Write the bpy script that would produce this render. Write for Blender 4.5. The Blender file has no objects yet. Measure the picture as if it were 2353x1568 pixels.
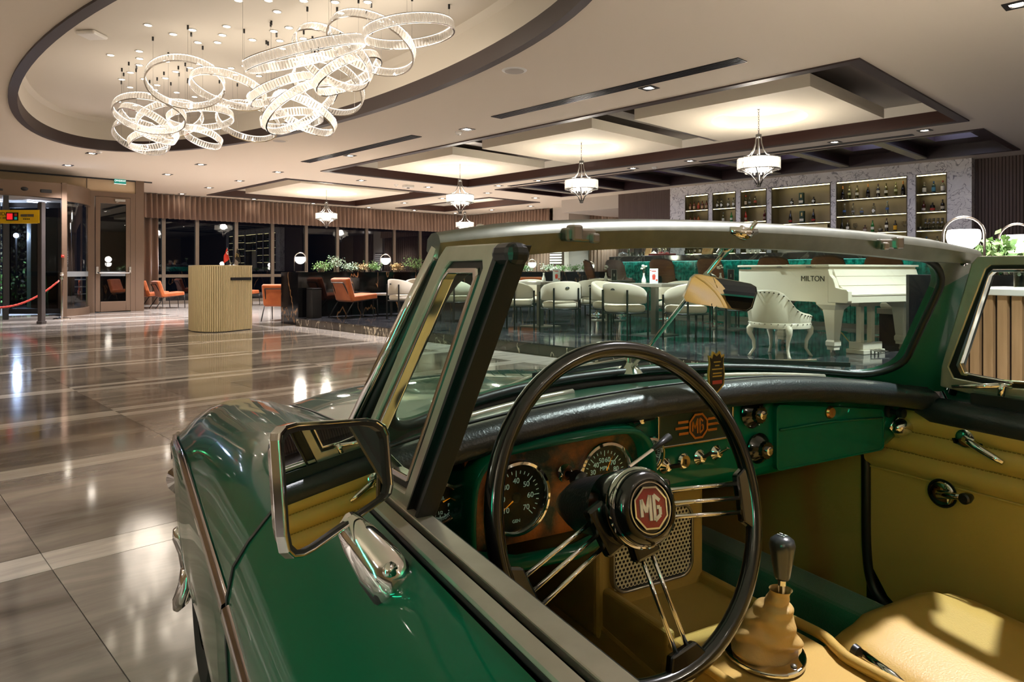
import bpy, bmesh, math, random
from mathutils import Vector, Matrix
random.seed(7)
sc = bpy.context.scene
COL = sc.collection
R = math.radians
PI = math.pi

# ---------------------------------------------------------------- camera, world, exposure
EYE = 1.06
YAW = R(46.12)
cam_d = bpy.data.cameras.new('camera')
cam_d.lens = 36 * 1594.6 / 2353
cam_d.sensor_width = 36
cam_d.shift_y = -161.8 / 2353
cam_d.clip_start = 0.02
cam_d.clip_end = 300
cam = bpy.data.objects.new('camera', cam_d)
COL.objects.link(cam)
cam.location = (0, 0, EYE)
cam.rotation_euler = (PI / 2, 0, YAW - PI / 2)
sc.camera = cam

wd = bpy.data.worlds.new('night')
sc.world = wd
wd.use_nodes = True
wd.node_tree.nodes['Background'].inputs[0].default_value = (0.012, 0.016, 0.03, 1)
wd.node_tree.nodes['Background'].inputs[1].default_value = 0.3

vs = sc.view_settings
vs.view_transform = 'Standard'
vs.look = 'None'
vs.gamma = 1
vs.use_curve_mapping = False
vs.exposure = 1.2
cy = sc.cycles
cy.max_bounces = 7
cy.diffuse_bounces = 4
cy.glossy_bounces = 4
cy.transmission_bounces = 4
cy.transparent_max_bounces = 10
cy.caustics_reflective = False
cy.caustics_refractive = False
cy.sample_clamp_indirect = 4.0
cy.sample_clamp_direct = 30.0
cy.use_denoising = True
cy.use_light_tree = True
cy.use_adaptive_sampling = True
cy.adaptive_threshold = 0.015

FW = Vector((math.cos(YAW), math.sin(YAW), 0))
RT = Vector((math.sin(YAW), -math.cos(YAW), 0))


def sight(px, py):
    return FW + RT * ((px - 1176.5) / 1594.6) + Vector((0, 0, (622.2 - py) / 1594.6))


def on_x(px, py, x):
    r = sight(px, py)
    return Vector((0, 0, EYE)) + r * (x / r.x)


def on_y(px, py, y):
    r = sight(px, py)
    return Vector((0, 0, EYE)) + r * (y / r.y)


def on_z(px, py, z):
    r = sight(px, py)
    return Vector((0, 0, EYE)) + r * ((z - EYE) / r.z)


# ---------------------------------------------------------------- colour and materials
def lin(c):
    if isinstance(c, str):
        c = [int(c[i:i + 2], 16) / 255 for i in (0, 2, 4)]
        c = [x / 12.92 if x <= 0.04045 else ((x + 0.055) / 1.055) ** 2.4 for x in c]
    return (c[0], c[1], c[2], 1)


MATS = {}


def mat(name, col='808080', rough=0.5, metal=0.0, coat=0.0, spec=0.5, emit=None, es=0.0,
        noise=None, bump=None, sheen=0.0, trans=0.0, rand=0.0, coords='Object', stretch=None):
    """Principled material; noise=(scale, second colour, low, high), bump=(scale, strength)."""
    m = bpy.data.materials.new(name)
    m.use_nodes = True
    nt = m.node_tree
    b = nt.nodes['Principled BSDF']
    b.inputs['Base Color'].default_value = lin(col)
    b.inputs['Roughness'].default_value = rough
    b.inputs['Metallic'].default_value = metal
    b.inputs['Specular IOR Level'].default_value = spec
    b.inputs['Coat Weight'].default_value = coat
    b.inputs['Coat Roughness'].default_value = 0.04
    b.inputs['Sheen Weight'].default_value = sheen
    b.inputs['Transmission Weight'].default_value = trans
    if emit:
        b.inputs['Emission Color'].default_value = lin(emit)
        b.inputs['Emission Strength'].default_value = es
    if noise or bump:
        tc = nt.nodes.new('ShaderNodeTexCoord')
        vec = tc.outputs[coords]
        if stretch:
            mp = nt.nodes.new('ShaderNodeMapping')
            mp.inputs['Scale'].default_value = stretch
            nt.links.new(vec, mp.inputs[0])
            vec = mp.outputs[0]
    if noise:
        n = nt.nodes.new('ShaderNodeTexNoise')
        n.inputs['Scale'].default_value = noise[0]
        n.inputs['Detail'].default_value = 5
        nt.links.new(vec, n.inputs['Vector'])
        rp = nt.nodes.new('ShaderNodeValToRGB')
        rp.color_ramp.elements[0].position = noise[2]
        rp.color_ramp.elements[1].position = noise[3]
        rp.color_ramp.elements[0].color = lin(col)
        rp.color_ramp.elements[1].color = lin(noise[1])
        nt.links.new(n.outputs['Fac'], rp.inputs[0])
        nt.links.new(rp.outputs[0], b.inputs['Base Color'])
    if bump:
        n2 = nt.nodes.new('ShaderNodeTexNoise')
        n2.inputs['Scale'].default_value = bump[0]
        n2.inputs['Detail'].default_value = 3
        nt.links.new(vec, n2.inputs['Vector'])
        bp = nt.nodes.new('ShaderNodeBump')
        bp.inputs['Strength'].default_value = bump[1]
        bp.inputs['Distance'].default_value = 0.002
        nt.links.new(n2.outputs['Fac'], bp.inputs['Height'])
        nt.links.new(bp.outputs[0], b.inputs['Normal'])
    MATS[name] = m
    return m


def glow(name, col, strength):
    m = bpy.data.materials.new(name)
    m.use_nodes = True
    nt = m.node_tree
    nt.nodes.remove(nt.nodes['Principled BSDF'])
    e = nt.nodes.new('ShaderNodeEmission')
    e.inputs[0].default_value = lin(col)
    e.inputs[1].default_value = strength
    nt.links.new(e.outputs[0], nt.nodes['Material Output'].inputs[0])
    return m


def thin_glass(name, tint, ior=1.5, dirt=0.0):
    """A clear sheet: tinted see-through with a Fresnel mirror on top."""
    m = bpy.data.materials.new(name)
    m.use_nodes = True
    nt = m.node_tree
    nt.nodes.remove(nt.nodes['Principled BSDF'])
    t = nt.nodes.new('ShaderNodeBsdfTransparent')
    t.inputs[0].default_value = lin(tint)
    g = nt.nodes.new('ShaderNodeBsdfGlossy')
    g.inputs['Roughness'].default_value = 0.01
    f = nt.nodes.new('ShaderNodeFresnel')
    ge = nt.nodes.new('ShaderNodeNewGeometry')
    io = nt.nodes.new('ShaderNodeMapRange')      # same mirror strength from either side of the sheet
    io.inputs['To Min'].default_value = ior
    io.inputs['To Max'].default_value = 1 / ior
    nt.links.new(ge.outputs['Backfacing'], io.inputs[0])
    nt.links.new(io.outputs[0], f.inputs[0])
    mx = nt.nodes.new('ShaderNodeMixShader')
    nt.links.new(f.outputs[0], mx.inputs[0])
    nt.links.new(t.outputs[0], mx.inputs[1])
    nt.links.new(g.outputs[0], mx.inputs[2])
    out = mx
    if dirt:
        d = nt.nodes.new('ShaderNodeBsdfDiffuse')
        d.inputs[0].default_value = lin('d8dcd8')
        mx2 = nt.nodes.new('ShaderNodeMixShader')
        mx2.inputs[0].default_value = dirt
        nt.links.new(mx.outputs[0], mx2.inputs[1])
        nt.links.new(d.outputs[0], mx2.inputs[2])
        out = mx2
    nt.links.new(out.outputs[0], nt.nodes['Material Output'].inputs[0])
    return m


def stone(name, c0, c1, vein=None, rough=0.08, scale=1.2, stretch=(0.35, 1.6, 1.0), vscale=1.1, vwidth=0.035, spec=0.5, rand=0.25, vmap=None):
    """Polished stone: cloudy ground, optional thin veins; every slab gets its own cut."""
    m = bpy.data.materials.new(name)
    m.use_nodes = True
    nt = m.node_tree
    L = nt.links.new
    b = nt.nodes['Principled BSDF']
    b.inputs['Roughness'].default_value = rough
    b.inputs['Specular IOR Level'].default_value = spec
    tc = nt.nodes.new('ShaderNodeTexCoord')
    oi = nt.nodes.new('ShaderNodeObjectInfo')
    geo = nt.nodes.new('ShaderNodeNewGeometry')
    mul = nt.nodes.new('ShaderNodeMath')
    mul.operation = 'MULTIPLY'
    mul.inputs[1].default_value = 37.0
    L(oi.outputs['Random'], mul.inputs[0])
    add = nt.nodes.new('ShaderNodeVectorMath')
    add.operation = 'ADD'
    L(geo.outputs['Position'], add.inputs[0])
    L(mul.outputs[0], add.inputs[1])
    mp = nt.nodes.new('ShaderNodeMapping')
    mp.inputs['Scale'].default_value = stretch
    L(add.outputs[0], mp.inputs[0])
    n = nt.nodes.new('ShaderNodeTexNoise')
    n.inputs['Scale'].default_value = scale
    n.inputs['Detail'].default_value = 9
    n.inputs['Roughness'].default_value = 0.62
    n.inputs['Distortion'].default_value = 0.9
    L(mp.outputs[0], n.inputs['Vector'])
    rp = nt.nodes.new('ShaderNodeValToRGB')
    rp.color_ramp.elements[0].position = 0.33
    rp.color_ramp.elements[1].position = 0.68
    rp.color_ramp.elements[0].color = lin(c0)
    rp.color_ramp.elements[1].color = lin(c1)
    L(n.outputs['Fac'], rp.inputs[0])
    out = rp.outputs[0]
    if rand:
        hs = nt.nodes.new('ShaderNodeHueSaturation')
        mr = nt.nodes.new('ShaderNodeMapRange')
        mr.inputs['To Min'].default_value = 1 - rand
        mr.inputs['To Max'].default_value = 1 + rand
        L(oi.outputs['Random'], mr.inputs[0])
        L(mr.outputs[0], hs.inputs['Value'])
        L(out, hs.inputs['Color'])
        out = hs.outputs[0]
    if vein:
        n3 = nt.nodes.new('ShaderNodeTexNoise')
        n3.inputs['Scale'].default_value = vscale
        n3.inputs['Detail'].default_value = 4
        n3.inputs['Distortion'].default_value = 1.3
        if vmap:
            mv = nt.nodes.new('ShaderNodeMapping')
            mv.inputs['Rotation'].default_value = vmap[0]
            mv.inputs['Scale'].default_value = vmap[1]
            L(add.outputs[0], mv.inputs[0])
            L(mv.outputs[0], n3.inputs['Vector'])
            n3.inputs['Distortion'].default_value = 0.35
        else:
            L(add.outputs[0], n3.inputs['Vector'])
        sb = nt.nodes.new('ShaderNodeMath')
        sb.operation = 'SUBTRACT'
        sb.inputs[1].default_value = 0.5
        L(n3.outputs['Fac'], sb.inputs[0])
        ab = nt.nodes.new('ShaderNodeMath')
        ab.operation = 'ABSOLUTE'
        L(sb.outputs[0], ab.inputs[0])
        r2 = nt.nodes.new('ShaderNodeValToRGB')
        r2.color_ramp.elements[0].position = 0.0
        r2.color_ramp.elements[0].color = (1, 1, 1, 1)
        r2.color_ramp.elements[1].position = vwidth
        r2.color_ramp.elements[1].color = (0, 0, 0, 1)
        L(ab.outputs[0], r2.inputs[0])
        mx = nt.nodes.new('ShaderNodeMixRGB')
        L(r2.outputs[0], mx.inputs[0])
        L(out, mx.inputs[1])
        mx.inputs[2].default_value = lin(vein)
        out = mx.outputs[0]
    L(out, b.inputs['Base Color'])
    MATS[name] = m
    return m


# ---------------------------------------------------------------- mesh building
class G:
    """Collects shapes and links them as one mesh object."""

    def __init__(self, M=None):
        self.v = []
        self.f = []
        self.i = []
        self.m = 0
        self.M = M

    def add(self, vs, fs, M=None):
        k = len(self.v)
        for p in vs:
            p = Vector(p)
            if M is not None:
                p = M @ p
            if self.M is not None:
                p = self.M @ p
            self.v.append(p)
        for f in fs:
            self.f.append([k + j for j in f])
            self.i.append(self.m)
        return self

    def box(self, c, s, rz=0.0, M=None):
        x, y, z = s[0] / 2, s[1] / 2, s[2] / 2
        vs = [(-x, -y, -z), (x, -y, -z), (x, y, -z), (-x, y, -z), (-x, -y, z), (x, -y, z), (x, y, z), (-x, y, z)]
        T = Matrix.Translation(c) @ Matrix.Rotation(rz, 4, 'Z')
        if M is not None:
            T = M @ T
        return self.add(vs, [(3, 2, 1, 0), (4, 5, 6, 7), (0, 1, 5, 4), (1, 2, 6, 5), (2, 3, 7, 6), (3, 0, 4, 7)], T)

    def span(self, a, b, M=None):
        return self.box([(a[k] + b[k]) / 2 for k in range(3)], [abs(b[k] - a[k]) for k in range(3)], 0, M)

    def bar(self, a, b, w, h, up=(0, 0, 1)):
        a, b = Vector(a), Vector(b)
        d = (b - a).normalized()
        x = d.cross(Vector(up))
        if x.length < 1e-5:
            x = d.cross(Vector((1, 0, 0)))
        x = x.normalized() * w / 2
        y = x.cross(d).normalized() * h / 2
        vs = [a - x - y, a + x - y, a + x + y, a - x + y, b - x - y, b + x - y, b + x + y, b - x + y]
        return self.add(vs, [(3, 2, 1, 0), (4, 5, 6, 7), (0, 1, 5, 4), (1, 2, 6, 5), (2, 3, 7, 6), (3, 0, 4, 7)])

    def tube(self, path, r, n=8, closed=False, caps=True):
        P = [Vector(p) for p in path]
        m = len(P)
        rs = r if isinstance(r, (list, tuple)) else [r] * m
        vs, fs = [], []
        prev = None
        for k in range(m):
            if closed:
                d = P[(k + 1) % m] - P[k - 1]
            else:
                d = P[min(k + 1, m - 1)] - P[max(k - 1, 0)]
            d.normalize()
            if prev is None:
                ref = Vector((0, 0, 1)) if abs(d.z) < 0.9 else Vector((1, 0, 0))
                x = d.cross(ref).normalized()
            else:
                x = (prev - d * prev.dot(d)).normalized()
            prev = x
            y = d.cross(x)
            for j in range(n):
                a = 2 * PI * j / n
                vs.append(P[k] + (x * math.cos(a) + y * math.sin(a)) * rs[k])
        for k in range(m if closed else m - 1):
            for j in range(n):
                a, b = k * n + j, k * n + (j + 1) % n
                c, d2 = ((k + 1) % m) * n + (j + 1) % n, ((k + 1) % m) * n + j
                fs.append((a, b, c, d2))
        if caps and not closed:
            fs.append(tuple(range(n))[::-1])
            fs.append(tuple((m - 1) * n + j for j in range(n)))
        return self.add(vs, fs)

    def lathe(self, prof, n=24, M=None, arc=2 * PI):
        vs, fs = [], []
        full = abs(arc - 2 * PI) < 1e-6
        cols = n if full else n + 1
        for r, z in prof:
            for j in range(cols):
                a = arc * j / n
                vs.append((r * math.cos(a), r * math.sin(a), z))
        for k in range(len(prof) - 1):
            for j in range(n):
                fs.append((k * cols + j, k * cols + (j + 1) % cols, (k + 1) * cols + (j + 1) % cols, (k + 1) * cols + j))
        return self.add(vs, fs, M)

    def grid(self, rows, closed=False, M=None):
        w = len(rows[0])
        vs = [p for r in rows for p in r]
        fs = []
        for k in range(len(rows) - 1):
            for j in range(w if closed else w - 1):
                fs.append((k * w + j, k * w + (j + 1) % w, (k + 1) * w + (j + 1) % w, (k + 1) * w + j))
        return self.add(vs, fs, M)

    def poly(self, pts, d, M=None):
        """Prism: outline pts swept by vector d."""
        n = len(pts)
        d = Vector(d)
        vs = [Vector(p) for p in pts] + [Vector(p) + d for p in pts]
        fs = [tuple(range(n))[::-1], tuple(range(n, 2 * n))]
        fs += [(j, (j + 1) % n, n + (j + 1) % n, n + j) for j in range(n)]
        return self.add(vs, fs, M)

    def frame(self, outer, inner, d):
        """Ring-shaped prism between two outlines of equal point count."""
        n = len(outer)
        d = Vector(d)
        o = [Vector(p) for p in outer]
        i = [Vector(p) for p in inner]
        vs = o + i + [p + d for p in o] + [p + d for p in i]
        fs = []
        for j in range(n):
            k = (j + 1) % n
            fs += [(j, k, n + k, n + j), (2 * n + k, 2 * n + j, 3 * n + j, 3 * n + k),
                   (k, j, 2 * n + j, 2 * n + k), (n + j, n + k, 3 * n + k, 3 * n + j)]
        return self.add(vs, fs)

    def ball(self, c, r, nu=16, nv=10, s=(1, 1, 1), top=1.0, M=None):
        vs, fs = [], []
        for k in range(nv + 1):
            t = -1 + (top + 1) * k / nv if False else None
            a = -PI / 2 + PI * k / nv
            z = min(math.sin(a), top)
            rr = math.cos(a) if math.sin(a) <= top else math.sqrt(max(0, 1 - top * top)) * (math.cos(a) / max(1e-6, math.sqrt(max(1e-9, 1 - top * top))))
            for j in range(nu):
                b = 2 * PI * j / nu
                vs.append((c[0] + r * s[0] * rr * math.cos(b), c[1] + r * s[1] * rr * math.sin(b), c[2] + r * s[2] * z))
        for k in range(nv):
            for j in range(nu):
                fs.append((k * nu + j, k * nu + (j + 1) % nu, (k + 1) * nu + (j + 1) % nu, (k + 1) * nu + j))
        return self.add(vs, fs, M)

    def build(self, name, m, parent=None, smooth=False, bevel=0.0, sub=0, segs=2):
        me = bpy.data.meshes.new(name)
        me.from_pydata(self.v, [], self.f)
        ms = m if isinstance(m, (list, tuple)) else [m]
        for x in ms:
            me.materials.append(x)
        if len(ms) > 1:
            me.polygons.foreach_set('material_index', self.i)
        bm = bmesh.new()
        bm.from_mesh(me)
        bmesh.ops.remove_doubles(bm, verts=bm.verts, dist=1e-5)
        bmesh.ops.recalc_face_normals(bm, faces=bm.faces)
        bm.to_mesh(me)
        bm.free()
        if smooth:
            me.polygons.foreach_set('use_smooth', [True] * len(me.polygons))
            if smooth is not True:
                me.set_sharp_from_angle(angle=R(smooth))
        o = bpy.data.objects.new(name, me)
        COL.objects.link(o)
        o.parent = parent
        if bevel:
            bv = o.modifiers.new('bevel', 'BEVEL')
            bv.width = bevel
            bv.segments = segs
            bv.limit_method = 'ANGLE'
            bv.angle_limit = R(40)
            bv.harden_normals = False
        if sub:
            s = o.modifiers.new('sub', 'SUBSURF')
            s.levels = s.render_levels = sub
        return o


def tag(o, label=None, cat=None, group=None, kind=None):
    if label:
        o['label'] = label
    if cat:
        o['category'] = cat
    if group:
        o['group'] = group
    if kind:
        o['kind'] = kind
    return o


def thing(name, label, cat, loc=(0, 0, 0), rz=0.0, group=None):
    o = bpy.data.objects.new(name, None)
    o.empty_display_size = 0.1
    COL.objects.link(o)
    o.location = loc
    o.rotation_euler = (0, 0, rz)
    return tag(o, label, cat, group)


def dup(o, parent=None, mats=None):
    c = o.copy()
    COL.objects.link(c)
    c.parent = parent
    for ch in list(o.children):
        dup(ch, c)
    return c


def again(root, loc, rz=0.0, label=None):
    c = dup(root)
    c.location = loc
    c.rotation_euler = (0, 0, rz)
    if label:
        c['label'] = label
    return c


def struct(o):
    o['kind'] = 'structure'
    return o


def stuff(o):
    o['kind'] = 'stuff'
    return o


def lettering(text, size, depth, m, parent, M, name='lettering', align='CENTER', font=None):
    c = bpy.data.curves.new(name, 'FONT')
    c.body = text
    c.size = size
    c.extrude = depth
    c.align_x = align
    c.align_y = 'CENTER'
    c.materials.append(m)
    o = bpy.data.objects.new(name, c)
    COL.objects.link(o)
    bpy.context.view_layer.update()
    me = bpy.data.meshes.new_from_object(o.evaluated_get(bpy.context.evaluated_depsgraph_get()))
    bpy.data.objects.remove(o)
    o = bpy.data.objects.new(name, me)
    COL.objects.link(o)
    o.parent = parent
    o.matrix_local = M
    return o


def lamp(kind, loc, energy, col, name='lamp', size=0.1, rot=None, spot=None, blend=0.5, parent=None):
    d = bpy.data.lights.new(name, kind)
    d.energy = energy
    d.color = lin(col)[:3]
    if kind == 'AREA':
        d.size = size
    else:
        d.shadow_soft_size = size
    if spot:
        d.spot_size = spot
        d.spot_blend = blend
    o = bpy.data.objects.new(name, d)
    COL.objects.link(o)
    o.location = loc
    if rot:
        o.rotation_euler = rot
    o.parent = parent
    return o


ORD = ['first', 'second', 'third', 'fourth', 'fifth', 'sixth', 'seventh', 'eighth', 'ninth', 'tenth', 'eleventh', 'twelfth',
       'thirteenth', 'fourteenth', 'fifteenth', 'sixteenth']

# ---------------------------------------------------------------- materials of the setting
m_ceil = mat('ceiling_paint', 'e2d5c2', 0.85)
m_recess = mat('recess_paint', 'd8d0c2', 0.8)
m_panel = mat('panel_paint', 'efe4cf', 0.8)
m_wood = mat('dark_wood', '35201a', 0.38, noise=(5, '4a2c22', 0.3, 0.7), stretch=(1, 1, 12), coords='Generated')
m_lip = mat('lip_wood', '3a2c29', 0.5)
m_taupe = mat('taupe_gloss', '6d645c', 0.25)
m_walnut = mat('beam_wood', '2c1a1c', 0.35)
m_beam = mat('beam_underside', '8d8676', 0.4, metal=0.3)
m_wallb = mat('beige_wall', 'c2a988', 0.7)
m_brown = mat('brown_metal', '6b5645', 0.42, metal=0.25)
m_flute = mat('brown_fluted', '5b4a44', 0.6)
m_column = mat('column_paint', 'b3aba1', 0.7)
m_grout = mat('grout', '4a443f', 0.6)
m_tile = stone('grey_marble', '5a524b', '9f958a', rough=0.085, scale=1.3, stretch=(0.5, 2.2, 1), rand=0.14)
m_white = stone('white_marble', 'cfc6bb', 'a39b93', rough=0.09, scale=2.2, stretch=(0.7, 5, 1), rand=0.06)
m_loungefl = stone('pale_stone', '8b837b', 'aaa196', rough=0.12, scale=0.8, rand=0)
m_dais = stone('dark_marble', '26262a', '4a494c', vein='6d6b69', rough=0.06, scale=1.6, stretch=(1.2, 0.6, 1), vscale=1.3, vwidth=0.02, rand=0.15)
m_riser = stone('riser_marble', '3a352f', '544d45', vein='cfc3ae', rough=0.15, scale=2.0, stretch=(1, 1, 1), vscale=3.2, vwidth=0.016, rand=0.1, vmap=((0.2, 0.15, 0.1), (1, 1, 0.6)))
m_black = stone('black_marble', '0b0b0e', '17161a', vein='b0845a', rough=0.07, scale=1.5, stretch=(1, 1, 1), vscale=1.0, vwidth=0.006, rand=0, vmap=((0.3, 0.55, 0.2), (1.7, 1.2, 0.45)))
m_curt = mat('curtain_cloth', '8f7462', 0.85, sheen=0.3)
m_glass = thin_glass('window_glass', 'a4a8ac', 2.0)
m_alu = mat('mullion_metal', '8a7d70', 0.4, metal=0.4)
m_chrome = mat('chrome', 'e4e2e0', 0.07, metal=1.0)
m_blackm = mat('black_metal', '0d0d0e', 0.4)
m_steel = mat('brushed_steel', 'a5a29d', 0.3, metal=1.0)
m_darkplastic = mat('dark_plastic', '1a1a1c', 0.45)
m_whiteplastic = mat('white_plastic', 'e9e6e0', 0.4)

CZ = 3.42

# ---------------------------------------------------------------- floor
fl = G()
fl.span((-7, -7, -0.3), (21, 24, -0.004))
floor = struct(fl.build('floor', m_grout))

STR = [-2.4, -1.0, 0.2, 1.6, 3.0, 4.4, 5.79, 7.17, 8.83, 10.56, 11.8, 13.28, 14.6, 16.0, 17.4, 18.8]
XJ = [-4.0, -2.7, -1.4, -0.45, 0.53, 1.47, 2.06, 2.65, 3.24, 3.83, 4.75, 5.66]


def slab(name, x0, x1, y0, y1, m, z1=0.0, parent=floor, gap=0.003, h=0.02):
    g = G()
    g.span((x0 + gap / 2, y0 + gap / 2, z1 - h), (x1 - gap / 2, y1 - gap / 2, z1))
    return g.build(name, m, parent)


rr = random.Random(3)
for k, yc in enumerate(STR):
    # white stripes: single slabs outside the oval's width, a double line beneath it
    for a, b in ((-4.0, -1.4), (-1.4, 0.53), (0.53, 1.47), (3.83, 4.75), (4.75, 5.66)):
        slab('stripe', a, b, yc - 0.1, yc + 0.1, m_white)
    for a, b in ((1.47, 2.65), (2.65, 3.83)):
        slab('stripe', a, b, yc - 0.185, yc - 0.06, m_white)
        slab('stripe', a, b, yc + 0.06, yc + 0.185, m_white)
        slab('tile', a, b, yc - 0.06, yc + 0.06, m_tile)
    y1 = STR[k + 1] if k + 1 < len(STR) else 19.9
    last = k + 1 == len(STR)
    for j in range(len(XJ) - 1):
        dbl = 1.47 <= XJ[j] < 3.8
        a = yc + (0.185 if dbl else 0.1)
        b = y1 - (0 if last else (0.185 if dbl else 0.1))
        slab('tile', XJ[j], XJ[j + 1], a, b, m_tile)
for k in range(17):
    slab('stripe', 5.66, 6.262, -4 + k * 0.98, -4 + (k + 1) * 0.98, m_white)
g = G()
g.span((5.66, 12.67, -0.02), (18.9, 19.9, 0))
g.span((5.7, 19.9, -0.02), (19.0, 23.4, 0))
g.build('pale_paving', m_loungefl, floor)

# raised lounge floor with its marble riser
g = G()
g.span((6.29, -5, -0.02), (19.0, 12.55, 0.125))
dais = struct(g.build('floor_platform', m_grout))
for i in range(11):
    for j in range(20):
        x0, y0 = 6.27 + i * 0.9, -4.75 + j * 0.865
        if y0 > -3:
            slab('tile', x0, x0 + 0.9, y0, y0 + 0.865, m_dais, 0.145, dais)
g = G()
g.span((16.2, -4, 0.1), (18.9, 12.5, 0.145))
g.build('paving', m_dais, dais)
for j in range(28):
    slab('riser', 6.265, 6.29, -4.0 + j * 0.59, -3.41 + j * 0.59, m_riser, 0.13, dais, h=0.13)

# ---------------------------------------------------------------- ceiling
OX, OY, OA, OB = 3.54, 9.08, 2.12, 6.16
holes = [(8.11, 12.70, 2.88, 14.95), (13.60, 16.46, 2.88, 14.85), (8.11, 13.40, 16.75, 22.10), (14.90, 17.24, 16.55, 21.80),
         (OX - OA, OX + OA, OY - OB, OY + OB)]
xs = sorted({-7.0, 21.0} | {h[0] for h in holes} | {h[1] for h in holes})
ys = sorted({-7.0, 24.0} | {h[2] for h in holes} | {h[3] for h in holes})
g = G()
for i in range(len(xs) - 1):
    for j in range(len(ys) - 1):
        mx_, my_ = (xs[i] + xs[i + 1]) / 2, (ys[j] + ys[j + 1]) / 2
        if any(h[0] < mx_ < h[1] and h[2] < my_ < h[3] for h in holes):
            continue
        g.add([(xs[i], ys[j], CZ), (xs[i + 1], ys[j], CZ), (xs[i + 1], ys[j + 1], CZ), (xs[i], ys[j + 1], CZ)], [(3, 2, 1, 0)])


def oval(s, z, n=96):
    return [(OX + (OA - s) * math.cos(2 * PI * k / n), OY + (OB - s) * math.sin(2 * PI * k / n), z) for k in range(n)]


def boxed(n=96):
    out = []
    for k in range(n):
        c, s = math.cos(2 * PI * k / n), math.sin(2 * PI * k / n)
        q = max(abs(c), abs(s))
        out.append((OX + OA * c / q, OY + OB * s / q, CZ))
    return out


g.grid([boxed(), oval(0, CZ)], closed=True)
ceiling = struct(g.build('ceiling', m_ceil))
g = G()
g.grid([oval(0, CZ + 0.01), oval(0, CZ - 0.025), oval(0.11, CZ - 0.025), oval(0.11, CZ + 0.17)], closed=True)
g.build('oval_trim', m_lip, ceiling, smooth=30)
g = G()
g.grid([oval(0.11, CZ + 0.17), oval(0.1, CZ + 0.5), oval(0.16, CZ + 0.58)], closed=True)
v = oval(0.16, CZ + 0.58)
g.add(v, [tuple(range(len(v)))])
g.build('oval_recess', m_recess, ceiling, smooth=30)


def rect(x0, x1, y0, y1, z, s=0.0):
    return [(x0 + s, y0 + s, z), (x1 - s, y0 + s, z), (x1 - s, y1 - s, z), (x0 + s, y1 - s, z)]


def coffer(h, rise, topm, name='coffer'):
    g = G()
    g.grid([rect(*h, CZ + 0.01, -0.01), rect(*h, CZ - 0.02, -0.01), rect(*h, CZ - 0.02, 0.13), rect(*h, CZ + 0.0, 0.13)], closed=True)
    g.build(name + '_trim', m_lip, ceiling)
    g = G()
    g.grid([rect(*h, CZ, 0.131), rect(*h, CZ + 0.19, 0.131)], closed=True)
    g.build(name + '_fascia', m_wood, ceiling)
    g = G()
    g.grid([rect(*h, CZ + 0.19, 0.12), rect(*h, CZ + rise, 0.12)], closed=True)
    g.build(name + '_side', m_recess, ceiling)
    g = G()
    g.add(rect(*h, CZ + rise, 0.1), [(0, 1, 2, 3)])
    g.build(name + '_top', topm, ceiling)


def panel(cx, cyy, w, l, rad, z0=3.455, th=0.17, dep=0.2):
    n = 64
    sq, ci = [], []
    for k in range(n):
        c, s = math.cos(2 * PI * (k + 0.5) / n), math.sin(2 * PI * (k + 0.5) / n)
        q = max(abs(c), abs(s))
        sq.append((c / q * w / 2, s / q * l / 2))
        ci.append((c * rad, s * rad))
    # square the corners exactly
    for j in range(4):
        k = int((j + 0.5) * n / 4) - 1
        for kk in (k, k + 1):
            c, s = sq[kk % n]
            if abs(abs(c) - w / 2) < 0.2 and abs(abs(s) - l / 2) < 0.2:
                sq[kk % n] = (math.copysign(w / 2, c), math.copysign(l / 2, s))
    P = lambda pts, z: [(cx + a, cyy + b, z) for a, b in pts]
    g = G()
    g.grid([P(sq, z0 + th), P(sq, z0), P(ci, z0)], closed=True)
    g.build('ceiling_panel', m_panel, ceiling)
    g = G()
    g.grid([P(ci, z0), P(ci, z0 + dep)], closed=True)
    g.add(P(ci, z0 + dep), [tuple(range(n))])
    g.build('panel_recess', m_panel, ceiling, smooth=30)


coffer(holes[0], 0.36, m_taupe)
for yc in (5.2, 8.85, 12.55):
    panel(10.405, yc, 2.75, 2.78, 0.72)
for yc in (7.02, 10.7):       # hangers of the three panels
    g = G()
    g.span((8.3, yc - 0.16, CZ + 0.22), (12.5, yc + 0.16, CZ + 0.35))
    g.build('coffer_rib', m_steel, ceiling)
coffer(holes[2], 0.36, m_recess)
panel(10.755, 19.43, 3.6, 3.6, 0.9)
coffer(holes[3], 0.2, m_recess)

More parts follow.
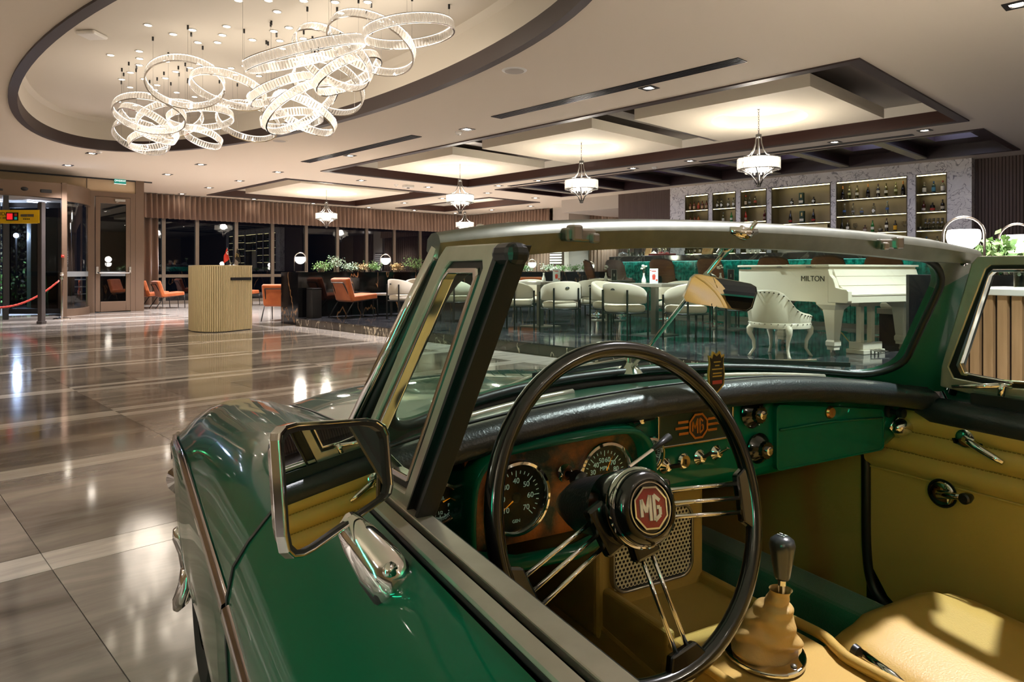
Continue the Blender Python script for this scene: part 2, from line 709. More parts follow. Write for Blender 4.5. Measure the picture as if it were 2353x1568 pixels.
# the dark coffer over the bar: seven deep cells between cross beams
hx0, hx1, hy0, hy1 = holes[1]
g = G()
g.grid([rect(*holes[1], CZ + 0.01, -0.01), rect(*holes[1], CZ - 0.02, -0.01), rect(*holes[1], CZ - 0.02, 0.1), rect(*holes[1], CZ + 0.3, 0.1)], closed=True)
g.build('dark_coffer_trim', m_walnut, ceiling)
step = (hy1 - hy0) / 7.6
m_skyl = glow('frosted_light', 'c9d4ff', 2.0)
for k in range(8):
    a, b = hy0 + 0.1 + k * step, min(hy0 + 0.1 + (k + 1) * step, hy1 - 0.1)
    if k:
        g = G()
        g.span((hx0 + 0.1, a - 0.1, CZ - 0.01), (hx1 - 0.1, a + 0.1, CZ + 0.02))
        g.build('beam_underside', m_beam, ceiling)
        g = G()
        g.span((hx0 + 0.1, a - 0.1, CZ + 0.02), (hx1 - 0.1, a + 0.1, CZ + 0.34))
        g.build('cross_beam', m_walnut, ceiling)
    g = G()
    r1 = rect(hx0 + 0.1, hx1 - 0.1, a, b, CZ + 0.22)
    r2 = rect(hx0 + 0.75, hx1 - 0.75, a + 0.42, b - 0.42, CZ + 0.22)
    r3 = rect(hx0 + 0.75, hx1 - 0.75, a + 0.42, b - 0.42, CZ + 0.46)
    g.grid([r1, r2, r3], closed=True)
    g.build('coffer_cell', m_walnut, ceiling)
    g = G()
    g.add(r3, [(0, 1, 2, 3)])
    g.build('light_panel', m_skyl, ceiling)

# ---------------------------------------------------------------- walls
def wall(name, a, b, m):
    g = G()
    g.span(a, b)
    return struct(g.build(name, m))


wall('wall_back', (-7.2, -7.2, -0.1), (21, -7, CZ), m_wallb)
wall('wall_left', (-7.2, -7, -0.1), (-7, 20.2, CZ), m_wallb)
# entrance wall with its revolving door and escape door
w = wall('wall_entrance', (-7, 20.0, -0.1), (0.95, 20.15, CZ), m_wallb)
g = G()
g.span((0.95, 20.0, 3.08), (4.4, 20.15, CZ))
g.span((4.4, 20.0, 3.08), (5.5, 20.15, CZ))
g.build('header', m_wallb, w)
g = G()
g.span((4.385, 19.985, 3.08), (4.395, 20.0, CZ))
g.build('joint', m_darkplastic, w)
g = G()
g.span((-7, 19.96, CZ - 0.035), (5.9, 19.99, CZ - 0.001))
g.build('shadow_gap', m_darkplastic, w)
g = G()
g.span((5.5, 19.95, 0), (5.7, 20.2, CZ))
g.span((5.55, 20.2, 0), (5.7, 23.6, CZ))
g.build('end_post', m_brown, w)

d1 = struct(G().span((4.4, 19.96, 0.0), (4.56, 20.12, 3.08)).span((5.38, 19.96, 0.0), (5.5, 20.12, 3.08))
            .span((4.56, 19.96, 2.95), (5.38, 20.12, 3.08)).build('door_1', m_brown))
g = G()
g.span((4.57, 19.94, 0.02), (4.68, 20.0, 2.94)).span((5.27, 19.94, 0.02), (5.37, 20.0, 2.94))
g.span((4.68, 19.94, 2.78), (5.27, 20.0, 2.94)).span((4.68, 19.94, 0.02), (5.27, 20.0, 0.27))
g.build('door_leaf', m_brown, d1, bevel=0.006)
g = G()
g.span((4.68, 19.965, 0.27), (5.27, 19.975, 2.78))
g.build('door_pane', m_glass, d1)
g = G()
g.span((4.69, 19.958, 0.92), (5.26, 19.963, 1.04))
g.build('frosted_band', mat('frosting', '75787a', 0.6), d1)
g = G()
g.tube([(4.6, 19.93, 1.02), (4.64, 19.86, 1.0), (5.32, 19.86, 1.0), (5.36, 19.93, 1.06)], 0.02, 8)
g.span((4.575, 19.9, 0.98), (4.63, 19.94, 1.16)).span((5.33, 19.9, 1.0), (5.38, 19.94, 1.16))
g.build('panic_bar', m_steel, d1, smooth=40)
g = G()
g.span((5.0, 19.88, 2.84), (5.24, 19.94, 2.9))
g.bar((5.1, 19.9, 2.84), (5.02, 19.86, 2.81), 0.02, 0.02)
g.build('door_closer', m_steel, d1, bevel=0.005)

# revolving door: drum, fascia, posts, wings
DC = Vector((2.7, 20.1, 0))
DR = 1.72


def arcp(a0, a1, r, z, n=18):
    return [(DC.x + r * math.cos(R(a0 + (a1 - a0) * k / n)), DC.y + r * math.sin(R(a0 + (a1 - a0) * k / n)), z) for k in range(n + 1)]


g = G()
for a0, a1 in ((-57, -3), (-177, -123)):
    g.grid([arcp(a0, a1, DR + 0.03, 2.66), arcp(a0, a1, DR + 0.03, 3.06), arcp(a0, a1, DR - 0.08, 3.06), arcp(a0, a1, DR - 0.08, 2.66), arcp(a0, a1, DR + 0.03, 2.66)])
    g.grid([arcp(a0, a1, DR + 0.02, 0.0), arcp(a0, a1, DR + 0.02, 0.17), arcp(a0, a1, DR - 0.06, 0.17), arcp(a0, a1, DR - 0.06, 0.0)])
d2 = struct(g.build('door_2', m_brown, None, smooth=35))
g = G()
for a0, a1 in ((-57, -3), (-177, -123)):
    g.grid([arcp(a0, a1, DR - 0.02, 0.17), arcp(a0, a1, DR - 0.02, 2.66)])
g.build('curved_pane', m_glass, d2, smooth=True)
g = G()
for a0, a1 in ((-57, -3), (-177, -123)):
    g.grid([arcp(a0, a1, DR - 0.015, 0.92), arcp(a0, a1, DR - 0.015, 1.04)])
g.build('frosted_band', MATS['frosting'], d2)
pl = arcp(-123, -57, DR, 0)
for q in (pl[0], pl[-1]):
    G().span((q[0] - 0.055, q[1] - 0.055, 0), (q[0] + 0.055, q[1] + 0.055, 3.08)).build('door_post', m_brown, d2, bevel=0.008)
G().span((pl[0][0], pl[0][1] - 0.03, 2.72), (pl[-1][0], pl[0][1] + 0.12, 3.06)).build('fascia', m_brown, d2)
G().span((1.9, 18.62, 2.8), (2.5, 18.66, 2.86)).span((3.17, 18.61, 2.82), (3.4, 18.66, 2.9)).build('motion_sensor', m_darkplastic, d2, bevel=0.02)
g = G()
g.ball((2.88, 18.63, 2.88), 0.055, 14, 8, (1.3, 0.6, 0.8))
g.build('door_camera', m_darkplastic, d2, smooth=True)
g = G()
v = arcp(0, 360, DR - 0.1, 2.7, 36)[:-1]
g.add(v, [tuple(range(len(v)))])
g.build('drum_ceiling', m_column, d2)
m_ledw = glow('led_cool', 'dfe6ff', 9.0)
for a, b in (((1.95, 19.0, 2.66), (2.3, 18.95, 2.66)), ((3.05, 19.35, 2.66), (3.5, 19.55, 2.66)), ((2.2, 19.3, 2.66), (2.65, 19.8, 2.66))):
    G().bar(a, b, 0.03, 0.02).build('led_bar', m_ledw, d2)
for a in (78, 198, 318):
    c, s = math.cos(R(a)), math.sin(R(a))
    e = DC + Vector((c, s, 0)) * 1.6
    s0 = DC + Vector((c, s, 0)) * 0.1
    g = G()
    for z in (0.1, 2.6):
        g.bar((s0.x, s0.y, z), (e.x, e.y, z), 0.05, 0.12)
    for q in (s0, e):
        g.bar((q.x, q.y, 0.05), (q.x, q.y, 2.65), 0.06, 0.06)
    wf = g.build('wing_frame', m_blackm, d2)
    g = G()
    g.bar((s0.x, s0.y, 1.35), (e.x, e.y, 1.35), 0.01, 2.4)
    g.build('wing_pane', m_glass, wf)
g = G()
g.span((3.57, 18.58, 1.36), (3.63, 18.62, 1.42))
g.ball((3.6, 18.56, 1.39), 0.022, 10, 6)
g.build('stop_button', mat('red_button', 'c43b2a', 0.4), d2)

# far windows behind the curtains
WY = 23.5
g = G()
MX = [on_y(px, 600, WY).x for px in (375, 452, 542, 625, 702.5, 774.5, 841.5, 905, 964.5, 1022)]
for x in MX:
    g.span((x - 0.055, WY - 0.06, 0), (x + 0.055, WY + 0.06, 3.4))
g.span((5.7, WY - 0.05, 0.84), (19.2, WY + 0.05, 0.94))
g.span((5.7, WY - 0.07, 0.0), (19.2, WY + 0.05, 0.1))
win = struct(g.build('window_1', m_alu))
xe = [5.7] + MX + [19.2]
for k in range(len(xe) - 1):
    for z0, z1 in ((0.1, 0.84), (0.94, 3.3)):
        G().span((xe[k], WY - 0.006, z0), (xe[k + 1], WY + 0.006, z1)).build('pane', m_glass, win)
wall('wall_right', (20.5, -7, -0.1), (20.7, 24, CZ), m_wallb)
wall('wall_far', (5.5, 23.9, 3.0), (20.7, 24.1, CZ), m_wallb)

# column and fluted panels by the bar
wc = struct(G().span((19.2, 16.95, 0), (20.45, 17.75, CZ)).build('column', m_column))


def fluted(name, x, y0, y1, z0, z1, pitch=0.045, dep=0.018):
    n = int((y1 - y0) / pitch)
    rows = [[], []]
    for k in range(n):
        for t, d in ((0, 0), (0.12, dep), (0.88, dep), (1.0, 0)):
            y = y0 + (k + t) * (y1 - y0) / n
            rows[0].append((x - d, y, z0))
            rows[1].append((x - d, y, z1))
    g = G()
    g.grid(rows)
    g.span((x, y0, z0), (x + 0.1, y1, z1))
    return struct(g.build(name, m_flute))


fluted('wall_fluted', 17.27, 11.18, 13.2, 0.1, CZ)
fluted('wall_fluted_side', 17.27, -5.0, 3.8, 0.1, CZ, 0.06)
g = G()
g.span((17.3, 13.1, 0.0), (17.45, 13.2, CZ)).span((17.3, 13.15, 3.0), (20.5, 15.6, CZ))
struct(g.build('wall_bulkhead', m_column))
g = G()
g.span((19.3, 15.75, 1.85), (19.36, 16.2, 2.3))
for k in range(6):
    g.span((19.27, 15.77, 1.88 + k * 0.07), (19.3, 16.18, 1.91 + k * 0.07))
# ---------------------------------------------------------------- curtains
def drape(name, a, b, z0, z1, label, depth=0.17, pitch=0.16, seed=1):
    """Pleated cloth hanging between plan points a and b."""
    rnd = random.Random(seed)
    a, b = Vector((a[0], a[1], 0)), Vector((b[0], b[1], 0))
    d = b - a
    L = d.length
    d.normalize()
    nrm = Vector((-d.y, d.x, 0))
    n = int(L / pitch)
    rows = [[], [], []]
    for k in range(n * 8 + 1):
        s = L * k / (n * 8)
        ph = 2 * PI * k / 8 + 0.5 * math.sin(k * 0.21 + seed)
        o = depth / 2 * math.sin(ph)
        for r_, z in enumerate((z1, (z0 + z1) / 2, z0)):
            p = a + d * s + nrm * (o * (0.8 + 0.25 * r_) + 0.01 * math.sin(s * 3 + r_))
            rows[r_].append((p.x, p.y, z))
    g = G()
    g.grid(rows)
    o = g.build(name, m_curt, None, smooth=True)
    sol = o.modifiers.new('thick', 'SOLIDIFY')
    sol.thickness = 0.004
    return tag(o, label, 'curtain')


drape('valance_curtain', (5.75, 22.75), (18.95, 22.75), 2.66, 3.40, 'long brown pleated valance along the top of the window wall')
drape('valance_curtain', (19.1, 22.7), (19.1, 17.85), 2.66, 3.40, 'brown pleated valance on the side wall left of the pale column', seed=2)
drape('curtain', (6.0, 22.95), (6.95, 22.95), 0.02, 2.9, 'brown floor length curtain gathered beside the escape door', seed=3)
drape('curtain', (19.3, 22.6), (19.3, 17.85), 0.02, 2.9, 'wide brown curtain below the side wall valance', seed=4)
drape('curtain', (20.3, 16.85), (20.3, 13.3), 0.02, 3.3, 'brown curtain in the recess between column and fluted wall', seed=5)

# ---------------------------------------------------------------- downlights
m_bulb = glow('downlight_bulb', 'fff3e2', 30.0)
m_dlframe = mat('downlight_frame', '2a2725', 0.45)


def downlight(label):
    t = thing('downlight', label, 'downlight', group='square recessed downlights in the main ceiling')
    g = G()
    s, q = 0.1, 0.056
    o = [(-s, -s, 0), (s, -s, 0), (s, s, 0), (-s, s, 0)]
    i = [(-q, -q, 0), (q, -q, 0), (q, q, 0), (-q, q, 0)]
    g.frame(o, i, (0, 0, -0.008))
    g.build('bezel', m_dlframe, t)
    g = G()
    g.lathe([(0.052, 0.0), (0.05, -0.004), (0.0, -0.005)], 16)
    g.build('bulb', m_bulb, t, smooth=True)
    lamp('SPOT', (0, 0, -0.02), DL, 'fbf8ff', size=0.045, spot=R(92), blend=0.7, parent=t)
    return t


DL = 430.0
DLP = [(7.49, 1.33, 'large square downlight at the top right corner above the lamps'),
       (3.58, 15.9, 'square downlight beside the smoke detector under the oval recess end'),
       (3.6, 18.08, 'square downlight nearest the revolving door'),
       (5.7, 15.9, 'square downlight below the lowest crystal rings'),
       (5.7, 18.1, 'square downlight above the escape door'),
       (7.47, 18.09, 'square downlight left of the small coffer over the window seats'),
       (7.47, 20.2, 'square downlight above the first pleats of the long valance'),
       (7.47, 22.4, 'square downlight at the left end of the long valance'),
       (7.47, 15.84, 'square downlight between the oval recess and the small coffer'),
       (7.47, 12.56, 'square downlight beside the shorter ceiling vent'),
       (7.48, 5.23, 'square downlight below the long ceiling vent'),
       (7.48, 8.86, 'square downlight beside the round smoke detector at the vent end'),
       (9.73, 15.8, 'square downlight below the far corner of the long coffer'),
       (11.87, 15.75, 'square downlight in the band between both coffers, left of third pendant'),
       (14.07, 15.7, 'square downlight right of the third pendant, at the band corner'),
       (14.06, 17.9, 'square downlight left of the smallest far coffer'),
       (14.06, 20.03, 'square downlight between the fourth pendant and the far coffer'),
       (14.07, 22.33, 'square downlight over the valance right of the fourth pendant'),
       (11.86, 22.4, 'square downlight over the valance left of the fourth pendant'),
       (9.73, 22.4, 'square downlight over the valance behind the small coffer'),
       (16.04, 22.19, 'square downlight over the valance near the room corner'),
       (18.05, 22.13, 'square downlight in the far corner of the room'),
       (18.09, 19.95, 'square downlight right of the far hanging pendant'),
       (18.09, 17.83, 'square downlight in front of the pale column'),
       (16.15, 15.7, 'square downlight between far coffer and dark coffer tip'),
       (19.68, 15.61, 'square downlight above the recess curtain beside the column'),
       (13.09, 14.15, 'square downlight at the narrow tip of the dark coffer'),
       (13.09, 12.62, 'square downlight left of the second pendant in the band by the dark coffer'),
       (13.09, 9.59, 'square downlight right of the second pendant beside the thin vent'),
       (13.09, 8.09, 'square downlight left of the first pendant beside the dark coffer'),
       (13.09, 5.07, 'square downlight right of the first pendant beside the dark coffer'),
       (13.09, 3.6, 'square downlight near the right corner of the long coffer'),
       (7.47, 3.0, 'square downlight past the near end of the long vent'),
       (7.48, 6.9, 'square downlight between both long vents'), (-2.2, 3.0, None), (-1.5, 8.0, None), (-0.8, 13.0, None), (1.0, -3.0, None), (4.0, -3.0, None), (7.0, -3.0, None),
       (2.6, 0.2, None), (4.8, 0.8, None), (-3.0, 0.0, None), (-3.0, 6.0, None), (10.5, 0.0, None), (13.0, 0.0, None)]
DLP = [p for p in DLP if p[:2] not in ((7.47, 3.0), (7.48, 6.9))]
d0 = None
nb = 0
for x, y, lb in DLP:
    if not lb:
        lb = f'{ORD[nb]} square downlight of those outside the frame, counted from the far left'
        nb += 1
    if d0 is None:
        d0 = downlight(lb)
        d0.location = (x, y, CZ)
        narrow = [q for q in d0.children if q.type == 'LIGHT'][0].data.copy()
        narrow.spot_size = R(52)
        narrow.energy = 420
    else:
        dn = again(d0, (x, y, CZ), 0, lb)
        if y > 22:      # tight beams beside the valance
            for q in dn.children:
                if q.type == 'LIGHT':
                    q.data = narrow

# ---------------------------------------------------------------- ceiling vents, detectors, speakers
m_vent = mat('vent_metal', '1d1c1f', 0.35, metal=0.5)
m_ventblade = mat('vent_blade', '55555c', 0.35, metal=0.7)


def vent(x0, x1, y0, y1, label, n=5):
    t = thing('ceiling_vent', label, 'vent', ((x0 + x1) / 2, (y0 + y1) / 2, CZ))
    w, l = x1 - x0, y1 - y0
    g = G()
    o = rect(-w / 2, w / 2, -l / 2, l / 2, 0)
    g.frame(o, rect(-w / 2, w / 2, -l / 2, l / 2, 0, 0.012), (0, 0, -0.01))
    g.build('vent_frame', m_vent, t)
    G().span((-w / 2, -l / 2, -0.003), (w / 2, l / 2, 0)).build('backing', mat('vent_dark', '08080a', 0.7) if 'vent_dark' not in MATS else MATS['vent_dark'], t)
    for k in range(1, n):
        G().span((-w / 2 + w * k / n - 0.006, -l / 2 + 0.01, -0.012), (-w / 2 + w * k / n + 0.006, l / 2 - 0.01, -0.003)).build('blade', m_ventblade, t)


vent(7.12, 7.33, 3.80, 7.87, 'long black linear vent between the oval recess and the long coffer')
vent(7.10, 7.32, 9.90, 13.97, 'shorter looking black linear vent farther along, above the planter', 4)
vent(13.28, 13.42, 3.85, 8.0, 'thin dark vent beside the dark coffer, behind the first pendant', 3)
vent(13.28, 13.42, 9.8, 14.0, 'thin dark vent beside the dark coffer, behind the second pendant', 3)


def disc_thing(name, label, cat, x, y, z, prof, m, part='housing', grille=None):
    t = thing(name, label, cat, (x, y, z))
    G().lathe(prof, 24).build(part, m, t, smooth=40)
    if grille:
        G().lathe(grille[0], 24).build(grille[1], grille[2], t, smooth=40)
    return t


spk = [(0.0, -0.012), (0.13, -0.01), (0.15, 0.0)]
p = on_z(1182, 162, CZ)
disc_thing('ceiling_speaker', 'round white ceiling speaker left of the long vent', 'speaker', p.x, p.y, CZ, spk, m_whiteplastic, 'rim', ([(0.0, -0.014), (0.115, -0.013)], 'speaker_mesh', m_column))
p = on_z(642, 323, CZ)
disc_thing('ceiling_speaker', 'round ceiling speaker under the lowest crystal rings', 'speaker', p.x, p.y, CZ, spk, m_ceil, 'rim', ([(0.0, -0.014), (0.115, -0.013)], 'speaker_mesh', m_column))
det = [(0.0, -0.05), (0.03, -0.05), (0.045, -0.03), (0.06, -0.02), (0.06, 0.0)]
for px, py, lb in ((1054, 303, 'white smoke detector beside the downlight at the vent end'), (228, 347, 'white smoke detector under the oval recess rim'),
                   (910, 424, 'white smoke detector between long and small coffer'), (1504, 384, 'white smoke detector in front of the dark coffer'), (653, 390, None)):
    if lb:
        p = on_z(px, py, CZ)
        disc_thing('smoke_detector', lb, 'smoke detector', p.x, p.y, CZ, det, m_whiteplastic, 'housing', ([(0.0, -0.056), (0.018, -0.055), (0.02, -0.05)], 'sensor_cap', m_column))
p = on_z(938, 426, CZ)
t = thing('ceiling_projector', 'small white ceiling fixture behind the third pendant', 'sensor', (p.x, p.y, CZ))
G().span((-0.14, -0.1, -0.07), (0.14, 0.1, 0)).build('housing', m_whiteplastic, t, bevel=0.02)
G().lathe([(0.0, -0.09), (0.04, -0.085), (0.045, -0.07)], 16).build('lens', m_darkplastic, t, smooth=40)
t = thing('wireless_access_point', 'white rounded access point on the oval recess ceiling', 'access point', tuple(on_z(211, 76, CZ + 0.58)), R(40))
G().span((-0.13, -0.13, -0.05), (0.13, 0.13, 0.0)).build('housing', m_whiteplastic, t, bevel=0.03, segs=3)
G().span((-0.1, -0.1, 0.0), (0.1, 0.1, 0.002)).build('mount', m_darkplastic, t)

# exit sign
t = thing('exit_sign', 'green emergency exit sign above the escape door', 'sign', tuple(on_y(276, 416, 19.93)))
G().span((-0.135, -0.012, -0.075), (0.135, 0.012, 0.075)).build('panel', mat('sign_green', '0b7a6e', 0.4, emit='0b8a7a', es=0.25), t)
m_signw = mat('sign_white', 'ffffff', 0.5, emit='ffffff', es=0.5)
lettering('ÇIKIŞ/EXIT', 0.055, 0.002, m_signw, t, Matrix.Translation((0, -0.014, 0)) @ Matrix.Rotation(PI / 2, 4, 'X'))
G().span((-0.14, -0.015, 0.075), (0.14, 0.015, 0.083)).span((-0.14, -0.015, -0.083), (0.14, 0.015, -0.075)).build('sign_border', m_signw, t)

# ---------------------------------------------------------------- ring chandelier in the oval recess
m_led = glow('led_warm', 'fff6e8', 2.0)
m_crys = bpy.data.materials.new('crystal')
m_crys.use_nodes = True
nt = m_crys.node_tree
nt.nodes.remove(nt.nodes['Principled BSDF'])
_t = nt.nodes.new('ShaderNodeBsdfTransparent')
_t.inputs[0].default_value = lin('f2f2f2')
_g = nt.nodes.new('ShaderNodeBsdfGlossy')
_g.inputs['Roughness'].default_value = 0.08
_d = nt.nodes.new('ShaderNodeBsdfTranslucent')
_d.inputs[0].default_value = lin('fffaf2')
_m1 = nt.nodes.new('ShaderNodeMixShader')
_m2 = nt.nodes.new('ShaderNodeMixShader')
_m1.inputs[0].default_value = 0.42
_m2.inputs[0].default_value = 0.36
nt.links.new(_t.outputs[0], _m1.inputs[1])
nt.links.new(_g.outputs[0], _m1.inputs[2])
nt.links.new(_m1.outputs[0], _m2.inputs[1])
nt.links.new(_d.outputs[0], _m2.inputs[2])
nt.links.new(_m2.outputs[0], nt.nodes['Material Output'].inputs[0])

m_crys2 = m_crys.copy()
m_crys2.name = 'pendant_crystal'
for _n in m_crys2.node_tree.nodes:
    if _n.type == 'MIX_SHADER' and abs(_n.inputs[0].default_value - .36) < .01:
        _n.inputs[0].default_value = 0.10

RINGS = [  # image centre, half long axis, half short axis, slope of the long axis, true radius
    (426, 190, 83, 53, 10, .45), (525, 206, 82, 33, 20, .45), (344, 262, 75, 38, 14, .45), (461, 271, 70, 23, -2, .45),
    (326, 315, 60, 30, 25, .40), (352, 318, 52, 19, -14, .34), (342, 286, 66, 22, 38, .42), (391, 274, 70, 36, -12, .45),
    (468, 316, 40, 15, 25, .27), (570, 279, 68, 38, 18, .45), (701, 124, 137, 15, -13, .62), (854, 101, 101, 56, 24, .48),
    (940, 73, 103, 28, -6, .48), (765, 134, 95, 50, 36, .48), (798, 168, 82, 27, -26, .42), (755, 199, 82, 52, 30, .45),
    (648, 206, 78, 17, -21, .42), (690, 246, 92, 34, -32, .50), (698, 262, 76, 28, 30, .42), (671, 275, 68, 17, -6, .40)]
chand = thing('ring_chandelier', 'large chandelier of interlocking crystal rings hanging in the oval recess', 'chandelier', (OX, OY, CZ + 0.58))
CI = Matrix.Translation(chand.location).inverted()
rr = random.Random(5)
for px, py, a, b, th, rad in RINGS:
    dist = rad * 1594.6 / a
    v = sight(px, py)
    c = Vector((0, 0, EYE)) + v * dist
    vt = -v.normalized()
    right = RT
    upv = right.cross(v.normalized()).normalized()
    t_ = R(th)
    minor = right * math.sin(t_) + upv * math.cos(t_)
    minor = (minor - vt * minor.dot(vt)).normalized()
    q = min(0.98, b / a)
    n = (minor * math.sqrt(1 - q * q) - vt * q).normalized()
    x = n.cross(Vector((0, 0, 1)) if abs(n.z) < 0.95 else Vector((1, 0, 0))).normalized()
    y = n.cross(x)
    c = CI @ c
    h = 0.052
    P = lambda k, N, r, z: c + (x * math.cos(2 * PI * k / N) + y * math.sin(2 * PI * k / N)) * r + n * z
    g = G()
    N = 48
    for z in (-h, h):
        g.grid([[P(k, N, rad + s * 0.008, z + t2 * 0.004) for k in range(N)] for s, t2 in ((-1, -1), (1, -1), (1, 1), (-1, 1), (-1, -1))], closed=True)
    ring = g.build('ring', m_chrome, chand)
    g = G()
    for z in (-h + 0.006, h - 0.006):
        g.grid([[P(k, N, rad + s * 0.004, z) for k in range(N)] for s in (-1, 1)], closed=True)
    g.build('light_strip', m_led, ring)
    g = G()
    M_ = int(rad * 175)
    for k in range(M_):
        a0 = k + 0.12
        a1 = k + 0.88
        vs = []
        for z in (-h + 0.007, h - 0.007):
            vs += [P(a0, M_, rad - 0.004, z), P(a1, M_, rad - 0.004, z), P((a0 + a1) / 2 + .18, M_, rad + 0.011, z), P((a0 + a1) / 2 - .18, M_, rad + 0.011, z)]
        g.add(vs, [(0, 1, 5, 4), (1, 2, 6, 5), (2, 3, 7, 6), (3, 0, 4, 7)])
    stuff(g.build('crystal', m_crys, ring))
    # suspension wires
    for k in range(3):
        top = P(k * 16 + rr.randint(0, 10), N, rad, h)
        z1 = 0.0
        g = G()
        g.tube([top, (top.x, top.y, z1)], 0.0016, 4)
        g.build('suspension_wire', m_steel, chand)
        g = G()
        g.tube([(top.x, top.y, z1), (top.x, top.y, z1 - 0.05)], 0.012, 8)
        g.build('wire_gripper', m_darkplastic, chand)
    lamp('POINT', c - n * 0.1, 3.5, 'fff0de', size=0.3, parent=chand)

SP = [(340, 57), (442, 68), (521, 60), (398, 78), (455, 97), (500, 97), (511, 80), (254, 126), (320, 117), (321, 134), (320, 149), (300, 166), (382, 140),
      (437, 155), (404, 164), (280, 182), (331, 181), (380, 179), (299, 200), (361, 195), (356, 206), (406, 212), (447, 222), (531, 156), (541, 171),
      (562, 151), (580, 91), (629, 71), (643, 93), (664, 63), (637, 26), (548, 0), (617, 0), (698, 1), (770, 4), (845, 4), (783, 29), (697, 88), (650, 111),
      (618, 162), (595, 174), (667, 171), (682, 141), (750, 57), (876, 48), (272, 233), (310, 242), (345, 216), (486, 233)]
s0 = None
TENS = ['', '', 'twenty', 'thirty', 'forty']
ORD2 = ORD + ['seventeenth', 'eighteenth', 'nineteenth']


def nth(k):
    if k < 19:
        return ORD2[k]
    t_, u_ = divmod(k + 1, 10)
    return (TENS[t_][:-1] + 'ieth') if u_ == 0 else TENS[t_] + '-' + ORD2[u_ - 1]


SP.sort()
for k, (px, py) in enumerate(SP):
    p = on_z(px, py, CZ + 0.58)
    lb = f'round recessed spotlight above the crystal rings, {nth(k)} from the left'
    if s0 is None:
        s0 = thing('round_spotlight', lb, 'spotlight', p, group='round spotlights above the crystal rings')
        G().lathe([(0.05, 0.0), (0.055, -0.006), (0.04, -0.008)], 16).build('bezel', m_whiteplastic, s0, smooth=True)
        G().lathe([(0.04, -0.006), (0.0, -0.009)], 16).build('bulb', glow('spot_bulb', 'fff0d8', 12.0), s0, smooth=True)
        lamp('SPOT', (0, 0, -0.02), 5, 'fff0dc', size=0.04, spot=R(120), blend=0.8, parent=s0)
    else:
        again(s0, p, 0, lb)

# ---------------------------------------------------------------- crystal pendants
m_iron = mat('gunmetal', '6a6866', 0.3, metal=0.85)


def pendant(label):
    t = thing('crystal_pendant', label, 'chandelier', group='crystal basket pendants under the coffers')
    # origin at the canopy on the ceiling panel, crystal drum 0.95 below
    G().lathe([(0.0, -0.06), (0.02, -0.05), (0.06, -0.01), (0.065, 0.0)], 20).build('canopy', m_iron, t, smooth=40)
    g = G()
    for k in range(11):
        z = -0.06 - k * 0.036
        ax = (1, 0) if k % 2 else (0, 1)
        g.tube([(ax[0] * 0.011 * math.cos(2 * PI * j / 8), ax[1] * 0.011 * math.cos(2 * PI * j / 8), z - 0.02 + 0.024 * math.sin(2 * PI * j / 8)) for j in range(8)], 0.003, 5, closed=True)
    stuff(g.build('chain', m_iron, t, smooth=True))
    G().lathe([(0.0, -0.44), (0.045, -0.445), (0.045, -0.49), (0.03, -0.5), (0.0, -0.5)], 14).build('top_hub', m_iron, t, smooth=40)
    G().lathe([(0.0, -1.21), (0.035, -1.21), (0.035, -1.27), (0.0, -1.28)], 12).build('bottom_hub', m_iron, t, smooth=40)
    G().tube([(0, 0, -0.48), (0, 0, -1.22)], 0.008, 6).build('centre_rod', m_iron, t)
    for k in range(6):
        a = R(60 * k + 20)
        c, s = math.cos(a), math.sin(a)
        up_ = [(0.04, -0.47), (0.05, -0.58), (0.085, -0.68), (0.15, -0.77), (0.255, -0.805), (0.315, -0.822)]
        lo = [(0.315, -1.0), (0.24, -1.025), (0.13, -1.08), (0.07, -1.15), (0.03, -1.24)]
        G().tube([(r_ * c, r_ * s, z) for r_, z in up_], 0.0085, 6).build('upper_arm', m_iron, t, smooth=True)
        G().tube([(r_ * c, r_ * s, z) for r_, z in lo], 0.0085, 6).build('lower_arm', m_iron, t, smooth=True)
    for z in (-0.822, -1.0):
        G().tube([(0.318 * math.cos(2 * PI * k / 40), 0.318 * math.sin(2 * PI * k / 40), z) for k in range(40)], 0.008, 6, closed=True).build('hoop', m_iron, t, smooth=True)
    g = G()
    for k in range(56):
        a = 2 * PI * k / 56
        T = Matrix.Rotation(a, 4, 'Z') @ Matrix.Translation((0.322, 0, -0.912))
        g.box((0, 0, 0), (0.01, 0.029, 0.19), 0, T)
    for k in range(24):
        a = 2 * PI * k / 24
        T = Matrix.Rotation(a, 4, 'Z') @ Matrix.Translation((0.2, 0, -1.02))
        g.box((0, 0, 0), (0.01, 0.03, 0.08), 0, T)
    stuff(g.build('crystal', m_crys2, t))
    for k in range(5):
        a = 2 * PI * k / 5
        G().ball((0.13 * math.cos(a), 0.13 * math.sin(a), -0.9), 0.022, 10, 8, (1, 1, 1.7)).build('bulb', glow('pendant_bulb', 'fff6ea', 25) if k == 0 and 'pb' not in MATS else MATS['pb'], t, smooth=True) if k else MATS.setdefault('pb', glow('pendant_bulb', 'fff6ea', 25)) and G().ball((0.13, 0, -0.9), 0.022, 10, 8, (1, 1, 1.7)).build('bulb', MATS['pb'], t, smooth=True)
        G().tube([(0.13 * math.cos(a), 0.13 * math.sin(a), -0.94), (0.13 * math.cos(a), 0.13 * math.sin(a), -1.0)], 0.012, 6).build('candle_holder', m_iron, t)
    lamp('POINT', (0, 0, -0.86), PEN, 'fff3e2', size=0.12, parent=t)
    return t


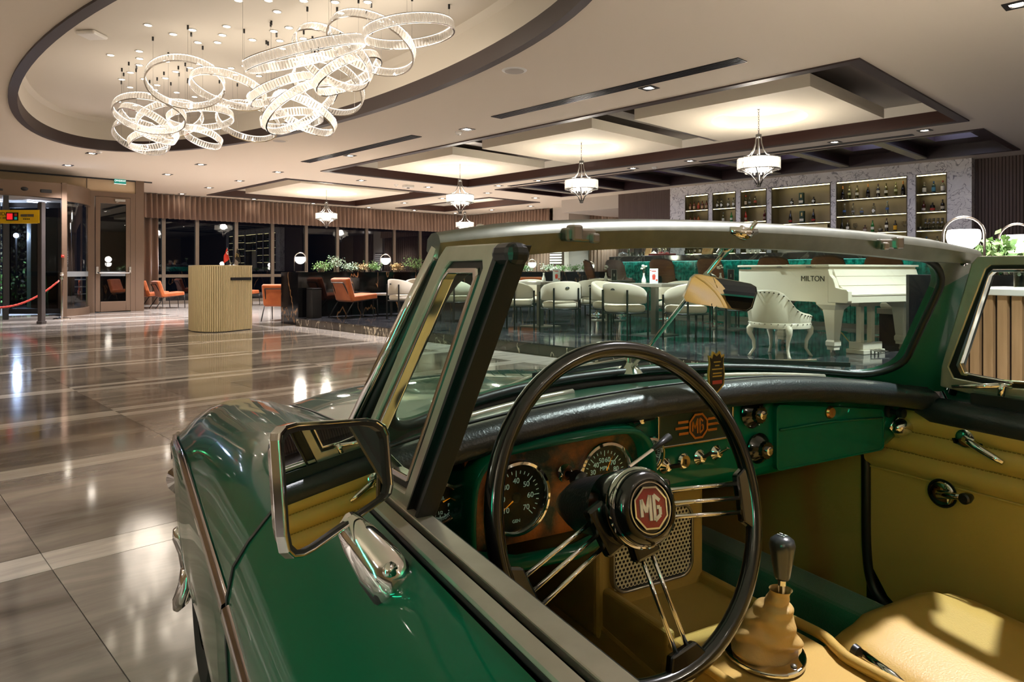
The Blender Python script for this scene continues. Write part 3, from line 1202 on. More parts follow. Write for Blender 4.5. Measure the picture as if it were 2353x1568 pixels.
PEN = 48.0
pd = pendant('crystal basket pendant nearest the bar bottles, first of the row')
pd.location = (10.405, 5.2, 3.655)
again(pd, (10.405, 8.858, 3.655), 0.3, 'crystal basket pendant in the middle of the long coffer')
again(pd, (10.405, 12.58, 3.655), 0.6, 'crystal basket pendant at the far end of the long coffer')
again(pd, (10.74, 19.45, 3.655), 0.2, 'crystal basket pendant under the small coffer by the window wall')
again(pd, (16.07, 19.16, 3.62), 0.5, 'smallest looking crystal pendant in front of the room corner')

for k, (x, y) in enumerate(((-3.2, 4.5), (-3.0, -2.5), (2.5, -4.2), (8.0, -3.6))):  # extra pendants added out of view to brighten the cockpit
    again(pd, (x, y, CZ), 0.1 * k, f'{ORD[k]} added fill light pendant hanging unseen behind the viewer')
# teal light tube standing out of sight to the left of the car
tt = thing('light_tube', 'tall teal light tube on a round foot beside the driver door, outside the frame', 'lamp', (-1.35, -.25, 0))
G().lathe([(0, 0), (.16, 0), (.15, .02), (.03, .03), (.03, .35), (0, .35)], 24).build('foot', m_blackm, tt, smooth=40)
G().tube([(0, 0, .35), (0, 0, 1.75)], .03, 16).build('tube', glow('teal_tube', '2ff0b0', 24), tt, smooth=40)

# ---------------------------------------------------------------- bar back wall with lit niches
m_marble = stone('calacatta', 'f0eded', 'dad7da', vein='77747f', rough=0.25, scale=3.0, stretch=(1, 1, 1), vscale=4.2, vwidth=0.022, rand=0)
m_bronze = mat('bronze_lining', '7a7058', 0.35, metal=0.45)
m_shelf = mat('shelf_bronze', '4d4638', 0.35, metal=0.5)
m_shled = glow('shelf_led', 'fff0b4', 3.6)
NI = [(9.94, 10.67), (9.13, 9.82), (8.28, 9.0), (6.68, 8.155), (5.02, 6.557), (4.25, 4.854)]
SH = [2.755, 2.36, 1.955, 1.55]
NZ0, NZ1 = 1.15, 3.17
ys = sorted({3.80, 11.16} | {a for n in NI for a in n})
g = G()
for j in range(len(ys) - 1):
    my_ = (ys[j] + ys[j + 1]) / 2
    inn = any(a < my_ < b for a, b in NI)
    for z0, z1 in ((0.12, NZ0), (NZ0, NZ1), (NZ1, CZ)):
        if inn and z0 == NZ0:
            continue
        g.add([(17.0, ys[j], z0), (17.0, ys[j + 1], z0), (17.0, ys[j + 1], z1), (17.0, ys[j], z1)], [(0, 1, 2, 3)])
g.add([(17.0, 3.8, .12), (17.5, 3.8, .12), (17.5, 3.8, CZ), (17.0, 3.8, CZ)], [(0, 1, 2, 3)])
g.add([(17.0, 11.16, .12), (17.5, 11.16, .12), (17.5, 11.16, CZ), (17.0, 11.16, CZ)], [(0, 1, 2, 3)])
barwall = struct(g.build('wall_marble', m_marble))
for k, (a, b) in enumerate(NI):
    g = G()
    g.add([(17.0, a, NZ0), (17.4, a, NZ0), (17.4, b, NZ0), (17.0, b, NZ0), (17.0, a, NZ1), (17.4, a, NZ1), (17.4, b, NZ1), (17.0, b, NZ1)],
          [(1, 2, 6, 5), (0, 1, 5, 4), (2, 3, 7, 6), (0, 3, 2, 1), (4, 5, 6, 7)])
    nic = g.build('niche', m_bronze, barwall)
    g = G()
    g.frame([(16.99, a, NZ0), (16.99, b, NZ0), (16.99, b, NZ1), (16.99, a, NZ1)],
            [(16.99, a + .02, NZ0), (16.99, b - .02, NZ0), (16.99, b - .02, NZ1 - .02), (16.99, a + .02, NZ1 - .02)], (0.06, 0, 0))
    g.build('niche_edge', m_shelf, nic)
    shs = [2.705, 2.25] if k == 3 else SH
    G().span((17.02, a + .03, NZ1 - 0.035), (17.05, b - .02, NZ1 - 0.02)).build('light_strip', m_shled, nic)
    for z in shs:
        G().span((17.005, a + .005, z - 0.025), (17.4, b - .005, z)).build('shelf', m_shelf, nic)
        G().span((17.01, a + .03, z - 0.035), (17.03, b - .02, z - 0.0255)).build('light_strip', m_shled, nic)
    if k == 3:
        G().span((17.3, a + 0.2, NZ0), (17.33, b - 0.02, 2.2)).build('niche_mirror', m_panel, nic)

# ---------------------------------------------------------------- bottles
m_label = mat('paper_label', 'e6e2d8', 0.6)
BM = {}


def bmat(col, clear=False):
    if (col, clear) not in BM:
        if clear:
            m = bpy.data.materials.new('bottle_glass')
            m.use_nodes = True
            nt = m.node_tree
            nt.nodes.remove(nt.nodes['Principled BSDF'])
            t = nt.nodes.new('ShaderNodeBsdfTransparent')
            t.inputs[0].default_value = lin(col)
            gl = nt.nodes.new('ShaderNodeBsdfGlossy')
            gl.inputs['Roughness'].default_value = 0.05
            mx = nt.nodes.new('ShaderNodeMixShader')
            lw = nt.nodes.new('ShaderNodeLayerWeight')
            lw.inputs[0].default_value = 0.4
            nt.links.new(lw.outputs['Facing'], mx.inputs[0])
            nt.links.new(t.outputs[0], mx.inputs[1])
            nt.links.new(gl.outputs[0], mx.inputs[2])
            nt.links.new(mx.outputs[0], nt.nodes['Material Output'].inputs[0])
            BM[(col, clear)] = m
        else:
            BM[(col, clear)] = mat('bottle_' + col, col, 0.12, coat=0.3)
    return BM[(col, clear)]


PROF = {  # radius, height pairs of the body, then the cap span
    'wine': ([(.0, 0), (.036, 0), (.037, .01), (.037, .19), (.03, .215), (.015, .235), (.014, .275)], (.015, .275, .31)),
    'champagne': ([(.0, 0), (.042, 0), (.044, .02), (.043, .13), (.034, .19), (.018, .24), (.016, .25)], (.0165, .25, .325)),
    'whisky': ([(.0, 0), (.036, 0), (.038, .01), (.039, .15), (.03, .17), (.014, .185), (.014, .215)], (.016, .215, .245)),
    'gin': ([(.0, 0), (.04, 0), (.041, .01), (.041, .16), (.034, .19), (.015, .205), (.014, .225)], (.017, .225, .26)),
    'vodka': ([(.0, 0), (.036, 0), (.037, .01), (.035, .17), (.028, .2), (.014, .225), (.014, .26)], (.016, .26, .295)),
    'vermouth': ([(.0, 0), (.035, 0), (.037, .01), (.036, .15), (.026, .19), (.02, .2), (.014, .22), (.014, .25)], (.016, .25, .275)),
    'flask': ([(.0, 0), (.048, 0), (.05, .01), (.05, .1), (.044, .13), (.016, .145), (.015, .16)], (.018, .16, .19)),
    'squat': ([(.0, 0), (.042, 0), (.043, .01), (.043, .105), (.038, .115), (.014, .12), (.014, .14)], (.017, .14, .17)),
    'carafe': ([(.0, 0), (.04, 0), (.042, .01), (.04, .13), (.03, .16), (.022, .18), (.022, .215)], (.024, .215, .25)),
}


def bottle(kind, col, clear, cap, lab, name='bottle'):
    """lab: (colour, z0, z1, shape)."""
    t = thing(name, 'x', 'bottle')
    prof, (cr, c0, c1) = PROF[kind]
    sx = 1.0
    G().lathe(prof, 14).build('glass_body', bmat(col, clear), t, smooth=40)
    if clear:
        G().lathe([(0, .006)] + [(r_ * .8, z + .006) for r_, z in prof[1:3]] + [(prof[3][0] * .8, prof[3][1] * .5), (0, prof[3][1] * .5)], 12).build('contents', bmat(col, True), t, smooth=40)
    G().lathe([(0, c1), (cr, c1), (cr, c0), (0, c0)], 12).build('cap', mat('cap_' + cap, cap, 0.35) if 'cap_' + cap not in MATS else MATS['cap_' + cap], t, smooth=40)
    if lab:
        lc, z0, z1, sh = lab
        r_ = max(p_[0] for p_ in prof) + .001
        m = MATS.get('lab_' + lc) or mat('lab_' + lc, lc, 0.6)
        g = G()
        N = 10
        for j in range(N):
            a0, a1 = R(110 + 140 * j / N), R(110 + 140 * (j + 1) / N)
            k0, k1 = abs(j - N / 2) / (N / 2), abs(j + 1 - N / 2) / (N / 2)
            zz = lambda k: (z0 + (z1 - z0) * .5 * k, z1 - (z1 - z0) * .5 * k) if sh == 'diamond' else (z0, z1)
            g.add([(r_ * math.cos(a0), r_ * math.sin(a0), zz(k0)[0]), (r_ * math.cos(a1), r_ * math.sin(a1), zz(k1)[0]),
                   (r_ * math.cos(a1), r_ * math.sin(a1), zz(k1)[1]), (r_ * math.cos(a0), r_ * math.sin(a0), zz(k0)[1])], [(0, 1, 2, 3)])
        g.build('label', m, t, smooth=True)
    return t


PROTO = {}


def put(key, args, loc, label, group, rz=0.0):
    if key not in PROTO:
        PROTO[key] = bottle(*args)
        o = PROTO[key]
        o.location = loc
        o['label'] = label
        o['group'] = group
        return o
    o = again(PROTO[key], loc, rz, label)
    o['group'] = group
    return o


AMB = ('whisky', '5b2408', False, '2a1410', ('c9a884', .04, .11, 'r'))
SCO = ('whisky', '8a4a10', False, '14100e', ('b0351c', .04, .12, 'r'))
GIN = ('gin', 'e9eef2', True, '1d1c22', ('e8e8ec', .04, .13, 'diamond'))
BIA = ('vermouth', 'd5dcae', True, '6f7780', ('d8dad4', .05, .12, 'r'))
DRY = ('vermouth', '0d6b2a', False, '14301c', ('dfe6dc', .06, .12, 'r'))
RUM = ('vodka', 'dfe4dc', True, 'a32a22', ('d9c6b8', .05, .14, 'r'))
VOD = ('vodka', 'dfe6e8', True, '8a8f96', ('3c5f9c', .09, .14, 'r'))
VDG = ('vodka', 'e2e6e6', True, '2c2a2c', ('8f8f92', .08, .12, 'r'))
ROS = ('gin', 'dfe3da', True, '3a2f2a', ('b0543e', .08, .14, 'r'))
RED = ('vermouth', '9c1710', False, '1c1210', ('d7b8a6', .04, .1, 'r'))
DRD = ('vermouth', '4d0d10', False, '1c1210', ('a58f88', .04, .1, 'r'))
SQB = ('squat', '101012', False, '0b0b0c', ('d9d9d9', .03, .1, 'diamond'))
CHB = ('champagne', '0d0d0c', False, '15120e', ('a42a22', .03, .08, 'r'))
CHG = ('champagne', '0e0b0a', False, 'a8713a', ('27201c', .04, .1, 'r'))
YEL = ('wine', 'c9c87a', True, '3d3a22', ('e6e4d8', .08, .14, 'r'))
PAL = ('wine', 'd6da9c', True, '8d8e5a', ('cfd3a2', .1, .15, 'r'))
DKW = ('wine', '140f14', False, '38131c', ('e4e0dc', .09, .15, 'r'))
BLK = ('champagne', '0c0d0c', False, '111210', None)
BRS = ('squat', '4d2d22', False, '17120f', ('b5aaa2', .03, .08, 'r'))
TIA = ('whisky', '16110f', False, '1a1614', ('d9a520', .03, .13, 'r'))
BLU = ('gin', '9fc9dc', True, '1d4a7c', ('4d8cae', .04, .13, 'r'))
GNR = ('gin', 'e3e8e8', True, '7d2018', ('ded8d2', .04, .14, 'r'))
GNC = ('gin', 'e3e8e8', True, '8d8272', ('ded8d2', .04, .13, 'r'))
COG = ('whisky', '3f1612', False, '2c120e', ('c9bcb4', .03, .08, 'r'))
FLK = ('flask', '15110f', False, '131010', ('a83226', .02, .07, 'r'))
HEN = ('whisky', '1b100c', False, '0f0c0b', ('cfc5b2', .04, .1, 'r'))
CAR = ('carafe', 'd6d6cc', True, '3b3a38', None)
GRW = ('wine', '1d5a22', False, '20381c', ('dcdccf', .06, .13, 'r'))
GRG = ('vodka', '0f8a3c', False, '0f5a2a', None)
TEQ = ('gin', 'dfe8dc', True, '2a2a2e', ('c3d0c2', .03, .16, 'r'))
NN = ['leftmost', 'second', 'third', 'fourth', 'fifth', 'sixth']
SHN = ['top', 'second', 'third', 'lowest']
ROWS = [
    (0, 0, [(1585.4, 'amb', AMB, 'amber whisky bottle'), (1595.4, 'amb', AMB, 'amber whisky bottle'), (1605.2, 'sco', SCO, 'golden whisky bottle'), (1614, 'amb', AMB, 'amber whisky bottle'), (1623.5, 'amb', AMB, 'amber whisky bottle')]),
    (0, 1, [(1586, 'amb', AMB, 'amber whisky bottle'), (1596.5, 'amb', AMB, 'amber whisky bottle'), (1605, 'sco', SCO, 'golden whisky bottle with red label')]),
    (1, 0, [(1646.7, 'gin', GIN, 'clear gin bottle with diamond label'), (1658.5, 'gin', GIN, 'clear gin bottle with diamond label'), (1674, 'gin', GIN, 'clear gin bottle with diamond label'), (1685.8, 'gin', GIN, 'clear gin bottle with diamond label')]),
    (1, 1, [(1662, 'bia', BIA, 'pale vermouth bottle'), (1680.8, 'dry', DRY, 'green vermouth bottle')]),
    (2, 0, [(1712, 'rum', RUM, 'clear bottle with red cap'), (1722.5, 'vdg', VDG, 'clear bottle with grey label'), (1735.8, 'ros', ROS, 'clear bottle with pink label')]),
    (2, 1, [(1713.6, 'red', RED, 'bright red aperitif bottle'), (1756.8, 'drd', DRD, 'dark red aperitif bottle')]),
    (3, 0, [(1819.6, 'sqb', SQB, 'squat black bottle with diamond label'), (1869.6, 'sqb', SQB, 'squat black bottle with diamond label')]),
    (3, 1, [(1816.5, 'chb', CHB, 'black bottle with red label'), (1869.2, 'chb', CHB, 'black bottle with red label')]),
    (4, 0, [(1937, 'chg', CHG, 'black sparkling wine bottle with gold neck'), (1952, 'pal', PAL, 'pale white wine bottle'), (1969.7, 'yel', YEL, 'white wine bottle with white label'), (1994.7, 'chg', CHG, 'black sparkling wine bottle with gold neck'), (2018, 'dkw', DKW, 'red wine bottle with white label'), (2036.3, 'yel', YEL, 'white wine bottle with white label'), (2058.5, 'pal', PAL, 'pale white wine bottle'), (2075.2, 'chg', CHG, 'black sparkling wine bottle with gold neck')]),
    (4, 1, [(1940.8, 'vod', VOD, 'clear vodka bottle with blue label'), (1960.5, 'vdg', VDG, 'clear bottle with grey label'), (1980.3, 'vds', ('squat', 'dfe6e8', True, '9aa0a6', ('5a6f9c', .06, .1, 'r')), 'small clear bottle with blue label'), (2007.8, 'gin', GIN, 'clear gin bottle with diamond label'), (2039, 'vod', VOD, 'clear vodka bottle with blue label')]),
    (4, 2, [(1935.2, 'blk', BLK, 'plain black bottle'), (1948, 'dkw', DKW, 'dark wine bottle with white label'), (1987.6, 'brs', BRS, 'small brown bottle'), (2005, 'dry', DRY, 'green vermouth bottle'), (2037.3, 'dkw', DKW, 'dark wine bottle with white label'), (2057.3, 'tia', TIA, 'dark bottle with yellow label')]),
    (4, 3, [(1969.7, 'car', CAR, 'clear stoppered carafe'), (2000.7, 'car', CAR, 'clear stoppered carafe'), (2015, 'car', CAR, 'clear stoppered carafe'), (2028.6, 'car', CAR, 'clear stoppered carafe'), (2040, 'vdg', VDG, 'clear bottle with grey label'), (2049.8, 'vdg', VDG, 'clear bottle with grey label'), (2076, 'gin', GIN, 'clear gin bottle with diamond label')]),
    (5, 0, [(2124.3, 'gnc', GNC, 'clear gin bottle with pale label'), (2145.5, 'blu', BLU, 'blue gin bottle'), (2166.6, 'gnr', GNR, 'clear gin bottle with red cap')]),
    (5, 1, [(2122.7, 'cog', COG, 'reddish cognac bottle'), (2143, 'flk', FLK, 'wide dark flask bottle with red label'), (2166, 'hen', HEN, 'dark cognac bottle with cream label')]),
    (5, 2, [(2127, 'car', CAR, 'empty clear bottle'), (2135.8, 'car', CAR, 'empty clear bottle'), (2146, 'car', CAR, 'empty clear bottle'), (2156, 'car', CAR, 'empty clear bottle'), (2165.8, 'car', CAR, 'empty clear bottle')]),
    (5, 3, [(2129, 'blu2', BLU, 'blue gin bottle'), (2153.6, 'teq', TEQ, 'pale green bottle'), (2166.3, 'gnc', GNC, 'clear gin bottle with pale label')]),
    (0, 3, [(1597, 'hen', HEN, 'dark brown bottle'), (1609, 'hen', HEN, 'dark brown bottle')]),
    (1, 3, [(1652, 'vod', VOD, 'clear bottle'), (1666, 'vod', VOD, 'clear bottle with blue label'), (1682.5, 'grg', GRG, 'bright green bottle')]),
    (2, 3, [(1717.7, 'grw', GRW, 'green bottle with pale label'), (1729.7, 'grw', GRW, 'green bottle with pale label'), (1746, 'dkw', DKW, 'black bottle with white label'), (1760, 'gnc', GNC, 'clear bottle with pale label')]),
]
NICN = ['first', 'second', 'third', 'fourth', 'fifth', 'sixth']
for nk, sk, items in ROWS:
    zs = ([2.705, 2.25] if nk == 3 else SH)[sk]
    a, b = NI[nk]
    for j, (px, key, args, lab) in enumerate(items):
        y = on_x(px, 500, 17.17).y
        y = max(a + 0.06, min(b - 0.06, y))
        pos = 'leftmost' if j == 0 else ('rightmost' if j == len(items) - 1 else NN[j] + ' from left' if j < 6 else 'second from right')
        put(key, args, (17.17, y, zs), f'{lab}, {pos} on {SHN[sk]} shelf of {NICN[nk]} niche', f'bottles on the {SHN[sk]} shelf of the {NICN[nk]} niche')
# gift boxes, stem glasses, bowls in the niches
for px, z, lb in ((1842.2, 2.705, 'tall green gift box on the upper shelf of the widest left niche'), (1843.7, 2.25, 'tall green gift box on the lower shelf of the widest left niche')):
    t = thing('gift_box', lb, 'box', (17.17, on_x(px, 500, 17.17).y, z))
    G().span((-.05, -.05, 0), (.05, .05, .29)).build('carton', MATS.get('box_green') or mat('box_green', '12352a', 0.5), t)
    G().span((-.052, -.051, .04), (-.05, .051, .1)).build('label_band', m_label, t)
    G().span((-.052, -.02, .17), (-.05, .015, .25)).build('printed_mark', MATS.get('gilt') or mat('gilt', 'b9a468', 0.4), t)
for px, z, lb in ((1965, 1.955, 'balloon stem glass between the dark bottles of the wine niche'), (2078, 1.955, 'balloon stem glass at the right end of the wine niche')):
    t = thing('wine_glass', lb, 'glass', (17.17, on_x(px, 500, 17.17).y, z))
    G().lathe([(.035, 0), (.034, .004), (.004, .008), (.004, .1), (.02, .108), (.048, .14), (.052, .17), (.042, .22)], 16).build('bowl', bmat('e6e6e0', True), t, smooth=True)
for px, z, lb in ((2023.2, 1.955, 'small silver topped jar on the wine niche shelf'), (2115, 1.955, 'silver bowl beside the empty clear bottles'), (2141, 1.55, 'small glass decanter on the last niche shelf')):
    t = thing('silver_bowl', lb, 'bowl', (17.17, on_x(px, 500, 17.17).y, z))
    G().lathe([(.0, 0), (.035, 0), (.055, .04), (.05, .07), (.03, .075)], 16).build('bowl', m_steel, t, smooth=40)
    G().lathe([(.03, .075), (.014, .09), (.018, .12), (.0, .13)], 12).build('stopper', bmat('e6e6e0', True), t, smooth=40)

# ---------------------------------------------------------------- bar counter
CP = [(13.6, 9.95), (12.75, 9.92), (12.35, 9.7), (12.2, 9.35), (11.95, 8.3), (11.72, 7.3), (11.6, 6.2), (11.5, 5.2), (11.3, 4.2), (11.2, 3.0), (11.2, 0.5)]
BACKX = 13.6
bar = thing('bar_counter', 'long curved bar counter with dark marble top and teal tiled front', 'bar', (12.4, 6, 0.145))
BI = Matrix.Translation(bar.location).inverted()


def offs(pts, d):
    out = []
    for k, p in enumerate(pts):
        a = Vector(pts[max(k - 1, 0)])
        b = Vector(pts[min(k + 1, len(pts) - 1)])
        n = (b - a).normalized()
        n = Vector((-n.y, n.x))
        q = Vector(p) + n * d
        out.append((q.x, q.y))
    return out


top = G(BI)
top.poly([(x, y, 1.25) for x, y in CP] + [(12.1, 0.5, 1.25), (12.1, 4.5, 1.25), (12.5, 7.3, 1.25), (12.9, 9.1, 1.25), (13.6, 9.2, 1.25)], (0, 0, 0.12))
top.build('countertop', m_dais, bar, bevel=0.01)
m_core = mat('tile_grout', '2c5552', 0.6)
IN = offs(CP, 0.26)
g = G(BI)
g.grid([[(x, y, 0.145) for x, y in IN], [(x, y, 1.25) for x, y in IN]])
g.build('bar_front', m_core, bar)
m_teal = mat('teal_tile', '08423d', 0.12, noise=(14, '2f9a8a', 0.35, 0.75), coat=0.5, coords='Object')
g = G(BI)
rr = random.Random(4)
TP = offs(CP, 0.25)
for k in range(len(TP) - 1):
    a, b = Vector(TP[k]), Vector(TP[k + 1])
    L = (b - a).length
    n = max(1, int(L / 0.066))
    ang = math.atan2(b.y - a.y, b.x - a.x)
    for j in range(n):
        c = a + (b - a) * ((j + 0.5) / n)
        for r_ in range(4):
            z = 0.145 + 0.276 * r_ + 0.138
            g.box((c.x, c.y, z), (L / n - 0.006, 0.012 + rr.random() * 0.006, 0.27), ang)
stuff(g.build('tile', m_teal, bar))
g = G(BI)
ST = offs(CP, 0.17)
g.grid([[(x, y, 1.246) for x, y in ST], [(x, y, 1.246) for x, y in offs(CP, 0.2)]])
g.build('light_strip', glow('teal_led', '8ef0e6', 6.0), bar)
g = G(BI)
g.poly([(x, y, 0.146) for x, y in offs(CP, 0.2)] + [(12.3, 0.5, 0.146)], (0, 0, 0.07))
g.build('plinth', m_steel, bar)

# ---------------------------------------------------------------- bar stools
m_leather = mat('brown_leather', '4a342c', 0.4, bump=(60, 0.15))
m_veneer = mat('stool_veneer', '6a4128', 0.38, noise=(4, '7d5233', 0.3, 0.7), stretch=(1, 1, 8))


def stool(label):
    t = thing('bar_stool', label, 'stool', group='brown shell bar stools along the bar')
    g = G()
    rows_o, rows_i = [], []
    NU, NV = 14, 12
    for v_ in range(NV + 1):
        tv = v_ / NV          # 0 seat front .. 1 back top
        ro, ri = [], []
        for u_ in range(NU + 1):
            tu = -1 + 2 * u_ / NU
            if tv < 0.5:
                q = tv / 0.5
                x = 0.24 - 0.42 * q
                z = 0.62 + 0.015 * (1 - q) + 0.14 * abs(tu) ** 2.6 * (0.35 + q) - 0.03 * (1 - q) ** 3
                w = 0.23 * (0.8 + 0.2 * math.sin(q * PI / 2))
            else:
                q = (tv - 0.5) / 0.5
                x = -0.18 - 0.1 * q + 0.10 * abs(tu) ** 2
                z = 0.63 + 0.50 * q + 0.12 * abs(tu) ** 2.6 * (1 - q)
                w = 0.25 * (1 - 0.28 * max(0, q - .75) ** 2 * 16 * abs(tu) ** 2 * .3)
            if tv > .9:
                z -= 0.05 * abs(tu) ** 3
            ro.append((x - 0.012, w * tu, z - 0.012))
            ri.append((x + 0.012, w * tu * 0.98, z + 0.012))
        rows_o.append(ro)
        rows_i.append(ri)
    g.grid(rows_o)
    g.build('shell', m_veneer, t, smooth=True)
    g = G()
    g.grid(rows_i)
    g.build('upholstery', m_leather, t, smooth=True)
    G().lathe([(0.0, 0), (0.22, 0), (0.22, 0.012), (0.06, 0.03), (0.03, 0.06), (0.03, 0.4), (0.022, 0.41), (0.022, 0.6), (0.0, 0.6)], 24).build('pedestal', m_chrome, t, smooth=40)
    G().tube([(0.03, 0, 0.25), (0.2, 0.1, 0.25), (0.24, 0, 0.25), (0.2, -0.1, 0.25)], 0.012, 6, closed=True).build('footrest', m_chrome, t, smooth=True)
    G().span((-0.3, -0.045, 0.68), (-0.2, 0.045, 0.82)).build('back_bracket', m_blackm, t, bevel=0.015)
    return t


def swan(label):
    t = stool(label)
    for s in (-1, 1):
        g = G()
        rows, rows2 = [], []
        for k in range(9):
            q = k / 8
            row, row2 = [], []
            for j in range(9):
                p_ = j / 8
                w_ = .15 * math.sin(PI * (.12 + .8 * p_))
                x = -.05 + (p_ - .5) * .34
                y = s * (.2 + .2 * q * math.sin(PI * (.15 + .75 * p_)))
                z = .70 + .1 * math.sin(q * PI * .55) - .12 * q * q
                row.append((x, y, z))
                row2.append((x, y, z + .02))
            rows.append(row)
            rows2.append(row2)
        g.grid(rows)
        wg = g.build('wing', m_veneer, t, smooth=True)
        g = G()
        g.grid(rows2)
        g.build('wing_pad', m_leather, wg, smooth=True)
    return t


SL = [(1530, 11.0, 0.05, 'brown bar stool behind the white menu card'), (1642, 11.0, -0.05, 'brown bar stool behind the hanging mirror rod'),
      (1785, 10.75, 0.1, 'brown bar stool rising behind the piano lid, leftmost of three'), (1912, 10.6, 0.0, 'brown bar stool rising behind the piano lid, middle of three'),
      (2039, 10.5, 0.0, 'brown bar stool rising behind the piano lid, rightmost of three'), (1372, 11.2, -0.7, 'brown bar stool turned sideways at the bar end'),
      (1425, 11.45, -1.75, 'brown bar stool swung towards the room beside the sideways one')]
s0 = None
for px, x, rz, lb in SL:
    p = on_x(px, 640, x)
    if s0 is None:
        s0 = stool(lb)
        s0.location = (p.x, p.y, 0.145)
        s0.rotation_euler.z = rz
    elif px in (1372, 1425):
        o = swan(lb)
        o.location = (p.x, p.y, 0.145)
        o.rotation_euler.z = rz
    else:
        again(s0, (p.x, p.y, 0.145), rz, lb)

# ---------------------------------------------------------------- things on the counter
TOPZ = 1.37
m_cream = mat('pale_wood', 'b48c5c', 0.5, noise=(3, 'c9a272', 0.3, 0.7), stretch=(1, 10, 1))


def at_bar(px, dx=0.35, x0=None):
    # a point on the counter a little behind its front edge
    best = None
    for k in range(2, len(CP) - 1):
        for j in range(20):
            p = Vector(CP[k]).lerp(Vector(CP[k + 1]), j / 20)
            q = (p.x + dx, p.y)
            d = FW.x * q[0] + FW.y * q[1]
            u = 1176.5 + 1594.6 * (RT.x * q[0] + RT.y * q[1]) / d
            if best is None or abs(u - px) < best[0]:
                best = (abs(u - px), q)
    return Vector((best[1][0], best[1][1], TOPZ))


def slat_rack(px, label, w, h, n):
    t = thing('slatted_stand', label, 'stand', at_bar(px), R(-20))
    g = G()
    g.box((0, w / 2 - .012, h / 2), (0.02, 0.024, h), 0, Matrix.Rotation(R(18), 4, 'Y'))
    g.box((0, -w / 2 + .012, h / 2), (0.02, 0.024, h), 0, Matrix.Rotation(R(18), 4, 'Y'))
    g.box((0, 0, h - 0.015), (0.02, w, 0.03), 0, Matrix.Rotation(R(18), 4, 'Y'))
    g.box((0, 0, 0.025), (0.02, w, 0.05), 0, Matrix.Rotation(R(18), 4, 'Y'))
    g.build('stand_frame', m_cream, t)
    for k in range(n):
        y = -w / 2 + .03 + (w - .06) * (k + .5) / n
        G().box((0, y, h / 2), (0.016, (w - .06) / n * .55, h - .04), 0, Matrix.Rotation(R(18), 4, 'Y')).build('slat', m_cream, t)


slat_rack(1488, 'slatted wooden stand beside the coffee pots on the counter', 0.2, 0.24, 6)
slat_rack(1625, 'larger slatted wooden stand behind the mirror bracket on the counter', 0.3, 0.26, 8)
for px, s, lb in ((1518, 0.8, 'smaller steel coffee pot on the red tray'), (1531, 1.0, 'larger steel coffee pot on the red tray')):
    p = at_bar(px, 0.4)
    t = thing('coffee_pot', lb, 'pot', (p.x, p.y, TOPZ + 0.046))
    G().lathe([(0, 0), (.06 * s, 0), (.065 * s, .01), (.058 * s, .15 * s), (.05 * s, .19 * s), (.02 * s, .205 * s), (0.012, .225 * s), (0, .23 * s)], 18).build('body', m_chrome, t, smooth=40)
    G().tube([(0, -.055 * s, .05), (0, -.11 * s, .09 * s), (0, -.1 * s, .16 * s), (0, -.05 * s, .17 * s)], 0.008, 6).build('handle', m_blackm, t, smooth=True)
    G().tube([(0, .055 * s, .1 * s), (0, .09 * s, .16 * s), (0, .1 * s, .18 * s)], [0.012, 0.009, 0.007], 6).build('spout', m_chrome, t, smooth=True)
p = at_bar(1522, 0.4)
t = thing('serving_tray', 'dark red serving tray under the coffee pots', 'tray', p, R(6))
g = G()
g.span((-0.15, -0.24, 0), (0.15, 0.24, 0.045))
g.build('tray_body', mat('tray_red', '6b1218', 0.35), t, bevel=0.006)
p = at_bar(1432, 0.35)
t = thing('cake_dome', 'glass cake dome at the left end of the counter', 'dome', p)
G().lathe([(0, 0), (.13, 0), (.14, .012), (0, .012)], 24).build('plate', m_steel, t, smooth=40)
G().lathe([(.12, .012), (.118, .05), (.09, .085), (.03, .1), (.012, .105), (.014, .125), (0, .13)], 24).build('dome_cover', bmat('eef0f0', True), t, smooth=True)
p = at_bar(1445, 0.5)
t = thing('flower_vase', 'slim glass vase of greenery beside the cake dome', 'vase', p)
G().lathe([(0, 0), (.03, 0), (.02, .1), (.025, .2), (.02, .2), (.012, .1), (.0, .02)], 14).build('vase_body', bmat('dfe6e2', True), t, smooth=True)
g = G()
for k in range(7):
    a = k * 0.9
    g.tube([(0, 0, .05), (.01 * math.cos(a), .01 * math.sin(a), .2), (.05 * math.cos(a), .05 * math.sin(a), .29)], .003, 4)
    g.ball((.05 * math.cos(a), .05 * math.sin(a), .3), .018, 6, 4)
stuff(g.build('sprig', mat('sprig_green', '6f8457', 0.6), t))
p = at_bar(1464, 0.32)
t = thing('water_dispenser', 'clear square water dispenser on the counter', 'dispenser', p)
G().span((-.06, -.06, .01), (.06, .06, .24)).build('tank', bmat('cfd6e6', True), t, bevel=.01)
G().span((-.062, -.062, .24), (.062, .062, .26)).build('lid', m_steel, t)
for k, px in enumerate((1452, 1461, 1470, 1479, 1577, 1587, 1648, 1656, 1662)):
    p = at_bar(px, 0.22 + 0.06 * (k % 3))
    t = thing('drinking_glass', f'{ORD[k]} small drinking glass from the left end of the counter', 'glass', p, group='drinking glasses on the bar counter')
    G().lathe([(0, 0), (.03, 0), (.036, .09), (.033, .09), (.028, .012), (0, .012)], 14).build('tumbler', bmat('dfe6e2', True), t, smooth=40)
p = at_bar(1504, 0.35)
t = thing('sugar_bowl', 'small white sugar bowl between stand and coffee pots', 'bowl', p)
G().lathe([(0, 0), (.035, 0), (.06, .05), (.05, .08), (.015, .09), (.012, .105), (0, .11)], 16).build('bowl', m_whiteplastic, t, smooth=40)
G().tube([(0, .05, .04), (0, .085, .05), (0, .05, .075)], .006, 6).build('handle', m_whiteplastic, t)
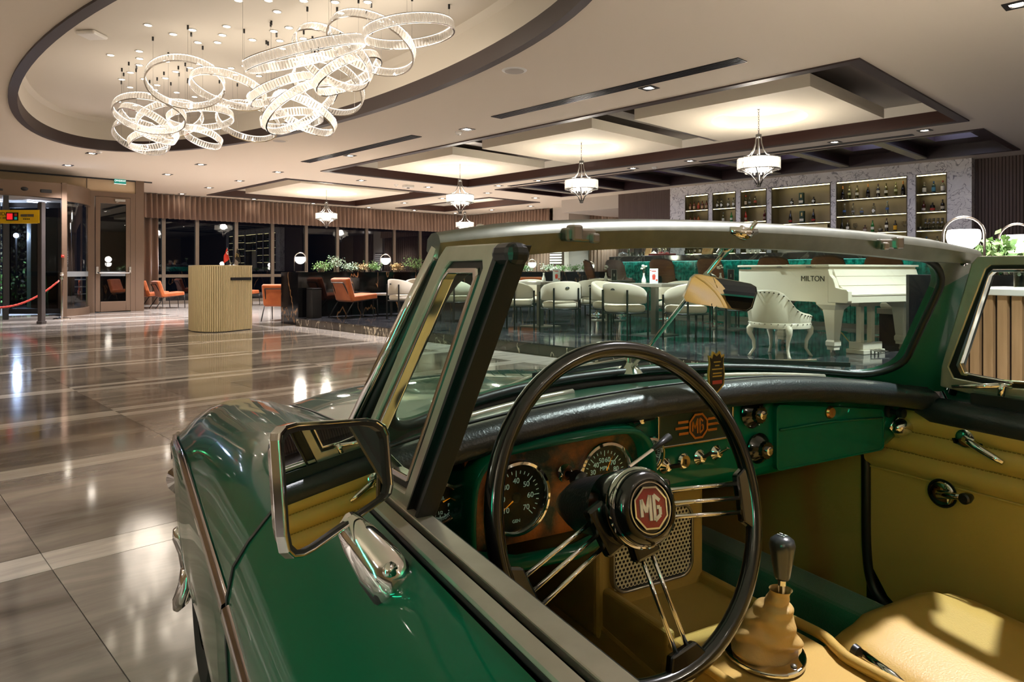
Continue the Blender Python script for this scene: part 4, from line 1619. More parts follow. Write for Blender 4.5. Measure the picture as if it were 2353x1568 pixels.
for k, px in enumerate((1717, 1731, 1742)):
    p = at_bar(px, 0.4)
    t = thing('white_cup', f'{ORD[k]} white cup beside the green bottles on the counter', 'cup', p)
    G().lathe([(0, 0), (.03, 0), (.042, .075), (.038, .075), (.027, .01), (0, .01)], 16).build('cup_body', m_whiteplastic, t, smooth=40)
    G().tube([(0, -.038, .055), (0, -.065, .05), (0, -.06, .025), (0, -.034, .02)], .005, 6).build('handle', m_whiteplastic, t)

DZ = 0.145
# ---------------------------------------------------------------- black marble planters
def planter(name, x0, x1, y0, y1, z0, z1, label):
    t = thing(name, label, 'planter', ((x0 + x1) / 2, (y0 + y1) / 2, z0))
    w, l, h = x1 - x0, y1 - y0, z1 - z0
    g = G()
    n = max(1, round(w / 1.9))
    for k in range(n):
        a, b = -w / 2 + w * k / n + .001, -w / 2 + w * (k + 1) / n - .001
        G().span((a, -l / 2, 0), (b, -l / 2 + 0.03, h)).build('front_panel', m_black, t)
        G().span((a, l / 2 - .03, 0), (b, l / 2, h)).build('rear_panel', m_black, t)
    G().span((-w / 2 - .001, -l / 2 + .031, 0), (-w / 2 + .03, l / 2 - .031, h)).build('end_panel', m_black, t)
    G().span((w / 2 - .03, -l / 2 + .031, 0), (w / 2 + .001, l / 2 - .031, h)).build('end_panel', m_black, t)
    G().span((-w / 2 + .03, -l / 2 + .03, h - .12), (w / 2 - .03, l / 2 - .03, h - .06)).build('soil', MATS.get('soil') or mat('soil', '2a211b', 0.9), t)
    return t


planter('marble_planter', 6.33, 16.9, 12.56, 13.29, 0.0, 1.03, 'long black marble planter wall with gold veins behind the lounge')
planter('marble_planter', 5.5, 9.6, 0.82, 1.42, 0.0, 1.03, 'black marble planter with gold veins behind the right quarter window')

m_leafg = mat('leaf_green', '4f7a3a', 0.55, noise=(14, '86a86a', 0.3, 0.7))
m_leafb = mat('leaf_blue', '5a7d63', 0.55, noise=(14, 'b4c2a4', 0.3, 0.7))
m_leafd = mat('leaf_dry', '8a6c3c', 0.6, noise=(14, 'c2a878', 0.3, 0.7))
m_stem = mat('stem', '5a4a34', 0.7)


def bush(x, y, z, w, h, m, label, seed, n=300, leaf=0.035):
    rnd = random.Random(seed)
    t = thing('planter_shrub', label, 'plant', (x, y, z))
    g = G()
    tips = []
    for k in range(14):
        a = rnd.uniform(0, 2 * PI)
        r_ = rnd.uniform(.3, 1) * w / 2
        tip = (r_ * math.cos(a), r_ * math.sin(a) * .8, h * rnd.uniform(.6, 1))
        tips.append(tip)
        g.tube([(0.05 * math.cos(a), .05 * math.sin(a), -.03), (tip[0] * .5, tip[1] * .5, tip[2] * .6), tip], [.006, .004, .002], 4)
    g.build('stem', m_stem, t)
    g = G()
    for k in range(n):
        b = rnd.choice(tips)
        p = Vector((b[0] + rnd.gauss(0, w * .1), b[1] + rnd.gauss(0, w * .1), max(.01, b[2] * rnd.uniform(.45, 1.05) + rnd.gauss(0, h * .06))))
        d = Vector((rnd.gauss(0, 1), rnd.gauss(0, 1), rnd.gauss(.4, .7))).normalized()
        s = d.cross(Vector((rnd.gauss(0, 1), rnd.gauss(0, 1), rnd.gauss(0, 1)))).normalized()
        l = leaf * rnd.uniform(.7, 1.4)
        g.add([p, p + d * l * .5 + s * l * .32, p + d * l, p + d * l * .5 - s * l * .32], [(0, 1, 2, 3)])
    stuff(g.build('foliage', m, t))
    return t


for k, (px, w, h, m, lb) in enumerate([
        (737, .55, .22, m_leafg, 'low green shrub at the left end of the long planter'), (772, .5, .34, m_leafb, 'tallest grey green shrub on the long planter'),
        (803, .45, .2, m_leafb, 'low grey green shrub right of the tallest one'), (828, .4, .19, m_leafd, 'low drier shrub left of the second globe lamp'),
        (853, .5, .22, m_leafg, 'rounded green shrub just left of the second globe lamp'), (914, .4, .19, m_leafd, 'brownish dry shrub right of the second globe lamp'),
        (950, .55, .33, m_leafg, 'bright green shrub beside the windscreen post'), (978, .4, .2, m_leafg, 'green shrub touching the windscreen post'),
        (1195, .5, .22, m_leafg, 'green shrub left of the globe lamp seen through the windscreen'), (1213, .4, .18, m_leafb, 'grey shrub under the globe lamp seen through the windscreen'),
        (1258, .5, .2, m_leafb, 'shrub beside the white flowers, seen through the windscreen'), (1290, .55, .2, m_leafg, 'shrub behind the white menu card of the near table'),
        (1318, .5, .2, m_leafg, 'shrub in the middle of the planter seen through the windscreen'), (1345, .5, .22, m_leafg, 'shrub beside the sideways bar stool')]):
    p = on_y(px, 620, 12.95)
    bush(p.x, p.y, 1.0, w * .8, h + .02, m, lb, 20 + k, 320 if px < 1000 else 220)
for k, (px, h, lb, yy) in enumerate([(2275, .2, 'spiky green plant between both large globe lamps', 1.2), (2318, .14, 'low green plant under the second large globe lamp', 1.3), (2345, .14, 'low green plant at the picture edge beside the second large lamp', 1.15)]):
    p = on_y(px, 620, yy)
    bush(p.x, p.y, .98, .34, h + .13, m_leafg, lb, 60 + k, 420, 0.05)

m_globe = glow('globe_glow', 'fff6ea', 5.5)
m_gun = mat('lamp_metal', '77706a', 0.28, metal=0.9)


def globe_lamp(label):
    t = thing('globe_lamp', label, 'lamp', group='globe lamps on the planters')
    G().lathe([(0, 0), (.085, 0), (.085, .018), (0, .018)], 20).build('base', m_gun, t, smooth=40)
    g = G()
    r_ = .118
    path = [(0, -r_, .018), (0, -r_, .27)] + [(0, -r_ * math.cos(PI * k / 12), .27 + r_ * math.sin(PI * k / 12) * 1.0) for k in range(1, 12)] + [(0, r_, .27), (0, r_, .018)]
    g.tube(path, .0085, 8)
    g.build('arch_stem', m_gun, t, smooth=True)
    g = G()
    g.ball((0, 0, .262), .1, 24, 16, (1, 1, .98), top=.42)
    g.build('globe', m_globe, t, smooth=50)
    lamp('POINT', (0, 0, .42), 10, 'fff0dc', size=.1, parent=t)
    return t


s0 = None
for px, yy, z, lb in ((690, 12.95, 1.03, 'globe lamp at the left end of the long planter'), (886, 12.95, 1.03, 'globe lamp in the middle of the long planter'),
                      (1223, 12.95, .97, 'globe lamp seen through the windscreen beside the quarter window'), (1357, 12.95, .93, 'globe lamp half hidden behind the sideways bar stool')):
    p = on_y(px, 600, yy)
    if s0 is None:
        s0 = globe_lamp(lb)
        s0.location = (p.x, p.y, z)
        s0.rotation_euler.z = YAW
    else:
        again(s0, (p.x, p.y, z), YAW, lb)
p = on_y(2214, 600, 1.25)
again(s0, (p.x, p.y, 1.03), YAW - .4, 'large looking globe lamp above the right windscreen corner')
p = on_y(2337, 600, 1.15)
again(s0, (p.x, p.y, 1.03), YAW - .4, 'globe lamp at the picture edge beside the large looking one')

# ---------------------------------------------------------------- orange slipper chairs
m_orange = mat('rust_velvet', 'b4561c', 0.7, sheen=0.4, noise=(7, 'c8692c', 0.3, 0.7))


def cushion(sx, sy, sz, M, m, name, parent, bev=0.03):
    g = G()
    g.box((0, 0, 0), (sx, sy, sz), 0, M)
    return g.build(name, m, parent, smooth=50, bevel=bev, segs=3)


def lounge(label):
    t = thing('lounge_chair', label, 'chair', group='rust orange lounge chairs')
    cushion(.58, .56, .12, Matrix.Translation((.06, 0, .385)) @ Matrix.Rotation(R(-5), 4, 'Y'), m_orange, 'seat', t)
    cushion(.11, .56, .46, Matrix.Translation((-.27, 0, .55)) @ Matrix.Rotation(R(-17), 4, 'Y'), m_orange, 'backrest', t)
    for s in (-1, 1):
        G().tube([(-.42, s * .27, .0), (-.2, s * .27, .32), (.34, s * .27, .36)], .0115, 6).build('leg', m_blackm, t, smooth=True)
        G().tube([(.34, s * .27, .36), (.36, s * .27, 0)], .0115, 6).build('leg', m_blackm, t, smooth=True)
        G().tube([(-.2, s * .25, .32), (-.27, s * .22, .42), (-.4, s * .2, .68)], .0115, 6).build('back_rail', m_blackm, t, smooth=True)
    G().tube([(-.4, -.2, .68), (-.4, .2, .68)], .0115, 6).build('back_bar', m_blackm, t)
    G().tube([(-.2, -.27, .32), (-.2, .27, .32)], .0115, 6).build('seat_bar', m_blackm, t)
    G().tube([(.34, -.27, .34), (.34, .27, .34)], .0115, 6).build('seat_bar', m_blackm, t)
    return t


l0 = lounge('orange lounge chair beside the escape door, nearer of the pair')
l0.location = (6.62, 20.95, 0)
again(l0, (6.42, 21.62, 0), 0.05, 'orange lounge chair behind the nearer one beside the escape door')
again(l0, (8.85, 21.05, 0), 0.0, 'orange lounge chair half hidden behind the reception podium')
again(l0, (6.72, 14.15, 0), 0.85, 'orange lounge chair seen from behind at the planter end')
again(l0, (7.28, 12.06, DZ), 0.05, 'orange lounge chair on the raised floor beside the dark bin')
again(l0, (10.9, 10.9, DZ), 1.2, 'orange lounge chair mostly hidden behind the white chairs')

# coffee tables
m_ctop = stone('table_marble', 'cfcac4', 'b5b0aa', rough=0.15, scale=3, stretch=(1, 1, 1), rand=0)


def coffee(label, loc):
    t = thing('coffee_table', label, 'table', loc)
    G().lathe([(0, .42), (.3, .42), (.3, .455), (0, .455)], 28).build('tabletop', m_ctop, t, smooth=40)
    for k in range(3):
        a = 2 * PI * k / 3 + .4
        G().tube([(.24 * math.cos(a), .24 * math.sin(a), .42), (.24 * math.cos(a), .24 * math.sin(a), 0)], .012, 6).build('leg', m_blackm, t)


coffee('round pale marble coffee table in front of the orange chair on the raised floor', (7.95, 12.0, DZ))
coffee('round pale coffee table between the orange chairs at the window wall', (7.75, 21.1, 0))

# bin and socket by the planter
t = thing('pedal_bin', 'dark rectangular waste bin against the black planter', 'bin', (6.56, 12.36, DZ))
G().span((-.1, -.12, 0), (.1, .12, .55)).build('bin_body', m_darkplastic, t, bevel=.008)
G().span((-.1, -.12, .552), (.1, .12, .575)).build('lid', m_blackm, t, bevel=.005)
p = on_y(719, 683, 12.555)
t = thing('wall_socket', 'cream double socket on the black planter front', 'socket', (p.x, 12.552, p.z))
G().span((-.042, -.006, -.042), (.042, .0, .042)).build('socket_plate', mat('socket_cream', 'c9b98c', 0.4), t, bevel=.003)
G().lathe([(0, -.008), (.018, -.008), (.02, -.006)], 12, Matrix.Rotation(PI / 2, 4, 'X') @ Matrix.Diagonal((1, 1, -1, 1))).build('socket_well', m_darkplastic, t)

# ---------------------------------------------------------------- white tub chairs
m_tub = mat('cream_fabric', 'd2c6b2', 0.75, sheen=0.3, bump=(120, 0.1))


def tub(label):
    t = thing('tub_chair', label, 'chair', group='cream tub chairs round the square tables')
    N = 26

    def shell(z0f, z1f, ri, ro):
        rows = []
        for k in range(N + 1):
            a = R(180 - 112 + 224 * k / N)
            q = abs(k - N / 2) / (N / 2)
            zt = .76 - .13 * q ** 2.2
            zb = .475
            e = .02
            c, s = math.cos(a), math.sin(a)
            yy = lambda r_, z: (r_ * c * .98, r_ * s, z)
            rows.append([yy(ri, zb + e), yy(ri, zt - e), yy(ri + .012, zt - .004), yy((ri + ro) / 2, zt), yy(ro - .012, zt - .004), yy(ro, zt - e), yy(ro, zb + e), yy(ro - .015, zb), yy(ri + .015, zb)])
        g = G()
        g.grid(rows, closed=True)
        g.f.append(list(range(9)))
        g.i.append(0)
        g.f.append([N * 9 + j for j in range(9)][::-1])
        g.i.append(0)
        return g
    shell(0, 0, .235, .3).build('backrest', m_tub, t, smooth=60)
    g = G()
    g.lathe([(0, .46), (.2, .462), (.262, .445), (.275, .42), (.27, .38), (.25, .36), (0, .36)], 30)
    g.build('seat', m_tub, t, smooth=True)
    for a, z in ((-68, .6), (68, .6), (180 - 38, .66), (180 + 38, .66)):
        c, s = math.cos(R(a)), math.sin(R(a))
        G().tube([(.312 * c, .312 * s, 0), (.312 * c, .312 * s, z)], .0135, 8).build('leg', m_blackm, t, smooth=40)
    G().tube([(.29 * math.cos(2 * PI * k / 32), .29 * math.sin(2 * PI * k / 32), .35) for k in range(32)], .011, 6, closed=True).build('seat_hoop', m_blackm, t, smooth=True)
    g = G()
    T = Matrix.Translation((-.298, 0, .655)) @ Matrix.Rotation(-PI / 2, 4, 'Y')
    g.add([(0, .034, 0)] + [(.026 * math.sin(PI * k / 10), .034 * math.cos(PI * k / 10), .0) for k in range(11)] + [(0, 0, .012)], [(j, j + 1, 12) for j in range(11)] + [(0, 12, 11)], Matrix.Translation((-.299, 0, .655)) @ Matrix(((0, 0, -1, 0), (0, 1, 0, 0), (1, 0, 0, 0), (0, 0, 0, 1))))
    g.build('back_handle', m_blackm, t)
    return t


T3 = (8.31, 5.71)
T1 = (8.24, 7.9)
T2 = (10.1, 7.95)
T4 = (9.97, 5.5)
CH = [((7.62, 5.72), 5, 'nearest cream tub chair seen from behind, left of the mirror'), ((8.03, 5.03), 75, 'cream tub chair partly hidden by the mirror corner'),
      ((8.22, 6.42), -95, 'cream tub chair behind the nearest one, at the far side of its table'), ((9.08, 5.85), 180, 'cream tub chair on the far side of the near table'),
      ((7.72, 6.98), 62, 'cream tub chair with back handle at upper right, middle of the row'), ((7.74, 7.97), 5, 'cream tub chair just right of the quarter window post'),
      ((8.72, 8.55), -130, 'cream tub chair whose back just shows behind the second table'), ((9.1, 7.45), 25, 'cream tub chair turned away behind the middle one'),
      ((7.99, 9.72), 0, 'cream tub chair framed by the quarter window'), ((8.75, 9.9), 170, 'cream tub chair cut by the right edge of the quarter window'),
      ((7.6, 10.85), 0, 'cream tub chair left of the car, beside the coffee table'), ((8.2, 11.15), -120, 'cream tub chair behind the leftmost cream one'),
      ((9.33, 4.98), 35, 'cream tub chair behind the mirror, nearest the piano'), ((10.6, 8.55), -140, 'cream tub chair at the far dark table'),
      ((10.6, 5.95), 200, 'cream tub chair between far table and bar')]
s0 = None
for (x, y), a, lb in CH:
    if s0 is None:
        s0 = tub(lb)
        s0.location = (x, y, DZ)
        s0.rotation_euler.z = R(a)
    else:
        again(s0, (x, y, DZ), R(a), lb)

m_ttop = stone('table_stone', '8d857c', 'a9a198', rough=0.2, scale=2.2, stretch=(1, 1, 1), rand=0)
m_ttopd = stone('table_stone_dark', '4b443f', '6a625a', rough=0.2, scale=2.2, stretch=(1, 1, 1), rand=0)
m_flower = mat('white_petal', 'efece2', 0.6)
m_paper = mat('menu_paper', 'dfe8ec', 0.6)
m_red = mat('print_red', 'd8493c', 0.6)
m_vase = mat('white_ceramic', 'eceae4', 0.25)


def dining(x, y, dark, lab):
    t = thing('dining_table', lab, 'table', (x, y, DZ), 0)
    m = m_ttopd if dark else m_ttop
    G().span((-.35, -.35, .69), (.35, .35, .735)).build('tabletop', m, t, bevel=.004)
    G().span((-.04, -.04, .012), (.04, .04, .69)).build('column', m_steel, t)
    G().span((-.24, -.24, 0), (.24, .24, .012)).build('base_plate', m_steel, t)


def table_set(x, y, dark, names, vx, mx_):
    z = DZ + .735
    t = thing('bud_vase', names[0], 'vase', (vx[0], vx[1], z))
    G().lathe([(0, 0), (.03, 0), (.034, .012), (.031, .05), (.014, .1), (.012, .12), (.017, .145), (.012, .145), (.008, .11), (0, .05)], 18).build('vase_body', m_vase, t, smooth=40)
    rnd = random.Random(int(x * 10))
    for k in range(5):
        a = rnd.uniform(0, 6.28)
        r_ = rnd.uniform(.01, .05)
        tip = (r_ * math.cos(a), r_ * math.sin(a), rnd.uniform(.2, .26))
        G().tube([(0, 0, .1), (tip[0] * .4, tip[1] * .4, .17), tip], .002, 4).build('stem', m_stem, t)
        g = G()
        for q in range(9):
            b = 2 * PI * q / 9
            g.ball((tip[0] + .012 * math.cos(b), tip[1] + .012 * math.sin(b), tip[2] + .004 * (q % 3)), .009, 6, 4)
        g.build('blossom', m_flower, t, smooth=True)
    t = thing('menu_card', names[1], 'menu', (mx_[0], mx_[1], z), YAW + PI)
    if dark:
        G().box((0, 0, .1), (.012, .1, .2)).build('card', MATS.get('menu_black') or mat('menu_black', '1b1a1c', 0.5), t)
        G().box((.0065, 0, .1), (.001, .014, .05)).build('printed_mark', m_steel, t)
        G().frame([(.0062, -.05, 0), (.0062, .05, 0), (.0062, .05, .2), (.0062, -.05, .2)], [(.0062, -.046, .004), (.0062, .046, .004), (.0062, .046, .196), (.0062, -.046, .196)], (.001, 0, 0)).build('card_edge', m_steel, t)
    else:
        G().box((0, 0, .105), (.012, .12, .21)).build('card', m_paper, t)
        g = G()
        g.add([(.0066, -.02, .05), (.0066, .018, .05), (.0066, .024, .11), (.0066, -.026, .11)], [(0, 1, 2, 3)])
        g.add([(.0066, -.026, .112), (.0066, .024, .112), (.0066, .012, .125), (.0066, -.014, .125)], [(0, 1, 2, 3)])
        g.bar((.0068, 0, .12), (.0068, .022, .145), .003, .001)
        g.build('printed_drink', m_red, t)
        g = G()
        g.lathe([(0, 0), (.014, 0)], 12, Matrix.Translation((.0067, .04, .045)) @ Matrix.Rotation(PI / 2, 4, 'Y'))
        g.lathe([(0, 0), (.008, 0)], 10, Matrix.Translation((.0067, -.045, .18)) @ Matrix.Rotation(PI / 2, 4, 'Y'))
        g.add([(.0066, -.03, .165), (.0066, .03, .165), (.0066, .03, .178), (.0066, -.03, .178)], [(0, 1, 2, 3)])
        g.build('printed_fruit', m_red, t)


dining(*T3, False, 'square grey stone table nearest the mirror')
dining(*T1, False, 'square grey stone table beside the quarter window post')
dining(*T2, True, 'square dark table in front of the sideways bar stools')
dining(*T4, True, 'square dark table hidden behind the hanging mirror')
def tp(px, py, z=DZ + .735):
    p = on_z(px, py, z)
    return (p.x, p.y)
table_set(*T3, False, ('white bud vase with flowers on the table nearest the mirror', 'white menu card with red drink on the table nearest the mirror'), (8.27, 5.87), (8.33, 5.74))
table_set(*T1, False, ('white bud vase with flowers on the second table', 'white menu card with red drink on the second table'), (8.22, 7.8), (8.33, 7.62))
table_set(*T2, True, ('white bud vase with two blooms on the far dark table', 'black menu card on the far dark table'), (10.05, 7.97), (10.1, 7.82))
table_set(*T4, True, ('white bud vase with flowers above the mirror', 'black menu card above the mirror corner'), (9.85, 5.55), (9.95, 5.43))

# ---------------------------------------------------------------- reception podium with two flags
m_pod = mat('champagne_metal', 'd8c69c', 0.45, metal=0.12)
pod = thing('reception_podium', 'fluted champagne coloured reception podium in the middle of the hall', 'podium', (4.8, 12.4, 0))
PI_ = Matrix.Translation(pod.location).inverted()
foot = []
A = Vector((5.31, 12.31))
B = Vector((4.80, 12.08))
for k in range(12):
    foot.append(A.lerp(B, k / 12))
ctrl = [B, Vector((4.56, 11.99)), Vector((4.38, 12.15)), Vector((4.36, 12.56))]
for k in range(14):
    s = k / 14
    foot.append(ctrl[0] * (1 - s) ** 3 + ctrl[1] * 3 * s * (1 - s) ** 2 + ctrl[2] * 3 * s * s * (1 - s) + ctrl[3] * s ** 3)
for a, b, n in ((Vector((4.36, 12.56)), Vector((4.42, 12.9)), 6), (Vector((4.42, 12.9)), Vector((5.05, 12.9)), 8), (Vector((5.05, 12.9)), A, 10)):
    for k in range(n):
        foot.append(a.lerp(b, k / n))
# resample evenly and flute
L = [0]
for k in range(len(foot)):
    L.append(L[-1] + (foot[(k + 1) % len(foot)] - foot[k]).length)
NF = 80


def along(s):
    s = s % L[-1]
    for k in range(len(foot)):
        if L[k + 1] >= s:
            q = (s - L[k]) / max(1e-9, L[k + 1] - L[k])
            a, b = foot[k], foot[(k + 1) % len(foot)]
            d = (b - a).normalized()
            return a.lerp(b, q), Vector((d.y, -d.x))
rows = [[], []]
for k in range(NF):
    for j, dd in ((0, -.03), (.2, -.03), (.24, .006), (.62, .014), (.96, .006)):
        p, n_ = along(L[-1] * (k + j) / NF)
        q = p - n_ * dd
        rows[0].append((q.x, q.y, .012))
        rows[1].append((q.x, q.y, 1.135))
g = G(PI_)
g.grid(rows, closed=True)
g.build('fluted_body', m_pod, pod)
g = G(PI_)
cx, cyy = sum(p.x for p in foot) / len(foot), sum(p.y for p in foot) / len(foot)
g.poly([(cx + (p.x - cx) * 1.015, cyy + (p.y - cyy) * 1.015, 1.135) for p in foot], (0, 0, .02))
g.build('podium_top', m_pod, pod)
g = G(PI_)
g.poly([(cx + (p.x - cx) * .95, cyy + (p.y - cyy) * .95, 0) for p in foot], (0, 0, .02))
g.build('plinth', m_darkplastic, pod)
g = G(PI_)
d = (A - B).normalized()
nn = Vector((d.y, -d.x))
a = B + d * .04 + nn * .016
b = A - d * .04 + nn * .016
g.bar((a.x, a.y, .915), (b.x, b.y, .915), .02, .05)
g.build('slot', MATS['vent_dark'], pod)


def flag(label, loc, lean, m, mark):
    t = thing('desk_flag', label, 'flag', loc, YAW - PI / 2)
    G().lathe([(0, 0), (.035, 0), (.03, .012), (0, .014)], 14).build('base', m_chrome, t, smooth=40)
    tip = Vector((lean * .5, 0, .32))
    G().tube([(0, 0, .01), tip], .004, 6).build('pole', m_chrome, t)
    g = G()
    s = -1 if lean < 0 else 1
    rows = []
    for k in range(7):
        q = k / 6
        top_ = tip * (1 - q * .6) + Vector((0, 0, 0))
        row = []
        for j in range(6):
            w_ = j / 5
            row.append((tip.x * (1 - .62 * q) + s * .1 * w_ * (.55 + .45 * q) + .0, -.012 * math.sin(w_ * 7 + q * 3), .31 - .2 * q - .13 * w_ * (1 - .35 * q)))
        rows.append(row)
    g.grid(rows)
    o = g.build('cloth', m, t, smooth=True)
    mark(t, s)


def star(t, s):
    g = G()
    for k in range(5):
        a = 2 * PI * k / 5
        g.add([(s * .05 + .014 * math.sin(a), -.016, .2 + .014 * math.cos(a)), (s * .05 + .006 * math.sin(a + .63), -.016, .2 + .006 * math.cos(a + .63)), (s * .05, -.016, .2), (s * .05 + .006 * math.sin(a - .63), -.016, .2 + .006 * math.cos(a - .63))], [(0, 1, 2, 3)])
    g.tube([(s * .04 + .022 * math.cos(R(60 + 24 * k)), -.015, .225 + .022 * math.sin(R(60 + 24 * k))) for k in range(11)], [.001, .003, .005, .006, .006, .006, .006, .006, .005, .003, .001], 5)
    g.build('flag_emblem', MATS.get('flag_white') or mat('flag_white', 'f2efe8', .6), t)


def gold(t, s):
    g = G()
    g.tube([(s * .06 + .03 * math.cos(R(-40 + 30 * k)), -.016, .17 + .034 * math.sin(R(-40 + 30 * k))) for k in range(10)], .003, 5)
    g.tube([(s * .06 + .014 * math.cos(R(200 - 28 * k)), -.016, .165 + .02 * math.sin(R(200 - 28 * k))) for k in range(9)], .003, 5)
    g.tube([(s * .04, -.016, .225), (s * .06, -.016, .205), (s * .065, -.016, .22)], .002, 5)
    g.build('flag_emblem', MATS['gilt'], t)


p = on_z(516, 608, 1.155)
flag('small red flag with white emblem on the podium', (4.98, 12.45, 1.155), -.12, mat('flag_red', 'd6331f', .6), star)
flag('small black flag with gold emblem on the podium', (5.03, 12.42, 1.155), .12, mat('flag_black', '131212', .6), gold)

# ---------------------------------------------------------------- metal detector gate, rope stanchion
det = thing('metal_detector', 'walk through metal detector with yellow panel at the entrance', 'detector', (2.65, 17.35, 0))
DI = Matrix.Translation(det.location).inverted()
p2 = Vector((2.82, 16.42, 0))
p1 = p2 - RT * .98
dd = (p2 - p1).normalized()
sd = Vector((-dd.y, dd.x, 0))
m_detg = mat('detector_grey', '3b3534', 0.4)
for q in (p1, p2):
    g = G(DI)
    a = q - sd * .0
    g.poly([q + dd * .045 + sd * .06, q - dd * .045 + sd * .06, q - dd * .045 - sd * .06, q + dd * .045 - sd * .06], (0, 0, 2.42))
    o = g.build('detector_post', m_detg if q is p2 else m_blackm, det, bevel=.015)
    g = G(DI)
    g.poly([q + dd * .055 + sd * .075, q - dd * .055 + sd * .075, q - dd * .055 - sd * .075, q + dd * .055 - sd * .075], (0, 0, .06))
    g.build('foot', m_detg, det, bevel=.01)
g = G(DI)
g.bar(p1 + Vector((0, 0, 2.13)), p2 + Vector((0, 0, 2.13)), .14, .26)
xb = g.build('cross_panel', mat('detector_yellow', 'e0b416', .4), det)
Mf = Matrix((( dd.x, -sd.x * -1, 0, 0), (dd.y, -sd.y * -1, 0, 0), (0, 0, 1, 0), (0, 0, 0, 1)))
fr = Matrix.Translation(DI @ ((p1 + p2) / 2) + Vector((0, 0, 2.13)) - sd * .072) @ Matrix(((dd.x, 0, -sd.x, 0), (dd.y, 0, -sd.y, 0), (0, 1, 0, 0), (0, 0, 0, 1)))
m_ink = mat('ink', '17140f', .5)
lettering('SECUDA', .1, .002, m_ink, det, fr @ Matrix.Translation((-.305, .05, 0)))
lettering('SEC 200', .05, .002, m_ink, det, fr @ Matrix.Translation((-.25, -.03, 0)))
g = G()
g.box((0, 0, 0), (.24, .16, .01), 0, fr @ Matrix.Translation((-.04, 0, .002)))
g.build('display_frame', m_blackm, det)
g = G()
g.box((0, 0, 0), (.11, .12, .01), 0, fr @ Matrix.Translation((-.085, 0, .006)))
g.build('display', mat('display_red', '9c1b22', .3, emit='e0242c', es=.5), det)
g = G()
g.box((0, 0, 0), (.05, .05, .01), 0, fr @ Matrix.Translation((.035, .035, .006)))
g.build('button', MATS['red_button'], det)
g = G()
g.box((0, 0, 0), (.05, .05, .01), 0, fr @ Matrix.Translation((.035, -.035, .006)))
g.build('button', MATS['sign_green'], det)
for k in range(2):
    G().box((0, 0, 0), (.12, .05, .008), 0, fr @ Matrix.Translation((.19 + .135 * k, .02, .003))).build('label_plate', m_steel, det)
g = G()
for k in range(4):
    g.box((0, 0, 0), (.02, .02, .008), 0, fr @ Matrix.Translation((.19 + .035 * k, -.05, .003)))
g.build('label_dot', m_ink, det)


def post(label, loc):
    t = thing('rope_stanchion', label, 'stanchion', loc)
    G().lathe([(0, 0), (.17, 0), (.165, .012), (.06, .03), (.03, .06), (0, .06)], 28).build('base', m_chrome, t, smooth=40)
    G().lathe([(0, .05), (.026, .05), (.026, .87), (.036, .88), (.036, .92), (.02, .93), (.02, .95), (0, .95)], 18).build('pole', m_chrome, t, smooth=40)
    G().ball((0, 0, .985), .045, 16, 10).build('ball_top', m_chrome, t, smooth=True)


post('chrome rope stanchion in front of the revolving door post', (3.44, 17.86, 0))
post('chrome rope stanchion beyond the metal detector, outside the frame', (1.3, 18.0, 0))
t = thing('barrier_rope', 'red twisted barrier rope hanging across the entrance', 'rope', (3.44, 17.86, 0))
pa, pb = Vector((-.05, 0, .84)), Vector((-2.1, .1, .84))
path = []
for k in range(41):
    s = k / 40
    p = pa.lerp(pb, s)
    path.append((p.x, p.y, p.z - .58 * 4 * s * (1 - s) * (.9 + .1 * s)))
m_rope = mat('rope_red', 'b5382a', .7)
for ph in (0, 2.09, 4.19):
    G().tube([(x + .0, y + .012 * math.cos(k * 1.6 + ph), z + .012 * math.sin(k * 1.6 + ph)) for k, (x, y, z) in enumerate(path)], .014, 6).build('strand', m_rope, t, smooth=True)
for a, b in ((path[0], path[1]), (path[-1], path[-2])):
    G().tube([a, b], .02, 8).build('end_hook', m_chrome, t)

# ---------------------------------------------------------------- white grand piano and its chair
m_ivory = mat('ivory_lacquer', 'e3dbc8', 0.18, coat=0.6)
m_ivoryd = mat('ivory_shade', 'd8cfba', 0.3)
PA = R(-17)
pn = thing('grand_piano', 'white baby grand piano on the raised floor behind the windscreen', 'piano', (7.387, 2.746, DZ), PA)
# local: x along keyboard, y towards the tail; z from the raised floor
z0, z1 = .58, .93
outl = [(0, .22), (0, 1.45)]
for k in range(1, 13):
    a = PI - PI * k / 12 * .78
    outl.append((.42 + .42 * math.cos(a), 1.45 + .16 * math.sin(a)))
outl += [(.92, 1.3), (1.1, 1.0), (1.3, .78), (1.45, .6), (1.48, .22)]
g = G()
g.poly([(x, y, z0) for x, y in outl], (0, 0, z1 - z0))
g.build('case', m_ivory, pn, smooth=30)
lid = [(x + (-.015 if x < .01 else .015), y + (.0 if y < .3 else .015)) for x, y in outl]
for nm, sel in (('lid', lid),):
    g = G()
    g.poly([(x, max(y, .38), .985 - .03) for x, y in lid], (0, 0, .025))
    g.build('lid', m_ivory, pn, bevel=.006)
g = G()
g.poly([(x, y, .955) for x, y in ((-.015, .2), (1.495, .2), (1.495, .375), (-.015, .375))], (0, 0, .025))
g.build('front_lid', m_ivory, pn, bevel=.006)
g = G()
g.poly([(.02, .22, .93), (1.46, .22, .93), (1.46, 1.0, .93), (.02, 1.3, .93)], (0, 0, .025))
g.build('rim', m_ivoryd, pn)
for x in (.25, .65):
    G().box((-.012, x + .2, .955), (.02, .06, .012)).build('lid_hinge', m_steel, pn)
